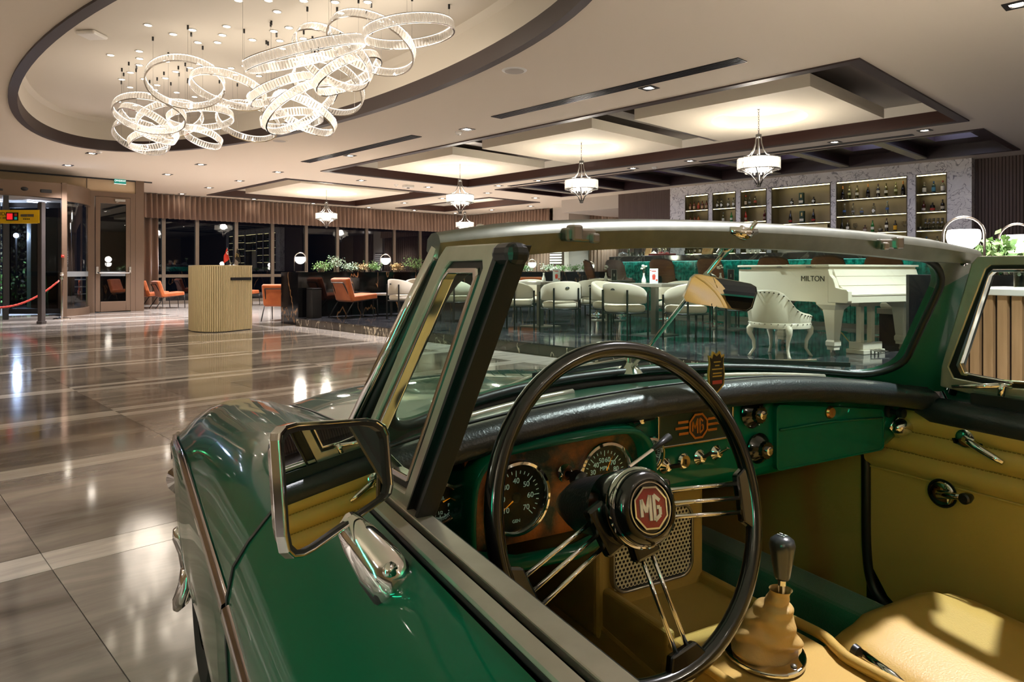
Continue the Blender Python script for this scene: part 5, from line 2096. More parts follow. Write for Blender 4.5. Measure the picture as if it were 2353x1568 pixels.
# cheeks with the S curve, key slip, fallboard
S = [(.22, .93), (.2, .87), (.16, .83), (.14, .78), (.13, .74), (.06, .725), (.0, .72), (-.02, .7), (-.02, .6), (.0, .58), (.22, .58)]
for x in (0.0, 1.42):
    g = G()
    g.poly([(x, y, z) for y, z in S], (.06, 0, 0))
    g.build('key_cheek', m_ivory, pn, bevel=.006)
g = G()
g.span((.06, -.015, .58), (1.42, .22, .66))
g.build('key_slip', m_ivory, pn, bevel=.004)
g = G()
g.poly([(.06, .2, .93), (.06, .165, .84), (.06, .13, .76), (.06, .04, .70), (.06, 0.0, .665), (.06, .22, .665)], (1.36, 0, 0))
g.build('fallboard', m_ivory, pn, smooth=40)
g = G()
g.span((.06, -.02, .655), (1.42, .0, .662)).span((.06, .118, .757), (1.42, .135, .762)).span((.06, .168, .855), (1.42, .18, .86))
g.build('groove', m_ivoryd, pn)
for x, y in ((.12, .25), (1.33, .3), (.55, 1.3)):
    g = G()
    T = Matrix.Translation((x, y, 0))
    sq = lambda w, z: [(-w, -w, z), (w, -w, z), (w, w, z), (-w, w, z)]
    g.grid([[T @ Vector(p) for p in sq(w, z)] for w, z in ((.12, .58), (.12, .555), (.075, .5), (.065, .42), (.045, .18), (.055, .16), (.055, .12), (.045, .1), (.045, .075))], closed=True)
    lg = g.build('leg', m_ivory, pn, bevel=.004)
    g = G()
    g.lathe([(0, .07), (.02, .07), (.02, .05), (0, .05)], 12, T)
    g.lathe([(0, -.012), (.025, -.012), (.025, .012), (0, .012)], 14, T @ Matrix.Translation((.0, 0, .027)) @ Matrix.Rotation(PI / 2, 4, 'Y'))
    g.build('caster', m_steel, lg)
g = G()
g.span((.6, .28, .12), (.66, .34, .58)).span((.78, .28, .12), (.84, .34, .58)).span((.56, .22, .05), (.88, .4, .13)).span((.54, .26, .52), (.9, .36, .58)).span((.54, .2, .0), (.9, .42, .05))
g.build('pedal_lyre', m_ivory, pn, bevel=.006)
for k in range(3):
    G().bar((.66 + .06 * k, .2, .05), (.66 + .06 * k, .08, .035), .025, .012).build('pedal', m_steel, pn, bevel=.004)
G().tube([(.62, .42, .1), (.62, .9, .56)], .006, 6).build('lyre_brace', MATS['gilt'], pn)
lettering('MILTON', .083, .001, m_ink, pn, Matrix.Translation((-.003, .41, .826)) @ Matrix.Rotation(-PI / 2, 4, 'Z') @ Matrix.Rotation(PI / 2, 4, 'X'))

m_vinyl = mat('cream_vinyl', 'd3cab6', 0.45)
ch = thing('piano_chair', 'cream upholstered low armchair with studded edge and curved legs by the piano', 'chair', (7.23, 3.38, DZ), R(-2))
ch.scale = (1.1, 1.1, .84)
# faces local +x; the wrap-around back at -x
N = 28


def hgt(a):
    q = abs(a - 180) / 118
    return .86 - .1 * q ** 2 - .26 * max(0, (q - .28) / .72) ** 1.1 if q > .0 else .86


rows = []
studs = []
for k in range(N + 1):
    a = 180 - 118 + 236 * k / N
    q = abs(a - 180) / 118
    c, s = math.cos(R(a)), math.sin(R(a))
    zt = .85 - .27 * (1 / (1 + math.exp(-(q - .40) * 15))) - .05 * q * q
    rx, ry = .27, .285
    P = lambda d, z: ((rx + d) * c, (ry + d) * s, z)
    rows.append([P(-.045, .43), P(-.045, zt - .02), P(-.025, zt), P(-.005, zt + .003), P(.015, zt - .015), P(.0, .43)])
    studs.append(P(.017, zt - .03))
g = G()
g.grid(rows, closed=True)
g.f += [[0, 1, 2, 3, 4, 5], [N * 6 + j for j in range(6)][::-1]]
g.i += [0, 0]
g.build('backrest', m_vinyl, ch, smooth=60)
g = G()
g.lathe([(0, .5), (.2, .5), (.24, .48), (.25, .44), (.245, .42), (0, .42)], 28, Matrix.Diagonal((1.05, 1.1, 1, 1)))
g.build('seat', m_vinyl, ch, smooth=True)
g = G()
g.lathe([(.262, .44), (.268, .43), (.262, .37), (.24, .365), (.2, .365)], 28, Matrix.Diagonal((1.05, 1.1, 1, 1)))
g.build('seat_rail', m_ivory, ch, smooth=50)
g = G()
for p in studs:
    g.ball(p, .008, 6, 4)
for k in range(30):
    a = 2 * PI * k / 30
    g.ball((.277 * math.cos(a), .292 * math.sin(a), .425), .007, 6, 4)
stuff(g.build('stud', mat('stud_bronze', '4a4036', .35, metal=.8), ch))
for x, y in ((-.17, -.17), (-.17, .17), (.18, -.18), (.18, .18)):
    n = Vector((x, y, 0)).normalized()
    pth = [Vector((x, y, 0)) + n * d + Vector((0, 0, z)) for d, z in ((.05, 0), (.035, .03), (.0, .1), (.005, .2), (.045, .3), (.04, .36), (.02, .4))]
    G().tube(pth, [.02, .016, .015, .019, .028, .034, .03], 8).build('leg', m_ivory, ch, smooth=True)

# dark display stand and small bench right of the piano
p = Vector((6.93, 1.90, DZ))
t = thing('display_stand', 'tall dark glossy display board seen through the right windscreen corner', 'stand', (p.x, p.y, DZ), YAW)
g = G()
d_ = FW.x * p.x + FW.y * p.y
G().box((0, -.1, .44), (.05, .52, .88)).build('board', mat('board_gloss', '14161f', .3), t, bevel=.004)
G().box((0, -.1, .01), (.3, .5, .02)).build('foot', m_blackm, t)
p = on_x(2085, 738, 9.5)
t = thing('side_bench', 'low bench with white cushion behind the display board', 'bench', (p.x, p.y, DZ), PA)
G().span((-.3, -.2, .38), (.3, .2, .45)).build('bench_frame', m_column, t, bevel=.004)
G().span((-.28, -.18, .45), (.28, .18, .52)).build('cushion', m_vinyl, t, bevel=.025, segs=3)
G().span((-.28, -.18, 0), (.28, .18, .38)).build('bench_body', m_walnut, t)
lettering('AB', .06, .002, m_ink, t, Matrix.Translation((-.1, -.203, .415)) @ Matrix.Rotation(PI / 2, 4, 'X'))

# slatted host stand behind the right quarter window
p = on_z(2350, 668, .96)
hs = thing('host_stand', 'pale wooden slatted stand with white top behind the right quarter window', 'stand', (4.62, .72, 0), R(-25))
m_oak = mat('oak_slat', 'a07a55', .5, noise=(6, 'b88f68', .3, .7), stretch=(6, 6, .6))
G().span((-.26, -.34, .05), (.24, .34, .93)).build('cabinet', m_walnut, hs)
for k in range(9):
    y = -.34 + .68 * (k + .5) / 9
    G().span((-.285, y - .026, .05), (-.26, y + .026, .93)).build('slat', m_oak, hs, bevel=.003)
for k in range(6):
    x = -.24 + .48 * (k + .5) / 6
    G().span((x - .026, .34, .05), (x + .026, .365, .93)).build('slat', m_oak, hs, bevel=.003)
G().span((-.3, -.38, .93), (.26, .38, .965)).build('stand_top', m_whiteplastic, hs, bevel=.004)
t = thing('flower_glass', 'small glass with a white bloom on the slatted stand', 'vase', (4.5, .78, .965))
G().lathe([(0, 0), (.035, 0), (.035, .1), (.031, .1), (.031, .008), (0, .008)], 16).build('tumbler', bmat('dfe6e2', True), t, smooth=40)
g = G()
rnd = random.Random(2)
for k in range(30):
    g.ball((rnd.gauss(0, .02), rnd.gauss(0, .02), .13 + rnd.gauss(0, .015)), .01, 6, 4)
g.build('blossom', m_flower, t, smooth=True)

# white louvre on the column recess
p = on_x(1278, 580, 19.15)
t = thing('wall_louvre', 'white louvred wall unit seen under the windscreen header', 'louvre', (19.15, p.y, 1.0))
G().span((0, -.33, 0), (.05, .33, .95)).build('back_plate', m_flute, t)
for k in range(6):
    G().box((-.02, 0, .35 + k * .1), (.02, .6, .06), 0, None).build('blade', m_whiteplastic, t)
G().box((-.02, 0, .14), (.03, .6, .14)).build('control_box', m_whiteplastic, t, bevel=.008)

G().span((2.45, 18.3, 0), (2.55, 18.4, 2.68)).build('wing_brush', m_blackm, d2)
# ---------------------------------------------------------------- outside in the dark
g = G()
g.span((-15, 20.3, -.3), (5.4, 40, -.02)).span((5.4, 24.2, -.3), (40, 40, -.02))
struct(g.build('ground', mat('night_paving', '2a2a2e', .7)))
g = G()
rnd = random.Random(9)
for k in range(5000):
    p = Vector((rnd.uniform(-3, 5.0), rnd.uniform(26.0, 26.6), rnd.uniform(0, 2.6)))
    d = Vector((rnd.gauss(0, 1), rnd.gauss(0, 1), rnd.gauss(0, 1))).normalized()
    s = d.cross(Vector((rnd.gauss(0, 1), rnd.gauss(0, 1), rnd.gauss(0, 1)))).normalized()
    g.add([p, p + d * .06 + s * .04, p + d * .12, p + d * .06 - s * .04], [(0, 1, 2, 3)])
o = g.build('hedge', mat('hedge_leaf', '4b4a38', .6))
tag(o, 'dark hedge outside beyond the revolving door', 'hedge', kind='stuff')
o = None
t = thing('street_lamp', 'bright bluish lamp shining outside the revolving door', 'lamp', (on_y(37, 555, 25.0).x, 25.0, 0))
G().tube([(0, 0, 0), (0, 0, 2.05)], .03, 8).build('pole', m_blackm, t)
G().ball((0, 0, 2.1), .07, 12, 8).build('lamp_globe', glow('street_glow', 'cfe6ff', 90), t, smooth=True)
lamp('POINT', (0, -.2, 2.1), 220, 'cfe2ff', size=.08, parent=t)
t = thing('railing', 'white metal railing outside the revolving door', 'railing', (4.6, 24.6, 0))
a = on_y(80, 700, 24.6).x - 4.6
b = on_y(122, 700, 24.6).x - 4.6
for k in range(5):
    G().tube([(a, 0, .12 + .22 * k), (b + 1.0, 0, .12 + .22 * k)], .022, 6).build('rail', m_whiteplastic, t)
for x in (a, b + .3):
    G().tube([(x, 0, 0), (x, 0, 1.0)], .03, 6).build('post', m_whiteplastic, t)
p = on_y(35, 640, 25.2)
t = thing('lit_bush', 'bush lit bright green outside the entrance', 'plant', (p.x - .9, 25.2, 0))
g = G()
for k in range(700):
    p = Vector((rnd.gauss(0, .5), rnd.gauss(0, .2), abs(rnd.gauss(.6, .3))))
    d = Vector((rnd.gauss(0, 1), rnd.gauss(0, 1), rnd.gauss(0, 1))).normalized()
    s = d.cross(Vector((rnd.gauss(0, 1), rnd.gauss(0, 1), rnd.gauss(0, 1)))).normalized()
    g.add([p, p + d * .05 + s * .04, p + d * .1, p + d * .05 - s * .04], [(0, 1, 2, 3)])
stuff(g.build('foliage', m_leafg, t))
lamp('POINT', (0, -.6, .4), 6, '6dff9a', size=.1, parent=t)
t = thing('planter_pot', 'tall brown planter with pale rim behind the curved glass', 'pot', (4.3, 23.0, 0))
G().lathe([(0, 0), (.3, 0), (.42, 1.0), (.0, 1.0)], 4, Matrix.Rotation(R(45), 4, 'Z')).build('pot_body', m_walnut, t)
G().span((-.32, -.32, 1.0), (.32, .32, 1.05)).build('pot_rim', m_whiteplastic, t)
t = thing('stone_pillar', 'grey stone clad pillar outside the curved glass', 'pillar', (4.25, 23.9, 0))
G().span((-.45, -.3, 0), (.45, .3, 2.6)).build('cladding', m_column, t)
G().bar((-.3, -.33, 1.25), (-.3, -.33, 2.0), .03, .03).build('pull_handle', m_chrome, t)

# ================================================================ the car
m_paint = mat('green_paint', '00553f', 0.35, coat=1.0, spec=0.05)
m_paint.node_tree.nodes['Principled BSDF'].inputs['Coat IOR'].default_value = 1.27
m_paintd = mat('green_trim_paint', '1d5640', 0.3, coat=0.6)
m_alum = mat('satin_aluminium', 'ada597', 0.3, metal=0.6, noise=(30, 'bcb5a8', 0.3, 0.7))
m_header = mat('header_metal', '74776d', 0.36, metal=0.85, noise=(30, '84877c', 0.3, 0.7))
m_rubber = mat('black_rubber', '0b0c0c', 0.45)
m_pad = mat('black_padding', '202327', 0.33, bump=(260, 0.35))
m_tan = mat('tan_leather', 'b8964f', 0.42, bump=(330, 0.22), noise=(5, 'b6954d', 0.3, 0.7))
m_tand = mat('tan_trim', 'a78d48', 0.48, bump=(330, 0.2))
m_carpet = mat('green_carpet', '0f7552', 0.95, sheen=0.5, bump=(500, 0.8))
m_hide = mat('gaiter_leather', 'b4955a', 0.5, bump=(70, 0.9))
m_dial = mat('dial_black', '15130f', 0.35)
m_tick = mat('dial_print', 'dfe5da', 0.5, emit='c8e6da', es=0.06)
m_needle = mat('needle_orange', 'f08a1c', 0.4, emit='f08a1c', es=0.25)
m_wheelblk = mat('wheel_black', '070908', 0.16, coat=0.6)
m_mirror = mat('mirror_glass', 'f2f4f3', 0.0, metal=1.0)
m_screen = thin_glass('screen_glass', 'd6ebe0', 1.3, 0.012)
m_quarter = thin_glass('quarter_glass', 'dcebe4', 1.22, 0.008)
m_tyre = mat('tyre', '0c0c0c', 0.7)
m_softop = mat('hood_cloth', '14120f', 0.8)
m_badge = mat('badge_red', '7a0d14', 0.18, coat=0.7)
m_bronze2 = mat('badge_bronze', 'c98b52', 0.25, metal=0.9)

CO = RT * 0.403 + FW * 1.09
car = thing('car', 'dark green open two seat classic sports car with tan leather interior', 'car', (CO.x, CO.y, 0), YAW - PI / 2 + R(90 - 61))


def part(g, name, m, parent=None, **k):
    return g.build(name, m, parent or car, **k)


def interp(tab, v):
    if v <= tab[0][0]:
        return tab[0][1]
    for k in range(len(tab) - 1):
        (a, x), (b, y) = tab[k], tab[k + 1]
        if v <= b:
            q = (v - a) / (b - a)
            p0, p3 = tab[max(k - 1, 0)], tab[min(k + 2, len(tab) - 1)]
            m0 = (y - p0[1]) / max(1e-6, b - p0[0]) * (b - a)
            m1 = (p3[1] - x) / max(1e-6, p3[0] - a) * (b - a)
            return (2 * q ** 3 - 3 * q * q + 1) * x + (q ** 3 - 2 * q * q + q) * m0 + (3 * q * q - 2 * q ** 3) * y + (q ** 3 - q * q) * m1
    return tab[-1][1]


WC = [(.13, .803), (.4, .79), (.7, .765), (1.0, .737), (1.25, .712), (1.45, .676), (1.6, .63), (1.72, .56), (1.8, .46)]
WV = [(.13, .80), (.4, .762), (.85, .708), (1.17, .68), (1.48, .637), (1.7, .56), (1.8, .46)]
WB = [(.40, .848), (.8, .80), (1.0, .776), (1.3, .728), (1.6, .665), (1.74, .60), (1.8, .54)]
UO = [(.13, .776), (1.1, .776), (1.35, .764), (1.55, .735), (1.7, .69), (1.8, .62)]


def side_low(v):
    lo = .24
    for vc in (1.2, -1.1):
        d = abs(v - vc)
        if d < .345:
            lo = max(lo, .3 + math.sqrt(.345 ** 2 - d * d))
    return lo


def wing(s):
    rows = []
    for k in range(61):
        v = .13 + 1.67 * k / 60
        wc, wv, uo = interp(WC, v), interp(WV, v), interp(UO, v)
        sc = uo / .776
        fl_ = .010 * max(0, 1 - ((v - 1.15) / .42) ** 2)
        lo = side_low(v)
        st = min(.655, wc - .09)
        pts = [(-.452, wv), (-.50, wv + (wc - wv) * .35), (-.55, wv + (wc - wv) * .8), (-.60, wc), (-.645 * sc, wc - .004), (-.69 * sc, wc - .018),
               (-.727 * sc, wc - .042), (-.753 * sc, wc - .070), (-.768 * sc, wc * .35 + st * .65 - .024), (-.776 * sc, st)]
        for j in range(1, 7):
            w = st + (lo - st) * j / 6 if st > lo else st - .01 * j
            bul = .778 - .07 * max(0, (.55 - w) / .33) ** 2 + fl_
            pts.append((-bul * sc, min(w, st)))
        rows.append([(-s * u if s > 0 else u, v, w) for u, w in pts])
    g = G()
    g.grid(rows)
    return part(g, 'front_wing', m_paint, smooth=True)


wing(-1)
wing(1)
g = G()
rows = []
for k in range(41):
    v = .40 + 1.4 * k / 40
    b, e = interp(WB, v), interp(WV, v)
    rows.append([(u, v + .0, e + (b - e) * (1 - abs(u / .447) ** 2.4)) for u in [(-.447 + .894 * j / 24) for j in range(25)]])
g.grid(rows)
part(g, 'bonnet', m_paint, smooth=True)
# scuttle between bonnet and screen
g = G()
rows = []
for k in range(7):
    q = k / 6
    row = []
    for j in range(31):
        s = -1 + 2 * j / 30
        f = abs(s) ** 2.2
        u0, v0, w0 = s * .66, .365 + (.13 - .365) * f, .848 + (.80 - .848) * f
        u1, v1 = s * .46, .395
        w1 = interp(WV, .4) + (interp(WB, .4) - interp(WV, .4)) * (1 - abs(s * .46 / .447) ** 2.4 if abs(s) < .97 else 0)
        row.append((u0 + (u1 - u0) * q, v0 + (v1 - v0) * q, w0 + (w1 - w0) * q - .002))
    rows.append(row)
g.grid(rows)
part(g, 'scuttle', m_paint, smooth=True)
for s in (-1, 1):      # bonnet shut lines
    g = G()
    g.tube([(s * .45, .42 + 1.3 * k / 30, interp(WV, .42 + 1.3 * k / 30) + .0) for k in range(31)], .003, 5)
    part(g, 'bonnet_gap', m_rubber)
g = G()
g.tube([(-.45, .41, .757), (-.3, .405, .80), (0, .40, .849), (.3, .405, .80), (.45, .41, .757)], .004, 5)
part(g, 'scuttle_seal', m_rubber)

# ---- doors: outer skin, rails
SK = [(-.668, .819), (-.685, .812), (-.705, .79), (-.727, .762), (-.752, .733), (-.769, .706), (-.776, .672), (-.777, .62), (-.772, .5), (-.76, .38), (-.735, .28), (-.71, .235)]


def door(s):
    g = G()
    rows = []
    for k in range(17):
        v = .124 - .93 * k / 16
        t_ = .003 * math.sin(PI * k / 16)
        rows.append([(-s * (u - t_), v, w + (.0 if w < .7 else -.012 * max(0, (-.2 - v)) * (1 if s > 0 else 1) * .2)) for u, w in SK])
    g.grid(rows)
    d = part(g, 'door', m_paint, smooth=True)
    z = lambda v: .819 + (-.03 * max(0, v) - 0.0)
    for nm, a, b, h0, h1, m in (('outer_seal', -.650, -.668, .0, .004, m_rubber), ('belt_moulding', -.654, -.667, .003, .008, m_alum), ('window_slot', -.642, -.650, -.05, -.012, m_rubber), ('inner_capping', -.622, -.642, -.004, .004, m_alum)):
        g = G()
        rows = []
        for k in range(13):
            v = .02 - .80 * k / 12
            rows.append([(-s * a, v, z(v) + h0), (-s * a, v, z(v) + h1), (-s * b, v, z(v) + h1), (-s * b, v, z(v) + h0)])
        g.grid(rows, closed=True)
        g.build(nm, m, d, bevel=.0015 if nm == 'inner_capping' else 0)
    g = G()
    g.span((-s * .622, .02, .40), (-s * .610, -.78, .812))
    g.build('inner_skin', m_rubber, d)
    return d


dl = door(1 * 1)
dr = door(-1)
# chrome side strips
for s in (-1, 1):
    for a, b in ((1.62, .133), (.122, -.80)):
        g = G()
        n = 30
        rows = []
        for k in range(n + 1):
            v = a + (b - a) * k / n
            uo = interp(UO, v) if v > .13 else .777
            w = min(.655, interp(WC, v) - .09) if v > .13 else .655
            rows.append([(s * (uo - .002), v, w + .011), (s * (uo + .007), v, w + .006), (s * (uo + .008), v, w - .004), (s * (uo - .001), v, w - .011)])
        g.grid(rows)
        part(g, 'side_strip', m_chrome, smooth=True)
    g = G()
    g.tube([(s * u * -1 * -1 if False else s * abs(u), .1275, w) for u, w in SK], .0032, 5)
    part(g, 'shut_line', m_rubber)
    # sill
    g = G()
    g.span((s * .60, -.82, .16), (s * .712, .85, .245))
    part(g, 'sill', m_paint, bevel=.01)
# rear body
g = G()
rows = []
for k in range(31):
    v = -.80 - 1.35 * k / 30
    q = k / 30
    tail = max(0, (q - .7) / .3) ** 2
    wt = .80 - .03 * q - .30 * tail
    row = []
    for j in range(41):
        t_ = -1 + 2 * j / 40
        a = abs(t_)
        sg = 1 if t_ > 0 else -1
        lo = side_low(v)
        if a < .7:
            u = a / .7 * .64
            w = wt + .015 * (1 - (a / .7) ** 2) + .02 * max(0, a / .7 - .7)
        elif a < .85:
            r_ = (a - .7) / .15
            u = .64 + .137 * math.sin(r_ * PI / 2)
            w = wt - .14 * (1 - math.cos(r_ * PI / 2))
        else:
            u = .777
            top_ = wt - .14
            w = top_ + (min(lo, top_) - top_) * (a - .85) / .15
        row.append((sg * u * (1 - .12 * tail), v, w))
    rows.append(row)
g.grid(rows)
part(g, 'rear_body', m_paint, smooth=True)
g = G()
g.span((-.62, -1.0, .60), (.62, -.82, .835))
part(g, 'hood_cover', m_softop, bevel=.04)

# ---- wheels
for s in (-1, 1):
    for v in (1.2, -1.1):
        T = Matrix.Translation((s * .645, v, .3)) @ Matrix.Rotation(s * PI / 2, 4, 'Y')
        g = G()
        g.lathe([(.2, -.07), (.28, -.075), (.298, -.055), (.302, 0), (.298, .055), (.28, .075), (.2, .07)], 40, T)
        w_ = part(g, 'wheel', m_tyre, smooth=50)
        g = G()
        g.lathe([(.2, .068), (.205, .05), (.19, .03), (.19, -.05)], 32, T)
        g.lathe([(0, .1), (.03, .1), (.045, .075), (.055, .03), (.0, .02)], 20, T)
        g.build('rim', m_chrome, w_, smooth=40)
        g = G()
        for k in range(32):
            a = 2 * PI * k / 32
            g.tube([T @ Vector((.05 * math.cos(a + .5 * (k % 2 * 2 - 1)), .05 * math.sin(a + .5 * (k % 2 * 2 - 1)), .05)), T @ Vector((.195 * math.cos(a), .195 * math.sin(a), .0))], .0025, 4)
        stuff(g.build('wire_spoke', m_chrome, w_))
        g = G()
        for a in (0.0, PI):
            c, s_ = math.cos(a + R(90 if v > 0 else 30)), math.sin(a + R(90 if v > 0 else 30))
            d = Vector((math.cos(R(0)) * 0, 0, 0))
            pth = [(.0, .095), (.045, .1), (.085, .118), (.105, .128)]
            vv = Vector((c, s_, 0))
            # ears stand up and down
            vv = Vector((1, 0, 0)) * (1 if a == 0 else -1)
            g.tube([T @ (vv * r_ + Vector((0, 0, z))) for r_, z in pth], [.022, .024, .02, .008], 8)
        g.build('spinner', m_chrome, w_, smooth=True)
    g = G()     # inner arch lining
    g.span((s * .40, .84, .2), (s * .47, 1.56, .56))
    part(g, 'arch_lining', m_rubber)

# ---- nose: grille, lamps, bumper
g = G()
g.span((-.62, 1.70, .3), (.62, 1.76, .52))
part(g, 'nose_panel', m_paint, bevel=.03)
g = G()
for k in range(25):
    u = -.3 + .6 * k / 24
    g.span((u - .004, 1.77, .36), (u + .004, 1.80, .5))
stuff(part(g, 'grille', m_chrome))
for s in (-1, 1):
    T = Matrix.Translation((s * .56, 1.60, .47)) @ Matrix.Rotation(-PI / 2, 4, 'X')
    g = G()
    g.lathe([(.095, .0), (.098, .08), (.085, .1), (.08, .1)], 28, T)
    h = part(g, 'headlamp', m_chrome, smooth=40)
    g = G()
    g.lathe([(.082, .1), (.06, .115), (0, .125)], 28, T)
    g.build('lamp_lens', bmat('e8eeee', True), h, smooth=True)
g = G()
g.tube([(-.74, 1.66, .40), (-.6, 1.83, .4), (0, 1.9, .4), (.6, 1.83, .4), (.74, 1.66, .4)], .045, 10)
part(g, 'front_bumper', m_chrome, smooth=True)

# ---- windscreen
def S(s, t, off=0.0):
    f = abs(s) ** 2.2
    v0, w0 = .358 - .2835 * t, .853 + .27 * t
    v1, w1 = .135 - .135 * t, .81 + .28 * t
    u = s * (.575 + .07 * (1 - t))
    return Vector((u, v0 + (v1 - v0) * f, w0 + (w1 - w0) * f)) + Vector((.30 * s * abs(s), -.69, -.724 * .0 + -.3)) * off


def rrect(s0, s1, t0, t1, rs, rt, ne=20, nc=7):
    out = []
    for cs, ct, a0 in ((s1 - rs, t1 - rt, 0), (s0 + rs, t1 - rt, 90), (s0 + rs, t0 + rt, 180), (s1 - rs, t0 + rt, 270)):
        arc = [(cs + rs * math.cos(R(a0 + 90 * k / nc)), ct + rt * math.sin(R(a0 + 90 * k / nc))) for k in range(nc + 1)]
        if out:
            a, b = out[-1], arc[0]
            out += [(a[0] + (b[0] - a[0]) * k / ne, a[1] + (b[1] - a[1]) * k / ne) for k in range(1, ne)]
        out += arc
    a, b = out[-1], out[0]
    out += [(a[0] + (b[0] - a[0]) * k / ne, a[1] + (b[1] - a[1]) * k / ne) for k in range(1, ne)]
    return out


outer = rrect(-.972, 1.045, -.03, 1.0, .03, .03)
inner = rrect(-.90, .915, .035, .945, .13, .2)
fr_ = part(G(), 'windscreen', m_alum)
g = G()
o1 = [S(s, t, .012) for s, t in outer]
i1 = [S(s, t, .012) for s, t in inner]
o2 = [S(s, t, -.012) for s, t in outer]
i2 = [S(s, t, -.012) for s, t in inner]
n = len(outer)
vs = o1 + i1 + o2 + i2
for k in range(n):
    j = (k + 1) % n
    tt = max(outer[k][1], outer[j][1])
    g.m = 0 if min(outer[k][1], outer[j][1]) > .93 else 1
    base = len(g.v)
    q = [o1[k], o1[j], i1[j], i1[k], o2[k], o2[j], i2[j], i2[k]]
    g.add(q, [(0, 1, 2, 3), (5, 4, 7, 6), (1, 0, 4, 5), (3, 2, 6, 7)])
g.build('screen_frame', [m_header, m_paintd], fr_, smooth=35)
# header rail across the top
g = G()
rows = []
for k in range(41):
    s = -.968 + 1.968 * k / 40
    c = S(s, 1.0)
    e = 1 - .35 * max(0, abs(s) - .8) / .2
    pf = [(-.016, -.026), (-.026, .0), (-.02, .012), (-.008, .018), (.012, .017), (.03, .008), (.034, -.012), (.01, -.026)]
    rows.append([(c.x * 1.012, c.y + a * e, c.z + b * e) for a, b in pf])
g.grid(rows, closed=True)
g.f += [[0, 1, 2, 3, 4, 5, 6, 7], [40 * 8 + j for j in range(8)][::-1]]
g.i += [0, 0]
g.build('header_rail', m_header, fr_, smooth=40)
g = G()
rows = [[S(-.93 + 1.86 * j / 30, .01 + .95 * k / 10) for j in range(31)] for k in range(11)]
g.grid(rows)
g.build('glass', m_screen, fr_, smooth=True)
g = G()
g.tube([S(s, t, .012) for s, t in inner], .0075, 8, closed=True)
g.build('rubber_seal', m_rubber, fr_, smooth=True)
g = G()
g.tube([S(-1 + 2 * k / 30, -.05, .01) for k in range(31)], .016, 8)
g.build('base_seal', m_rubber, fr_, smooth=True)
for s in (-1, 1):      # hood catches, screws, corner plates
    c = S(s * .60, 1.0)
    g = G()
    g.box((c.x, c.y - .028, c.z - .004), (.055, .014, .018), R(-9 * s))
    g.box((c.x + .012 * s, c.y - .036, c.z - .002), (.018, .016, .022), R(-9 * s))
    g.box((c.x - .022 * s, c.y - .034, c.z - .008), (.014, .01, .014), R(-9 * s))
    g.build('hood_catch', m_steel, fr_, bevel=.003)
    c = S(s * .962, .955, .0)
    g = G()
    g.lathe([(0, .016), (.005, .016), (.0055, .013), (.009, .012), (.01, .008)], 14, Matrix.Translation(c) @ Matrix.Rotation(R(102), 4, 'X'))
    g.build('screw', m_chrome, fr_, smooth=40)
    for q in (.86, .78, .72):
        c = S(-q, 1.0)
        if s < 0:
            g = G()
            g.lathe([(0, .0195), (.004, .0185), (.006, .016), (.006, .008)], 12, Matrix.Translation(c))
            g.build('stud', m_chrome, fr_, smooth=40)

# mirror rod, bracket, mirror
b0, b1 = Vector((0, .352, .853)), Vector((0, .066, 1.115))
g = G()
g.tube([b0, b1], .0042, 8)
rod = part(g, 'mirror_rod', m_chrome, smooth=True)
g = G()
g.box((0, .345, .856), (.075, .022, .008), 0)
g.lathe([(.03, 0), (.022, .008), (.008, .018), (.006, .03)], 16, Matrix.Translation((0, .348, .856)))
g.build('rod_foot', m_chrome, rod, smooth=40, bevel=.002)
g = G()
g.tube([(0, .05, 1.128), (0, .075, 1.112), (0, .1, 1.088)], [.008, .013, .009], 10)
g.tube([(-.03, .052, 1.125), (.0, .05, 1.12), (.03, .052, 1.125)], [.006, .012, .006], 8)
g.tube([(.008, .055, 1.115), (.012, .035, 1.14)], .0035, 6)
g.build('rod_clamp', m_chrome, rod, smooth=True)
mir = thing('rear_view_mirror', None, None)
mir.parent = car
MM = Matrix.Translation((.012, .112, 1.022)) @ Matrix.Rotation(R(-28), 4, 'Z') @ Matrix.Rotation(R(5.5), 4, 'X')
mo = [(-.0432, .0308), (-.0342, .0308), (.0512, .015), (.0604, .0097), (.0623, .0007), (.0549, -.0265), (.0468, -.0318), (-.0419, -.0189), (-.0593, -.0143), (-.0625, -.0075), (-.0506, .0248)]
g = G(MM)
g.frame([(x * 1.015, 0, z * 1.025) for x, z in mo], [(x * .985, 0, z * .965) for x, z in mo], (0, .010, 0))
g.build('mirror_rim', m_chrome, mir)
g = G(MM)
g.add([(x, .001, z) for x, z in mo], [tuple(range(len(mo)))])
g.build('mirror_glass', m_mirror, mir)
g = G(MM)
g.grid([[(x, .012, z) for x, z in mo], [(x * .8, .022, z * .8) for x, z in mo], [(0, .03, 0)] * len(mo)], closed=True)
g.build('mirror_back', m_chrome, mir, smooth=True)
g = G()
g.tube([(0, .137, 1.054), (.004, .125, 1.045), (.01, .122, 1.03)], [.008, .01, .008], 8)
g.build('mirror_clamp', m_chrome, mir, smooth=True)

# ---- quarterlights (front quarter windows)
def Q(s, v, w, off=0.0):
    return Vector((s * (.555 + .28 * (1.09 - w) + off), v, w))


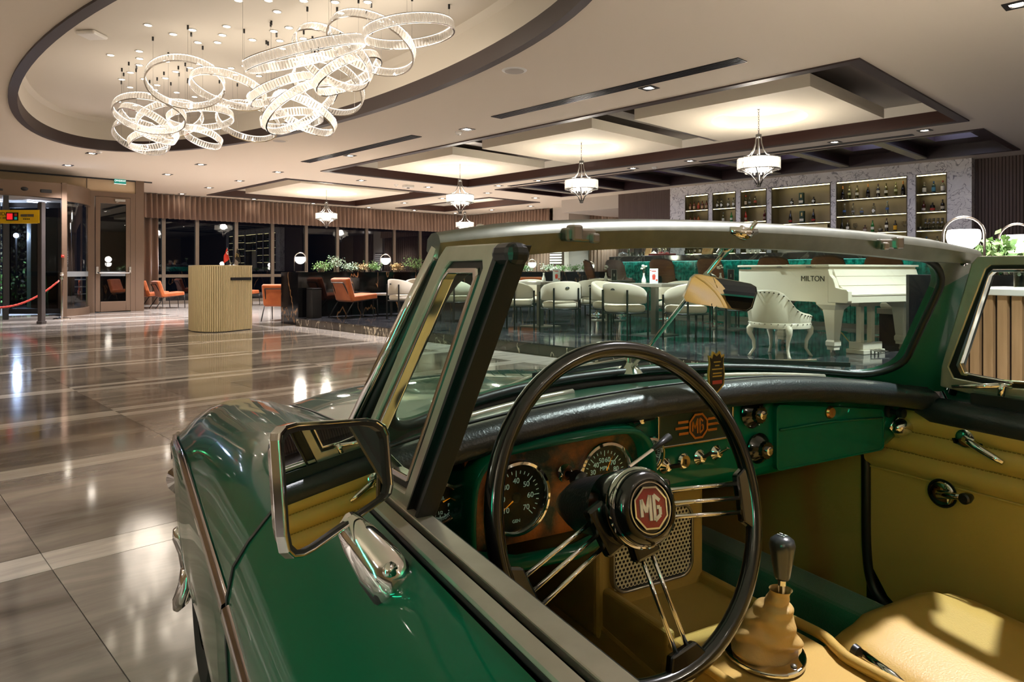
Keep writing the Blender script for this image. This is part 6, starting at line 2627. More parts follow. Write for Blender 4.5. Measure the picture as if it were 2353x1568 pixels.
def quarterlight(s, rear):
    # rear: rearward shift of the rear post at the top
    fo = [(-.012, 1.074), (-.026, 1.088), (-.152, 1.087), (-.163, 1.073), (-.103, .805), (-.03, .80), (.088, .815), (.078, .86)]
    fi = [(-.038, 1.062), (-.048, 1.07), (-.128, 1.07), (-.134, 1.062), (-.086, .835), (-.03, .832), (.055, .838), (.062, .86)]
    q = thing('quarterlight', None, None)
    q.parent = car
    g = G()
    g.frame([Q(s, v, w, .007) for v, w in fo], [Q(s, v, w, .007) for v, w in fi], (-s * .016, 0, 0))
    g.build('outer_frame', m_alum, q, bevel=.003)
    g = G()
    f2 = [(v * .96 - .004, w + (.953 - w) * .025) for v, w in fi]
    f3 = [(v + (-.05 - v) * .12, w + (.953 - w) * .06) for v, w in fi]
    g.frame([Q(s, v, w, .002) for v, w in fi], [Q(s, v, w, .002) for v, w in f3], (-s * .01, 0, 0))
    g.build('rubber_seal', m_rubber, q)
    f4 = [(v + (-.05 - v) * .21, w + (.953 - w) * .11) for v, w in fi]
    g = G()
    g.frame([Q(s, v, w, .006) for v, w in f3], [Q(s, v, w, .006) for v, w in f4], (-s * .014, 0, 0))
    g.build('inner_frame', m_chrome, q, bevel=.002)
    g = G()
    g.add([Q(s, v, w) for v, w in f4], [tuple(range(len(f4)))])
    g.build('pane', m_quarter, q)
    # rear channel post
    g = G()
    g.frame([Q(s, v, w, .009) for v, w in ((-.158, 1.084), (-.192, 1.084), (-.128, .80), (-.10, .80))], [Q(s, v, w, .009) for v, w in ((-.165, 1.07), (-.186, 1.07), (-.124, .81), (-.104, .81))], (-s * .02, 0, 0))
    g.add([Q(s, v, w, .002) for v, w in ((-.16, 1.08), (-.188, 1.08), (-.126, .80), (-.10, .80))], [(0, 1, 2, 3)])
    g.build('glass_channel', m_rubber, q, bevel=.002)
    g = G()
    g.box(Q(s, -.174, 1.076, .0), (.026, .042, .022))
    g.build('channel_cap', m_rubber, q, bevel=.01, segs=3)
    # catch
    g = G()
    if s > 0:
        a = Q(s, -.04, .836, -.02)
        g.tube([a, a + Vector((-.012, .045, -.006)), a + Vector((-.016, .085, -.012))], [.006, .005, .003], 8)
        g.tube([a + Vector((.012, -.01, -.0)), a, a + Vector((-.004, .0, -.02))], [.006, .008, .006], 8)
    else:
        a = Q(s, .046, .955, -.004)
        g.tube([a + Vector((.0, .012, -.02)), a + Vector((.0, .008, .0)), a + Vector((0, .004, .012))], [.004, .006, .004], 8)
        g.tube([a, a + Vector((0, -.022, -.008)), a + Vector((0, -.034, .018))], [.005, .006, .003], 8)
    g.build('catch', m_chrome, q, smooth=True)
    return q


quarterlight(-1, 0)
quarterlight(1, 0)
for s in (-1, 1):     # black weather strip between screen post and quarterlight
    g = G()
    ea, eb = (1.05, 1.05) if s > 0 else (-.945, -.985)
    g.tube([S(ea, .985, .022), S((ea + eb) / 2, .5, .022), S(eb, -.02, .022)], .008, 8)
    part(g, 'weather_strip', m_rubber, smooth=True)
    g = G()
    ea, eb, ec = (1.075, 1.075, -.01) if s > 0 else (-.972, -1.015, .004)
    g.tube([S(ea, .985, ec), S((ea + eb) / 2, .5, ec), S(eb, -.02, ec)], .0065, 8)
    part(g, 'post_moulding', m_chrome, smooth=True)

# ---- door mirror on the driver's side
dm = thing('door_mirror', None, None)
dm.parent = car
DM = Matrix.Translation((-.735, -.2, .885)) @ Matrix(((.746, .657, -.106, 0), (.665, -.737, .119, 0), (0, .16, .987, 0), (0, 0, 0, 1)))
# local axes: x across, y towards the viewer, z up
mo = [(-.0589, .0500), (-.0565, .0555), (-.0502, .0585), (-.0374, .0582), (.0582, .0423), (.0735, .038), (.0855, .0307), (.0896, .0226), (.0842, -.0222), (.0792, -.0286), (.0685, -.0304), (-.0365, -.0351), (-.0496, -.0343), (-.0592, -.0313), (-.0644, -.0255), (-.0655, -.0143)]
g = G(DM)
g.frame([(x * 1.035, .002, z * 1.045) for x, z in mo], [(x * .985, .002, z * .98) for x, z in mo], (0, -.009, 0))
g.build('mirror_rim', m_chrome, dm, bevel=.0015)
g = G(DM)
g.frame([(x * .99, .0005, z * .985) for x, z in mo], [(x * .93, .0005, z * .92) for x, z in mo], (0, -.006, 0))
g.build('mirror_seal', m_rubber, dm)
g = G(DM)
g.add([(x * .95, -.002, z * .94) for x, z in mo], [tuple(range(len(mo)))])
g.build('mirror_glass', m_mirror, dm)
g = G(DM)
g.grid([[(x * 1.0, -.006, z * 1.0) for x, z in mo], [(x * .82, -.02, z * .85) for x, z in mo], [(x * .5, -.032, z * .5) for x, z in mo], [(.005, -.036, 0)] * len(mo)], closed=True)
g.build('mirror_back', m_chrome, dm, smooth=True)
g = G()
g.tube([(-.722, -.186, .853), (-.713, -.193, .838), (-.700, -.206, .818), (-.688, -.218, .802), (-.684, -.224, .796)], [.010, .0155, .0195, .0185, .008], 14)
g.build('mirror_foot', m_chrome, dm, smooth=True)
g = G()
g.tube([(-.699, -.221, .818), (-.697, -.228, .822)], .006, 10)
g.build('foot_screw', m_chrome, dm, smooth=True)
g = G()
g.tube([(-.704, -.19, .808), (-.69, -.212, .80), (-.682, -.226, .801)], [.012, .0205, .014], 10)
g.build('foot_gasket', m_rubber, dm, smooth=True)

# ---- dashboard
dash = part(G(), 'dashboard', m_paint)
PADP = [(-.635, .10, .795), (-.57, .115, .807), (-.45, .126, .823), (-.3, .136, .835), (-.1, .143, .843), (.1, .143, .843), (.25, .138, .836), (.4, .13, .82), (.52, .122, .804), (.615, .11, .788)]


def smoothp(P, n=6):
    out = []
    P = [Vector(p) for p in P]
    for k in range(len(P) - 1):
        p0, p1, p2, p3 = P[max(k - 1, 0)], P[k], P[k + 1], P[min(k + 2, len(P) - 1)]
        for j in range(n):
            t = j / n
            out.append(.5 * ((2 * p1) + (p2 - p0) * t + (2 * p0 - 5 * p1 + 4 * p2 - p3) * t * t + (3 * p1 - p0 - 3 * p2 + p3) * t ** 3))
    out.append(P[-1])
    return out


pp = smoothp(PADP)
g = G()
rows = []
for p in pp:
    rows.append([(p.x, p.y + .030 * math.cos(a), p.z + .024 * math.sin(a) - .004) for a in [2 * PI * j / 14 for j in range(14)]])
g.grid(rows, closed=True)
g.build('padded_roll', m_pad, dash, smooth=True)
g = G()
g.tube([(p.x, p.y + .02, p.z + .018) for p in pp], .0025, 6)
g.build('piping', m_rubber, dash, smooth=True)
# dash top
g = G()
rows = []
for j in range(31):
    s = -1 + 2 * j / 30
    a = S(s, -.06, .02)
    b = pp[round((len(pp) - 1) * j / 30)]
    rows.append([Vector((a.x * .98, a.y, a.z)), (a * .5 + Vector((b.x, b.y + .02, b.z + .014)) * .5) + Vector((0, 0, .006)), Vector((b.x, b.y + .02, b.z + .014))])
g.grid(rows)
g.build('dash_top', m_paintd, dash, smooth=True)
for u0, u1 in ((-.44, -.2), (.12, .42)):        # demister slots
    g = G()
    g.tube([(u0 + (u1 - u0) * k / 8, (S((u0 + (u1 - u0) * k / 8) / .64, -.06, .02).y + .14 + .02) / 2, (S((u0 + (u1 - u0) * k / 8) / .64, -.06, .02).z + .846) / 2 + .013 - .02 * ((u0 + (u1 - u0) * k / 8) / .6) ** 2) for k in range(9)], .006, 8)
    o = g.build('demister_vent', m_alum, dash, smooth=True)
# face
g = G()
rows = []
for j in range(41):
    u = -.61 + 1.21 * j / 40
    k = (len(pp) - 1) * j / 40
    b = pp[round(k)]
    end = max(0, abs(u) - .5) / .11
    lo = .672 + .03 * end ** 2
    rows.append([(u, .175, b.z - .012), (u, .163, b.z - .026), (u, .16, .79 - .02 * end), (u, .16, lo + .02), (u, .168, lo), (u, .19, lo - .012), (u, .26, lo - .012)])
g.grid(rows)
g.build('fascia', m_paint, dash, smooth=50)


def DF(u, w, d=0.0):
    """Frame on the dash face: x right, y up, z towards the driver."""
    return Matrix.Translation((u, .16 - d, w)) @ Matrix(((1, 0, 0, 0), (0, 0, -1, 0), (0, 1, 0, 0), (0, 0, 0, 1)))


def gauge(u, w, r, nums, a0, a1, needle, text, d=.012, name='gauge'):
    T = DF(u, w, d)
    ga = thing(name, None, None)
    ga.parent = dash
    g = G()
    g.lathe([(r, -.02), (r, .004), (r - .002, .009), (r - .006, .01), (r - .009, .005), (r - .009, -.0)], 40, T)
    g.lathe([(0, 0), (r - .008, 0)], 36, T)
    g.m = 0
    # ticks, numerals, needle and rim are one instrument: materials keep them apart
    g.i = [0] * (5 * 40) + [1] * (len(g.f) - 200)
    g.m = 2
    n = 24
    for k in range(n + 1):
        a = R(a0 + (a1 - a0) * k / n)
        L_ = .16 if k % 4 == 0 else .08
        c, s = math.cos(a), math.sin(a)
        r1, r2 = r * .70, r * (.70 - L_)
        q = Vector((-s, c, 0)) * .0006
        g.add([Vector((c * r1, s * r1, .0006)) + q, Vector((c * r1, s * r1, .0006)) - q, Vector((c * r2, s * r2, .0006)) - q, Vector((c * r2, s * r2, .0006)) + q], [(0, 1, 2, 3)], T)
    g.m = 3
    a = R(needle)
    c, s = math.cos(a), math.sin(a)
    q = Vector((-s, c, 0)) * .0016
    g.add([Vector((c * r * .62, s * r * .62, .002)), Vector((-c * r * .12, -s * r * .12, .002)) + q, Vector((-c * r * .12, -s * r * .12, .002)) - q], [(0, 1, 2)], T)
    g.m = 1
    g.lathe([(0, .004), (r * .12, .003), (r * .14, .001)], 14, T)
    g.v = g.v
    o = g.build('instrument', [m_chrome, m_dial, m_tick, m_needle], dash, smooth=40)
    bpy.data.objects.remove(ga)
    for k, tx in enumerate(nums):
        a = R(a0 + (a1 - a0) * k / max(1, len(nums) - 1))
        lettering(tx, r * .2, .0002, m_tick, o, T @ Matrix.Translation((math.cos(a) * r * .54 * 1.0 if False else math.cos(a) * r * .43, math.sin(a) * r * .43, .0008)))
    for tx, y, sz in text:
        lettering(tx, sz * r, .0002, m_tick, o, T @ Matrix.Translation((0, y * r, .0008)))
    g = G()
    g.lathe([(0, .006), (r - .007, .006)], 32, T)
    g.build('cover_glass', m_quarter, o)
    return o


gauge(-.382, .727, .056, ['10', '20', '30', '40', '50', '60', '70'], 225, -45, 215, [('GEN', -.62, .12)], .03)
gauge(-.222, .738, .054, ['10', '20', '30', '40', '50', '60', '70', '80', '90', '100'], 225, -45, 62, [('MPH', .18, .17), ('8 2 E', -.08, .15)], .03)
gauge(-.494, .731, .032, ['E', '1/2', 'F'], 200, 340, 20, [('FUEL', .2, .2)], .01)
gauge(-.116, .752, .031, ['40', '60', '80', '100'], 200, -20, 120, [('WATER', -.1, .18)], .01)
# instrument hood
pod = [(-.468, .655), (-.47, .72), (-.463, .77), (-.44, .797), (-.40, .806), (-.30, .813), (-.20, .812), (-.165, .80), (-.148, .775), (-.143, .73), (-.143, .69)]
po = smoothp([(u, 0, w) for u, w in pod], 4)
g = G()
rows = []
cxx, czz = -.305, .72
for p in po:
    d = Vector((cxx - p.x, 0, czz - p.z)).normalized()
    o_ = lambda q, v: (p.x + d.x * q, v, p.z + d.z * q)
    rows.append([o_(-.012, .162), o_(-.006, .12), o_(-.002, .098), o_(.004, .094), o_(.009, .10), o_(.012, .162)])
g.grid(rows)
g.build('instrument_hood', m_paint, dash, smooth=True)
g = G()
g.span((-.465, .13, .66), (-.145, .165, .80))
g.build('instrument_panel', mat('crackle_painted_reflections', '0b2a20', .38, noise=(16, 'a85f24', .42, .6), bump=(200, .6)), dash)  # orange blotches are warm reflections painted into the crackle finish colour
g = G()
g.tube([(-.468, .13, .655), (-.40, .10, .645), (-.30, .10, .642), (-.20, .11, .66)], .012, 8)
g.build('hood_lip', m_paint, dash, smooth=True)


def knob(u, w, prof, m, name, d=.0, tilt=0):
    g = G()
    g.lathe(prof, 20, DF(u, w, d) @ Matrix.Rotation(tilt, 4, 'X'))
    return g.build(name, m, dash, smooth=40)


k1 = knob(-.298, .752, [(0.012, 0), (.014, .004), (.01, .008), (.009, .012)], m_chrome, 'choke_collar', .03)
k2 = knob(-.298, .752, [(.005, .01), (.006, .03), (.012, .032), (.0125, .048), (.008, .052), (0, .053)], m_blackm, 'choke_knob', .03)
lettering('P', .012, .0002, m_tick, k2, DF(-.298, .752, .084))
# centre blanking plate with winged octagon badge
g = G()
g.frame([(-.094, .15, .756), (.084, .15, .756), (.084, .15, .817), (-.094, .15, .817)], [(-.09, .15, .76), (.08, .15, .76), (.08, .15, .813), (-.09, .15, .813)], (0, .012, 0))
pl = g.build('centre_plate', m_chrome, dash, bevel=.001)
g = G()
g.span((-.09, .153, .76), (.08, .162, .813))
g.build('plate_panel', mat('plate_green', '06241b', .3), pl)
CB = DF(-.003, .787, .008)


def octo(r, z, M, rot=22.5):
    return [M @ Vector((r * math.cos(R(45 * k + rot)), r * math.sin(R(45 * k + rot)), z)) for k in range(8)]


def emblem_letters(M, h, m, parent, z):
    """The two angular letters of the badge, drawn as strokes."""
    g = G()
    w = h * .16

    def st(pts):
        for a, b in zip(pts, pts[1:]):
            g.bar(M @ Vector((a[0] * h, a[1] * h, z)), M @ Vector((b[0] * h, b[1] * h, z)), w, h * .05, M.to_3x3() @ Vector((0, 0, 1)))
    st([(-.62, -.42), (-.62, .42), (-.34, -.2), (-.06, .62), (-.06, -.62)])
    st([(.56, .34), (.2, .62), (.2, -.62), (.56, -.36), (.56, .02), (.36, .02)])
    return g.build('emblem_letters', m, parent)


g = G()
g.frame(octo(.024, 0, CB), octo(.020, 0, CB), CB.to_3x3() @ Vector((0, 0, .003)))
bd = g.build('octagon_badge', m_bronze2, dash)
for s in (-1, 1):
    g = G()
    for k in range(3):
        L_ = .028 - .007 * abs(k - 1) if False else (.024, .03, .022)[k]
        a = CB @ Vector((s * .023, .010 - .010 * k, .001))
        b = CB @ Vector((s * (.023 + L_), .010 - .010 * k, .001))
        g.bar(a, b, .0045, .002, (0, -1, 0))
    g.build('badge_wing', m_bronze2, bd)
g = G()
g.add(octo(.0205, .0005, CB), [tuple(range(8))])
g.build('badge_field', m_dial, bd)
emblem_letters(CB, .021, m_bronze2, bd, .001)
# switches, lock, heater dials
for u, w in ((-.129, .811), (-.072, .724), (.007, .729), (.047, .732)):
    o = knob(u, w, [(.013, 0), (.0135, .003), (.010, .007), (.007, .012), (.0, .014)], m_chrome, 'toggle_switch')
    g = G()
    g.bar(DF(u, w) @ Vector((0, 0, .01)), DF(u, w) @ Vector((.012 if u < 0 else .004, .006 if u < 0 else .014, .028)), .007, .004, (0, -1, 0))
    g.build('toggle_lever', m_blackm if u < .04 else m_chrome, o, bevel=.001)
o = knob(-.031, .727, [(.0135, 0), (.014, .004), (.011, .008), (0, .009)], m_chrome, 'ignition_lock')
g = G()
g.box((0, 0, 0), (.002, .009, .001), 0, DF(-.031, .727, .0095))
g.build('key_slot', m_dial, o)
for u, w, tx in ((.137, .795, 'SCREEN'), (.154, .727, 'HOT')):
    o = knob(u, w, [(.027, 0), (.029, .006), (.026, .010), (.016, .018), (.015, .026), (0, .027)], m_wheelblk, 'heater_dial')
    g = G()
    for k in range(14):
        a = 2 * PI * k / 14
        g.bar(DF(u, w) @ Vector((.0155 * math.cos(a), .0155 * math.sin(a), .012)), DF(u, w) @ Vector((.0155 * math.cos(a), .0155 * math.sin(a), .026)), .002, .002, (1, 0, 0))
    g.build('dial_ribs', m_wheelblk, o)
    g = G()
    g.lathe([(.008, .026), (.008, .031), (0, .034)], 14, DF(u, w))
    g.build('dial_button', m_chrome, o, smooth=40)
    lettering(tx, .0075, .0002, m_tick, o, DF(u, w, .0105) @ Matrix.Translation((0, -.021, 0)))
# glovebox lid
g = G()
gl = rrect(.197, .53, .678, .806, .012, .012, 6, 4)
gl = [(u, w - .055 * max(0, (u - .197) / .333) * (1 if w > .74 else 0) * .75) for u, w in gl]
g.frame([(u, .150, w) for u, w in gl], [(.36 + (u - .36) * .97, .150, .74 + (w - .74) * .94) for u, w in gl], (0, .012, 0))
g.add([(u, .1515, w) for u, w in gl], [tuple(range(len(gl)))])
gb = g.build('glovebox_lid', m_paint, dash, bevel=.002)
g = G()
g.tube([(.205, .149, .757), (.36, .149, .757), (.52, .149, .748)], .0025, 6)
g.build('lid_bead', m_paint, gb, smooth=True)
g = G()
g.lathe([(.0125, 0), (.013, .004), (.01, .008), (0, .008)], 18, DF(.351, .776, .008))
g.box((0, 0, .0085), (.003, .009, .001), 0, DF(.351, .776, .008))
g.build('lid_lock', m_bronze2, gb, smooth=40)
knob(.556, .757, [(.014, 0), (.014, .006), (.006, .008), (.006, .022), (.011, .026), (.010, .036), (0, .038)], m_blackm, 'pull_knob')
g = G()
g.ball((.585, .145, .722), .03, 16, 10, (1.0, .6, .62))
g.build('map_lamp', m_chrome, dash, smooth=True)
g = G()
g.tube([(.555, .155, .722), (.585, .155, .745), (.615, .152, .722), (.585, .155, .70)], .005, 6, closed=True)
g.build('map_lamp_bezel', m_chrome, dash, smooth=True)

# ---- steering wheel
WCN = Vector((-.326, -.077, .765))
ta = R(15.25)
WM = Matrix.Translation(WCN) @ Matrix(((1, 0, 0, 0), (0, math.sin(ta), -math.cos(ta), 0), (0, math.cos(ta), math.sin(ta), 0), (0, 0, 0, 1)))
sw = part(G(), 'steering_wheel', m_wheelblk)
g = G(WM)
g.tube([(.199 * math.cos(2 * PI * k / 72), .199 * math.sin(2 * PI * k / 72), 0) for k in range(72)], .0112, 12, closed=True)
g.build('rim', m_wheelblk, sw, smooth=True)
for ang, cnt in ((-5, 3), (-158, 3), (-79, 2)):
    a = R(ang)
    c, s = Vector((math.cos(a), math.sin(a), 0)), Vector((-math.sin(a), math.cos(a), 0))
    g = G(WM)
    for k in range(cnt):
        o_ = (k - (cnt - 1) / 2) * .019
        g.tube([c * .045 + s * o_ * .85 + Vector((0, 0, -.012)), c * .185 + s * o_ + Vector((0, 0, 0))], .0028, 8)
    sp = g.build('spoke', m_chrome, sw, smooth=True)
    g = G(WM)
    w_ = .03 if cnt == 3 else .02
    g.poly([c * .172 + s * w_ + Vector((0, 0, -.007)), c * .172 - s * w_ + Vector((0, 0, -.007)), c * .196 - s * (w_ + .016) + Vector((0, 0, -.006)), c * .2 + Vector((0, 0, -.006)), c * .196 + s * (w_ + .016) + Vector((0, 0, -.006))], WM.to_3x3().inverted() @ (WM.to_3x3() @ Vector((0, 0, .013))))
    g.build('spoke_mount', m_wheelblk, sw, bevel=.003)
    g = G(WM)
    g.box((0, 0, 0), (.03, .062 if cnt == 3 else .04, .016), 0, Matrix.Translation(c * .048 + Vector((0, 0, -.012))) @ Matrix.Rotation(a, 4, 'Z'))
    g.build('spoke_root', m_wheelblk, sw, bevel=.004)
g = G(WM)
g.lathe([(.045, -.04), (.047, -.018), (.048, -.006), (.0465, .002), (.0468, .006)], 40)
g.build('hub_boss', m_wheelblk, sw, smooth=40)
g = G(WM)
g.lathe([(.0475, .0), (.049, .004), (.0485, .012), (.0455, .016)], 40)
g.build('hub_ring', m_chrome, sw, smooth=40)
g = G(WM)
g.lathe([(.0465, .012), (.044, .022), (.038, .027), (.0335, .028), (.0325, .026), (0, .027)], 40)
hub = g.build('horn_push', m_wheelblk, sw, smooth=40)
HM = WM @ Matrix.Translation((0, 0, .0275)) @ Matrix.Rotation(R(-6), 4, 'Z') @ Matrix.Diagonal((.89, .89, .89, 1))
g = G()
g.lathe([(.0345, .0002), (.0345, .001), (.033, .001), (.033, .0002)], 40, HM)
g.frame(octo(.030, .0006, HM), octo(.0275, .0006, HM), HM.to_3x3() @ Vector((0, 0, .001)))
g.build('horn_ring', m_chrome, sw)
g = G()
g.add(octo(.028, .0008, HM), [tuple(range(8))])
em = g.build('octagon_emblem', m_badge, sw)
emblem_letters(HM, .0265, mat('emblem_silver', 'dcd6cb', .25, metal=.7), em, .0012)
# column shroud and stalk
g = G(WM)
g.tube([(0, 0, -.01), (.0, .0, -.04), (0, 0, -.12), (-.0, .0, -.16)], [.046, .043, .036, .02], 20)
part(g, 'column_shroud', m_pad, smooth=40)
g = G()
g.tube([(-.30, -.03, .80), (-.25, -.02, .815)], .0025, 6)
st = part(g, 'indicator_stalk', m_chrome)
g = G()
g.tube([(-.252, -.02, .8145), (-.215, -.012, .826)], [.003, .006], 8)
g.build('stalk_grip', m_blackm, st, smooth=True)

# ---- cockpit floor, tunnel, console
g = G()
g.span((-.6, -.75, .17), (.6, .95, .2))
part(g, 'floor_pan', m_carpet)
g = G()
g.span((-.6, .93, .2), (.6, .95, .64)).span((-.6, .40, .60), (.6, .95, .64))
part(g, 'bulkhead', m_rubber)
g = G()
g.poly([(-.12, 0, .2), (-.12, 0, .42), (-.1, 0, .455), (.105, 0, .455), (.13, 0, .42), (.13, 0, .2)], (0, -.75 - .1, 0), Matrix.Translation((0, .12, 0)))
g.poly([(-.14, .12, .2), (-.12, .12, .40), (.13, .12, .40), (.15, .12, .2)], (0, .6, .05))
tn = part(g, 'transmission_tunnel', m_tan, bevel=.012, segs=3)
g = G()
g.span((-.13, .275, .38), (.135, .6, .665))
cs = part(g, 'centre_console', m_tand, bevel=.012, segs=3)
g = G()
g.span((-.105, .11, .40), (.13, .29, .437)).span((-.118, .10, .38), (-.10, .29, .475)).span((.122, .10, .40), (.14, .29, .455)).span((-.118, .095, .40), (.135, .11, .446))
g.build('console_tray', m_tand, cs, bevel=.007, segs=3)
# loudspeaker grille in a chromed surround
sp_ = rrect(-.103, .094, .462, .606, .03, .03, 8, 5)
sp_ = [(u, w + .0 * u) for u, w in sp_]
g = G()
g.frame([(u, .262, w) for u, w in sp_], [(-.0045 + (u + .0045) * .95, .262, .534 + (w - .534) * .93) for u, w in sp_], (0, .014, 0))
gr = g.build('speaker_grille', m_steel, cs, bevel=.002)
g = G()
g.add([(u * .97, .272, .534 + (w - .534) * .96) for u, w in sp_], [tuple(range(len(sp_)))])
g.build('speaker_backing', m_dial, gr)
g = G()
inside = lambda u, w: abs(u + .0045) < .094 and abs(w - .534) < .067
P_ = .0088
hexes = []
for r_ in range(int(.136 / (P_ * .866)) + 1):
    for c_ in range(int(.19 / P_) + 1):
        u = -.0985 + c_ * P_ + (P_ / 2 if r_ % 2 else 0)
        w = .467 + r_ * P_ * .866
        if not inside(u, w):
            continue
        if max(0, abs(u + .0045) - .068) ** 2 + max(0, abs(w - .534) - .042) ** 2 > .028 ** 2:
            continue
        o_ = [(u + P_ * .57 * math.cos(R(60 * k + 30)), .266, w + P_ * .57 * math.sin(R(60 * k + 30))) for k in range(6)]
        i_ = [(u + P_ * .35 * math.cos(R(60 * k + 30)), .266, w + P_ * .35 * math.sin(R(60 * k + 30))) for k in range(6)]
        k0 = len(g.v)
        g.add(o_ + i_, [(k, (k + 1) % 6, 6 + (k + 1) % 6, 6 + k) for k in range(6)])
stuff(g.build('grille_mesh', mat('mesh_metal', 'e4dec0', .4, metal=.3), gr))
# edge rolls along the tunnel
g = G()
g.tube(smoothp([(.128, .12, .45), (.126, .05, .455), (.118, -.01, .460), (.095, -.055, .464), (.085, -.1, .465), (.085, -.3, .468), (.085, -.6, .468)]), .009, 8)
g.build('edge_roll', m_tan, tn, smooth=True)
g = G()
g.tube(smoothp([(-.108, .12, .452), (-.108, -.1, .456), (-.108, -.4, .46), (-.108, -.7, .46)]), .008, 8)
g.build('edge_roll', m_tan, tn, smooth=True)
# gear lever
gl_ = part(G(), 'gear_lever', m_chrome)
g = G()
N = 40
oo = [(.0 + .083 * math.cos(2 * PI * k / N), .015 + .064 * math.sin(2 * PI * k / N), .457) for k in range(N)]
ii = [(.0 + .058 * math.cos(2 * PI * k / N), .015 + .042 * math.sin(2 * PI * k / N), .457) for k in range(N)]
M2 = Matrix.Translation((0, .015, 0)) @ Matrix.Rotation(R(62), 4, 'Z') @ Matrix.Translation((0, -.015, 0))
g.frame([M2 @ Vector(p) for p in oo], [M2 @ Vector(p) for p in ii], (0, 0, .008))
gi = g.build('gaiter_ring', m_chrome, gl_, bevel=.003, segs=3)
g = G()
for a in (30, 120, 210, 300):
    c = M2 @ Vector((.071 * math.cos(R(a)), .015 + .053 * math.sin(R(a)), .466))
    g.lathe([(0, .003), (.004, .002), (.005, 0)], 10, Matrix.Translation(c))
g.build('ring_screw', m_steel, gi, smooth=True)
rnd = random.Random(12)
g = G()
rows = []
ph = [rnd.uniform(0, 6.28) for _ in range(12)]
for k in range(29):
    q = k / 28
    w = .458 + .112 * q
    r0 = .040 * (1 - q) ** .8 + .0165 - .004 * q
    if q > .78:
        r0 = .0165 + .002 * math.sin((q - .78) * 30)
    row = []
    for j in range(36):
        a = 2 * PI * j / 36
        f = 1 + (1 - q) * .16 * math.sin(3 * a + 7 * q + ph[0]) + .10 * math.sin(q * 26 + 1.6 * math.sin(2 * a + ph[1])) * (1 - q * .8) + .05 * math.sin(5 * a - 13 * q + ph[2]) * (1 - q)
        row.append((-.002 - .0 * q + r0 * f * math.cos(a), .015 - .04 * q + r0 * f * math.sin(a), w + .004 * math.sin(4 * a + ph[3]) * (1 - q)))
    rows.append(row)
g.grid(rows, closed=True)
g.build('gaiter', m_hide, gl_, smooth=True, sub=1)
g = G()
g.tube([(0, -.024, .55), (0, -.026, .592)], [.006, .006], 10)
g.lathe([(.008, 0), (.009, .004), (.008, .01)], 12, Matrix.Translation((0, -.0255, .585)))
g.build('lever_rod', m_chrome, gl_, smooth=40)
g = G()
g.lathe([(0, .0), (.0105, 0), (.0120, .004), (.0155, .025), (.0185, .045), (.0195, .052), (.0175, .060), (.011, .065), (0, .067)], 24, Matrix.Translation((0, -.026, .586)))
kb = g.build('gear_knob', mat('knob_grey', '2b2f31', .28, coat=.5), gl_, smooth=True)
lettering('1 3\n2 4', .008, .0001, m_tick, kb, Matrix.Translation((0, -.026, .6535)) @ Matrix.Rotation(0, 4, 'X'))
# handbrake
g = G()
g.tube([(.11, -.075, .468), (.115, -.13, .455), (.12, -.25, .40)], .0085, 12)
hb = part(g, 'handbrake', m_chrome, smooth=True)
g = G()
g.tube([(.1095, -.069, .4695), (.11, -.077, .4675)], .0095, 12)
g.build('handbrake_cap', m_blackm, hb, smooth=40)

# ---- passenger side trim
g = G()
g.add([(.602, .24, .2), (.602, .95, .2), (.602, .95, .66), (.602, .24, .69)], [(0, 1, 2, 3)])
part(g, 'kick_panel', m_tand)
g = G()
g.add([(-.602, .24, .2), (-.602, .95, .2), (-.602, .95, .66), (-.602, .24, .69)], [(3, 2, 1, 0)])
part(g, 'kick_panel', m_tand)
g = G()
g.span((.485, -.7, .2), (.602, .9, .318))
part(g, 'inner_sill', m_carpet, bevel=.02, segs=3)
g = G()
g.span((-.602, -.7, .2), (-.485, .9, .318))
part(g, 'inner_sill', m_carpet, bevel=.02, segs=3)
g = G()
g.tube(smoothp([(.606, .243, .69), (.606, .243, .55), (.606, .241, .42), (.605, .228, .345), (.60, .19, .312), (.598, .13, .305), (.598, -.2, .305), (.598, -.7, .305)]), .011, 10)
part(g, 'door_seal', m_rubber, smooth=True)
# right door trim: three pleats over a flat panel
g = G()
rows = []
prof = []
for j in range(7):
    prof.append((.606 - .012 * math.sin(PI * j / 6) ** .7, .757 - .046 * j / 6))
for b in (.711, .664):
    for j in range(1, 7):
        prof.append((.606 - .014 * math.sin(PI * j / 6) ** .7, b - .047 * j / 6))
for w in (.60, .5, .4, .3):
    prof.append((.606, w))
for k in range(21):
    v = .240 - .95 * k / 20
    lift = .0
    rows.append([(u, v, max(w, .30 + .10 * max(0, (v - .13) / .11) ** 2)) for u, w in prof])
g.grid(rows)
dt = part(g, 'door_trim', m_tan, smooth=60)
for w in (.7105, .6635):
    g = G()
    for k in range(110):
        v = .225 - k * .0082
        g.box((.6045, v, w), (.002, .0052, .0016))
    stuff(g.build('stitch', mat('stitch_thread', '8a6a2c', .7) if 'stitch_thread' not in MATS else MATS['stitch_thread'], dt))
g = G()
g.tube([(.604, .232, .614), (.604, -.7, .614)], .0025, 6)
g.build('trim_piping', m_tan, dt)
g = G()
rows = []
for k in range(25):
    v = .128 - .85 * k / 24
    e = 1 - max(0, (v - .09) / .038) ** 2 * .5
    zt = .79 - .0 + (-.02 * max(0, .128 - v))
    rows.append([(.612 + .026 * math.cos(a) * e, v, zt - .026 + .03 * math.sin(a) * e) for a in [2 * PI * j / 12 for j in range(12)]])
g.grid(rows, closed=True)
g.f.append(list(range(12)))
g.i.append(0)
part(g, 'door_pad', m_pad, smooth=60)
g = G()
g.span((.60, .118, .77), (.635, .15, .80))
part(g, 'dash_end_bracket', m_alum, bevel=.006)


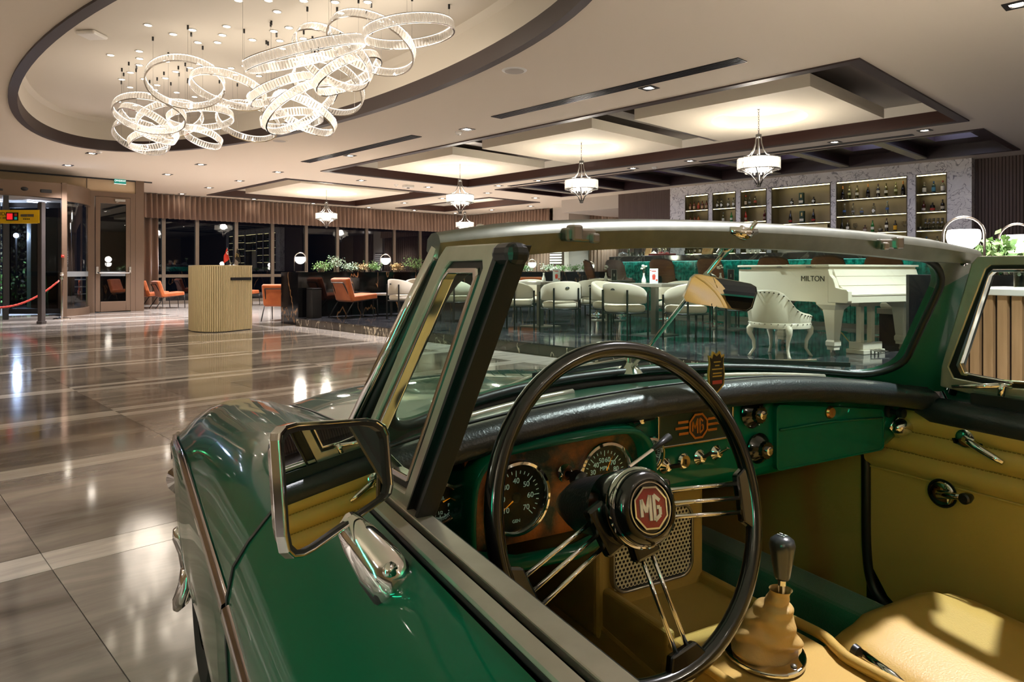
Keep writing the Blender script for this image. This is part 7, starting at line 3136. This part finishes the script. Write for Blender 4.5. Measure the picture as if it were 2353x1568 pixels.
def RD(v, w, d=0.0):
    """Frame on the right door: x rearwards on the trim, y up, z into the cabin."""
    return Matrix.Translation((.604 - d, v, w)) @ Matrix(((0, 0, -1, 0), (-1, 0, 0, 0), (0, 1, 0, 0), (0, 0, 0, 1)))


g = G()
g.lathe([(.024, 0), (.025, .004), (.019, .006), (.018, .011), (.01, .014), (0, .014)], 24, RD(.022, .722))
hd = part(g, 'door_handle', m_chrome, smooth=40)
g = G()
g.lathe([(.03, .0), (.03, .003), (.024, .004)], 24, RD(.022, .722))
g.build('handle_gasket', m_rubber, hd, smooth=40)
T = RD(.022, .722)
g = G()
g.tube([T @ Vector((0, 0, .012)), T @ Vector((.02, -.008, .018)), T @ Vector((.055, -.022, .02)), T @ Vector((.075, -.03, .02))], [.008, .008, .007, .005], 10)
g.build('handle_lever', m_chrome, hd, smooth=True)
T = RD(.068, .598)
g = G()
g.lathe([(.028, 0), (.029, .006), (.024, .009), (.022, .014), (.014, .017), (0, .017)], 26, T)
wr = part(g, 'window_winder', m_chrome, smooth=40)
g = G()
g.lathe([(.0295, .006), (.0295, .009), (.026, .009)], 26, T)
g.build('winder_ring', m_rubber, wr)
g = G()
g.tube([T @ Vector((0, 0, .02)), T @ Vector((.03, .006, .026)), T @ Vector((.062, .012, .026))], [.009, .007, .0055], 10)
g.build('winder_arm', m_chrome, wr, smooth=True)
g = G()
g.lathe([(.007, .02), (.0085, .026), (.011, .034), (.011, .044), (.008, .047), (0, .047)], 18, T @ Matrix.Translation((.062, .012, 0)))
g.build('winder_knob', m_blackm, wr, smooth=40)


# ---- seats
def seat(s):
    st = thing('seat', None, None)
    st.parent = car
    g = G()
    nx, ny = 16, 20
    rows = []
    for k in range(ny + 1):
        q = k / ny
        row = []
        for j in range(nx + 1):
            t_ = -1 + 2 * j / nx
            v = .065 - .53 * q
            hw = .235 * (1 - .18 * max(0, 1 - q * 4) ** 2)
            u = .335 + hw * t_
            edge = (1 - abs(t_) ** 5) * (1 - max(0, 1 - q * 5) ** 3)
            z = .335 + .145 * edge - .03 * q - .012 * (1 - t_ * t_) * math.sin(PI * min(1, q * 1.1)) + .008 * math.sin(abs(t_) * 9) * (1 if abs(t_) > .45 else 0)
            row.append((s * u, v, z))
        rows.append(row)
    g.grid(rows)
    lo = [(s * u, v, .24) for u, v in ((.12, .04), (.55, .04), (.55, -.46), (.12, -.46))]
    g.poly([(s * .13, .03, .24), (s * .54, .03, .24), (s * .555, -.46, .24), (s * .115, -.46, .24)], (0, 0, .1))
    g.build('seat_cushion', m_tan, st, smooth=60)
    g = G()
    rows = []
    for k in range(41):
        q = k / 40
        row = []
        a0 = PI * q
        for j in range(17):
            t_ = -1 + 2 * j / 16
            hw = .235 * math.sqrt(max(0, 1 - max(0, (q - .62) / .38) ** 2.4)) if q > .62 else .235
            bulge = .05 * (1 - abs(t_) ** 4)
            row.append((s * .335 + hw * t_, -.60 - .14 * q + bulge, .40 + .50 * q))
        rows.append(row)
    g.grid(rows)
    rows2 = [[(x, y - .12 + .0, z) for x, y, z in r_] for r_ in rows]
    g.grid(rows2)
    g.build('seat_back', m_tan, st, smooth=60)
    g = G()
    path = [rows[k][0] for k in range(41)] + [rows[k][16] for k in range(40, -1, -1)]
    g.tube([(x, y - .01, z) for x, y, z in path], .009, 6)
    g.build('seat_piping', m_tan, st, smooth=True)


seat(1)
seat(-1)

# ---- wipers
for u in (-.28, .16):
    g = G()
    a = S(u / .6, -.08) + Vector((0, .05, .004))
    b = S((u + .28) / .62, .06) + Vector((0, .02, .012))
    g.tube([a, a * .6 + b * .4 + Vector((0, .01, .012)), b], [.006, .004, .003], 6)
    wp = part(g, 'wiper', m_chrome, smooth=True)
    c = S((u + .06) / .62, .03) + Vector((0, .014, .01))
    d = S((u + .34) / .62, .055) + Vector((0, .014, .01))
    g = G()
    g.bar(c, d, .004, .01)
    g.build('wiper_blade', m_rubber, wp)

# ---- badge hanging from the mirror
hb = thing('hanging_badge', 'small black and gold shield shaped tag hanging from the rear view mirror', 'tag')
hb.matrix_world = car.matrix_basis @ Matrix.Translation((-.012, .098, .0))
sh = [(-.018, .918), (-.012, .915), (-.008, .924), (0, .919), (.008, .924), (.012, .915), (.018, .918), (.016, .905), (.019, .885), (.017, .866), (.008, .858), (0, .852), (-.008, .858), (-.017, .866), (-.019, .885), (-.016, .905)]
g = G(Matrix.Rotation(R(20), 4, 'Z') if False else None)
g.poly([(x, 0, z) for x, z in sh], (0, .003, 0))
g.build('tag_rim', mat('tag_gold', 'b59a4c', .35, metal=.5), hb)
g = G()
g.poly([(x * .86, -.0008, .887 + (z - .887) * .88) for x, z in sh], (0, .001, 0))
g.build('tag_face', m_dial, hb)
g = G()
g.span((-.011, -.0015, .869), (.011, -.001, .875))
g.build('tag_band', mat('tag_red', '9c2f2a', .5), hb)
g = G()
for z, w_ in ((.905, .008), (.899, .005), (.893, .012), (.886, .01), (.881, .011)):
    g.span((-w_, -.0015, z), (w_, -.001, z + .0022))
g.build('tag_print', MATS['tag_gold'], hb)
g = G()
g.tube([(0, .001, .92), (.01, .01, 1.0)], .0007, 4)
g.build('tag_cord', m_rubber, hb)
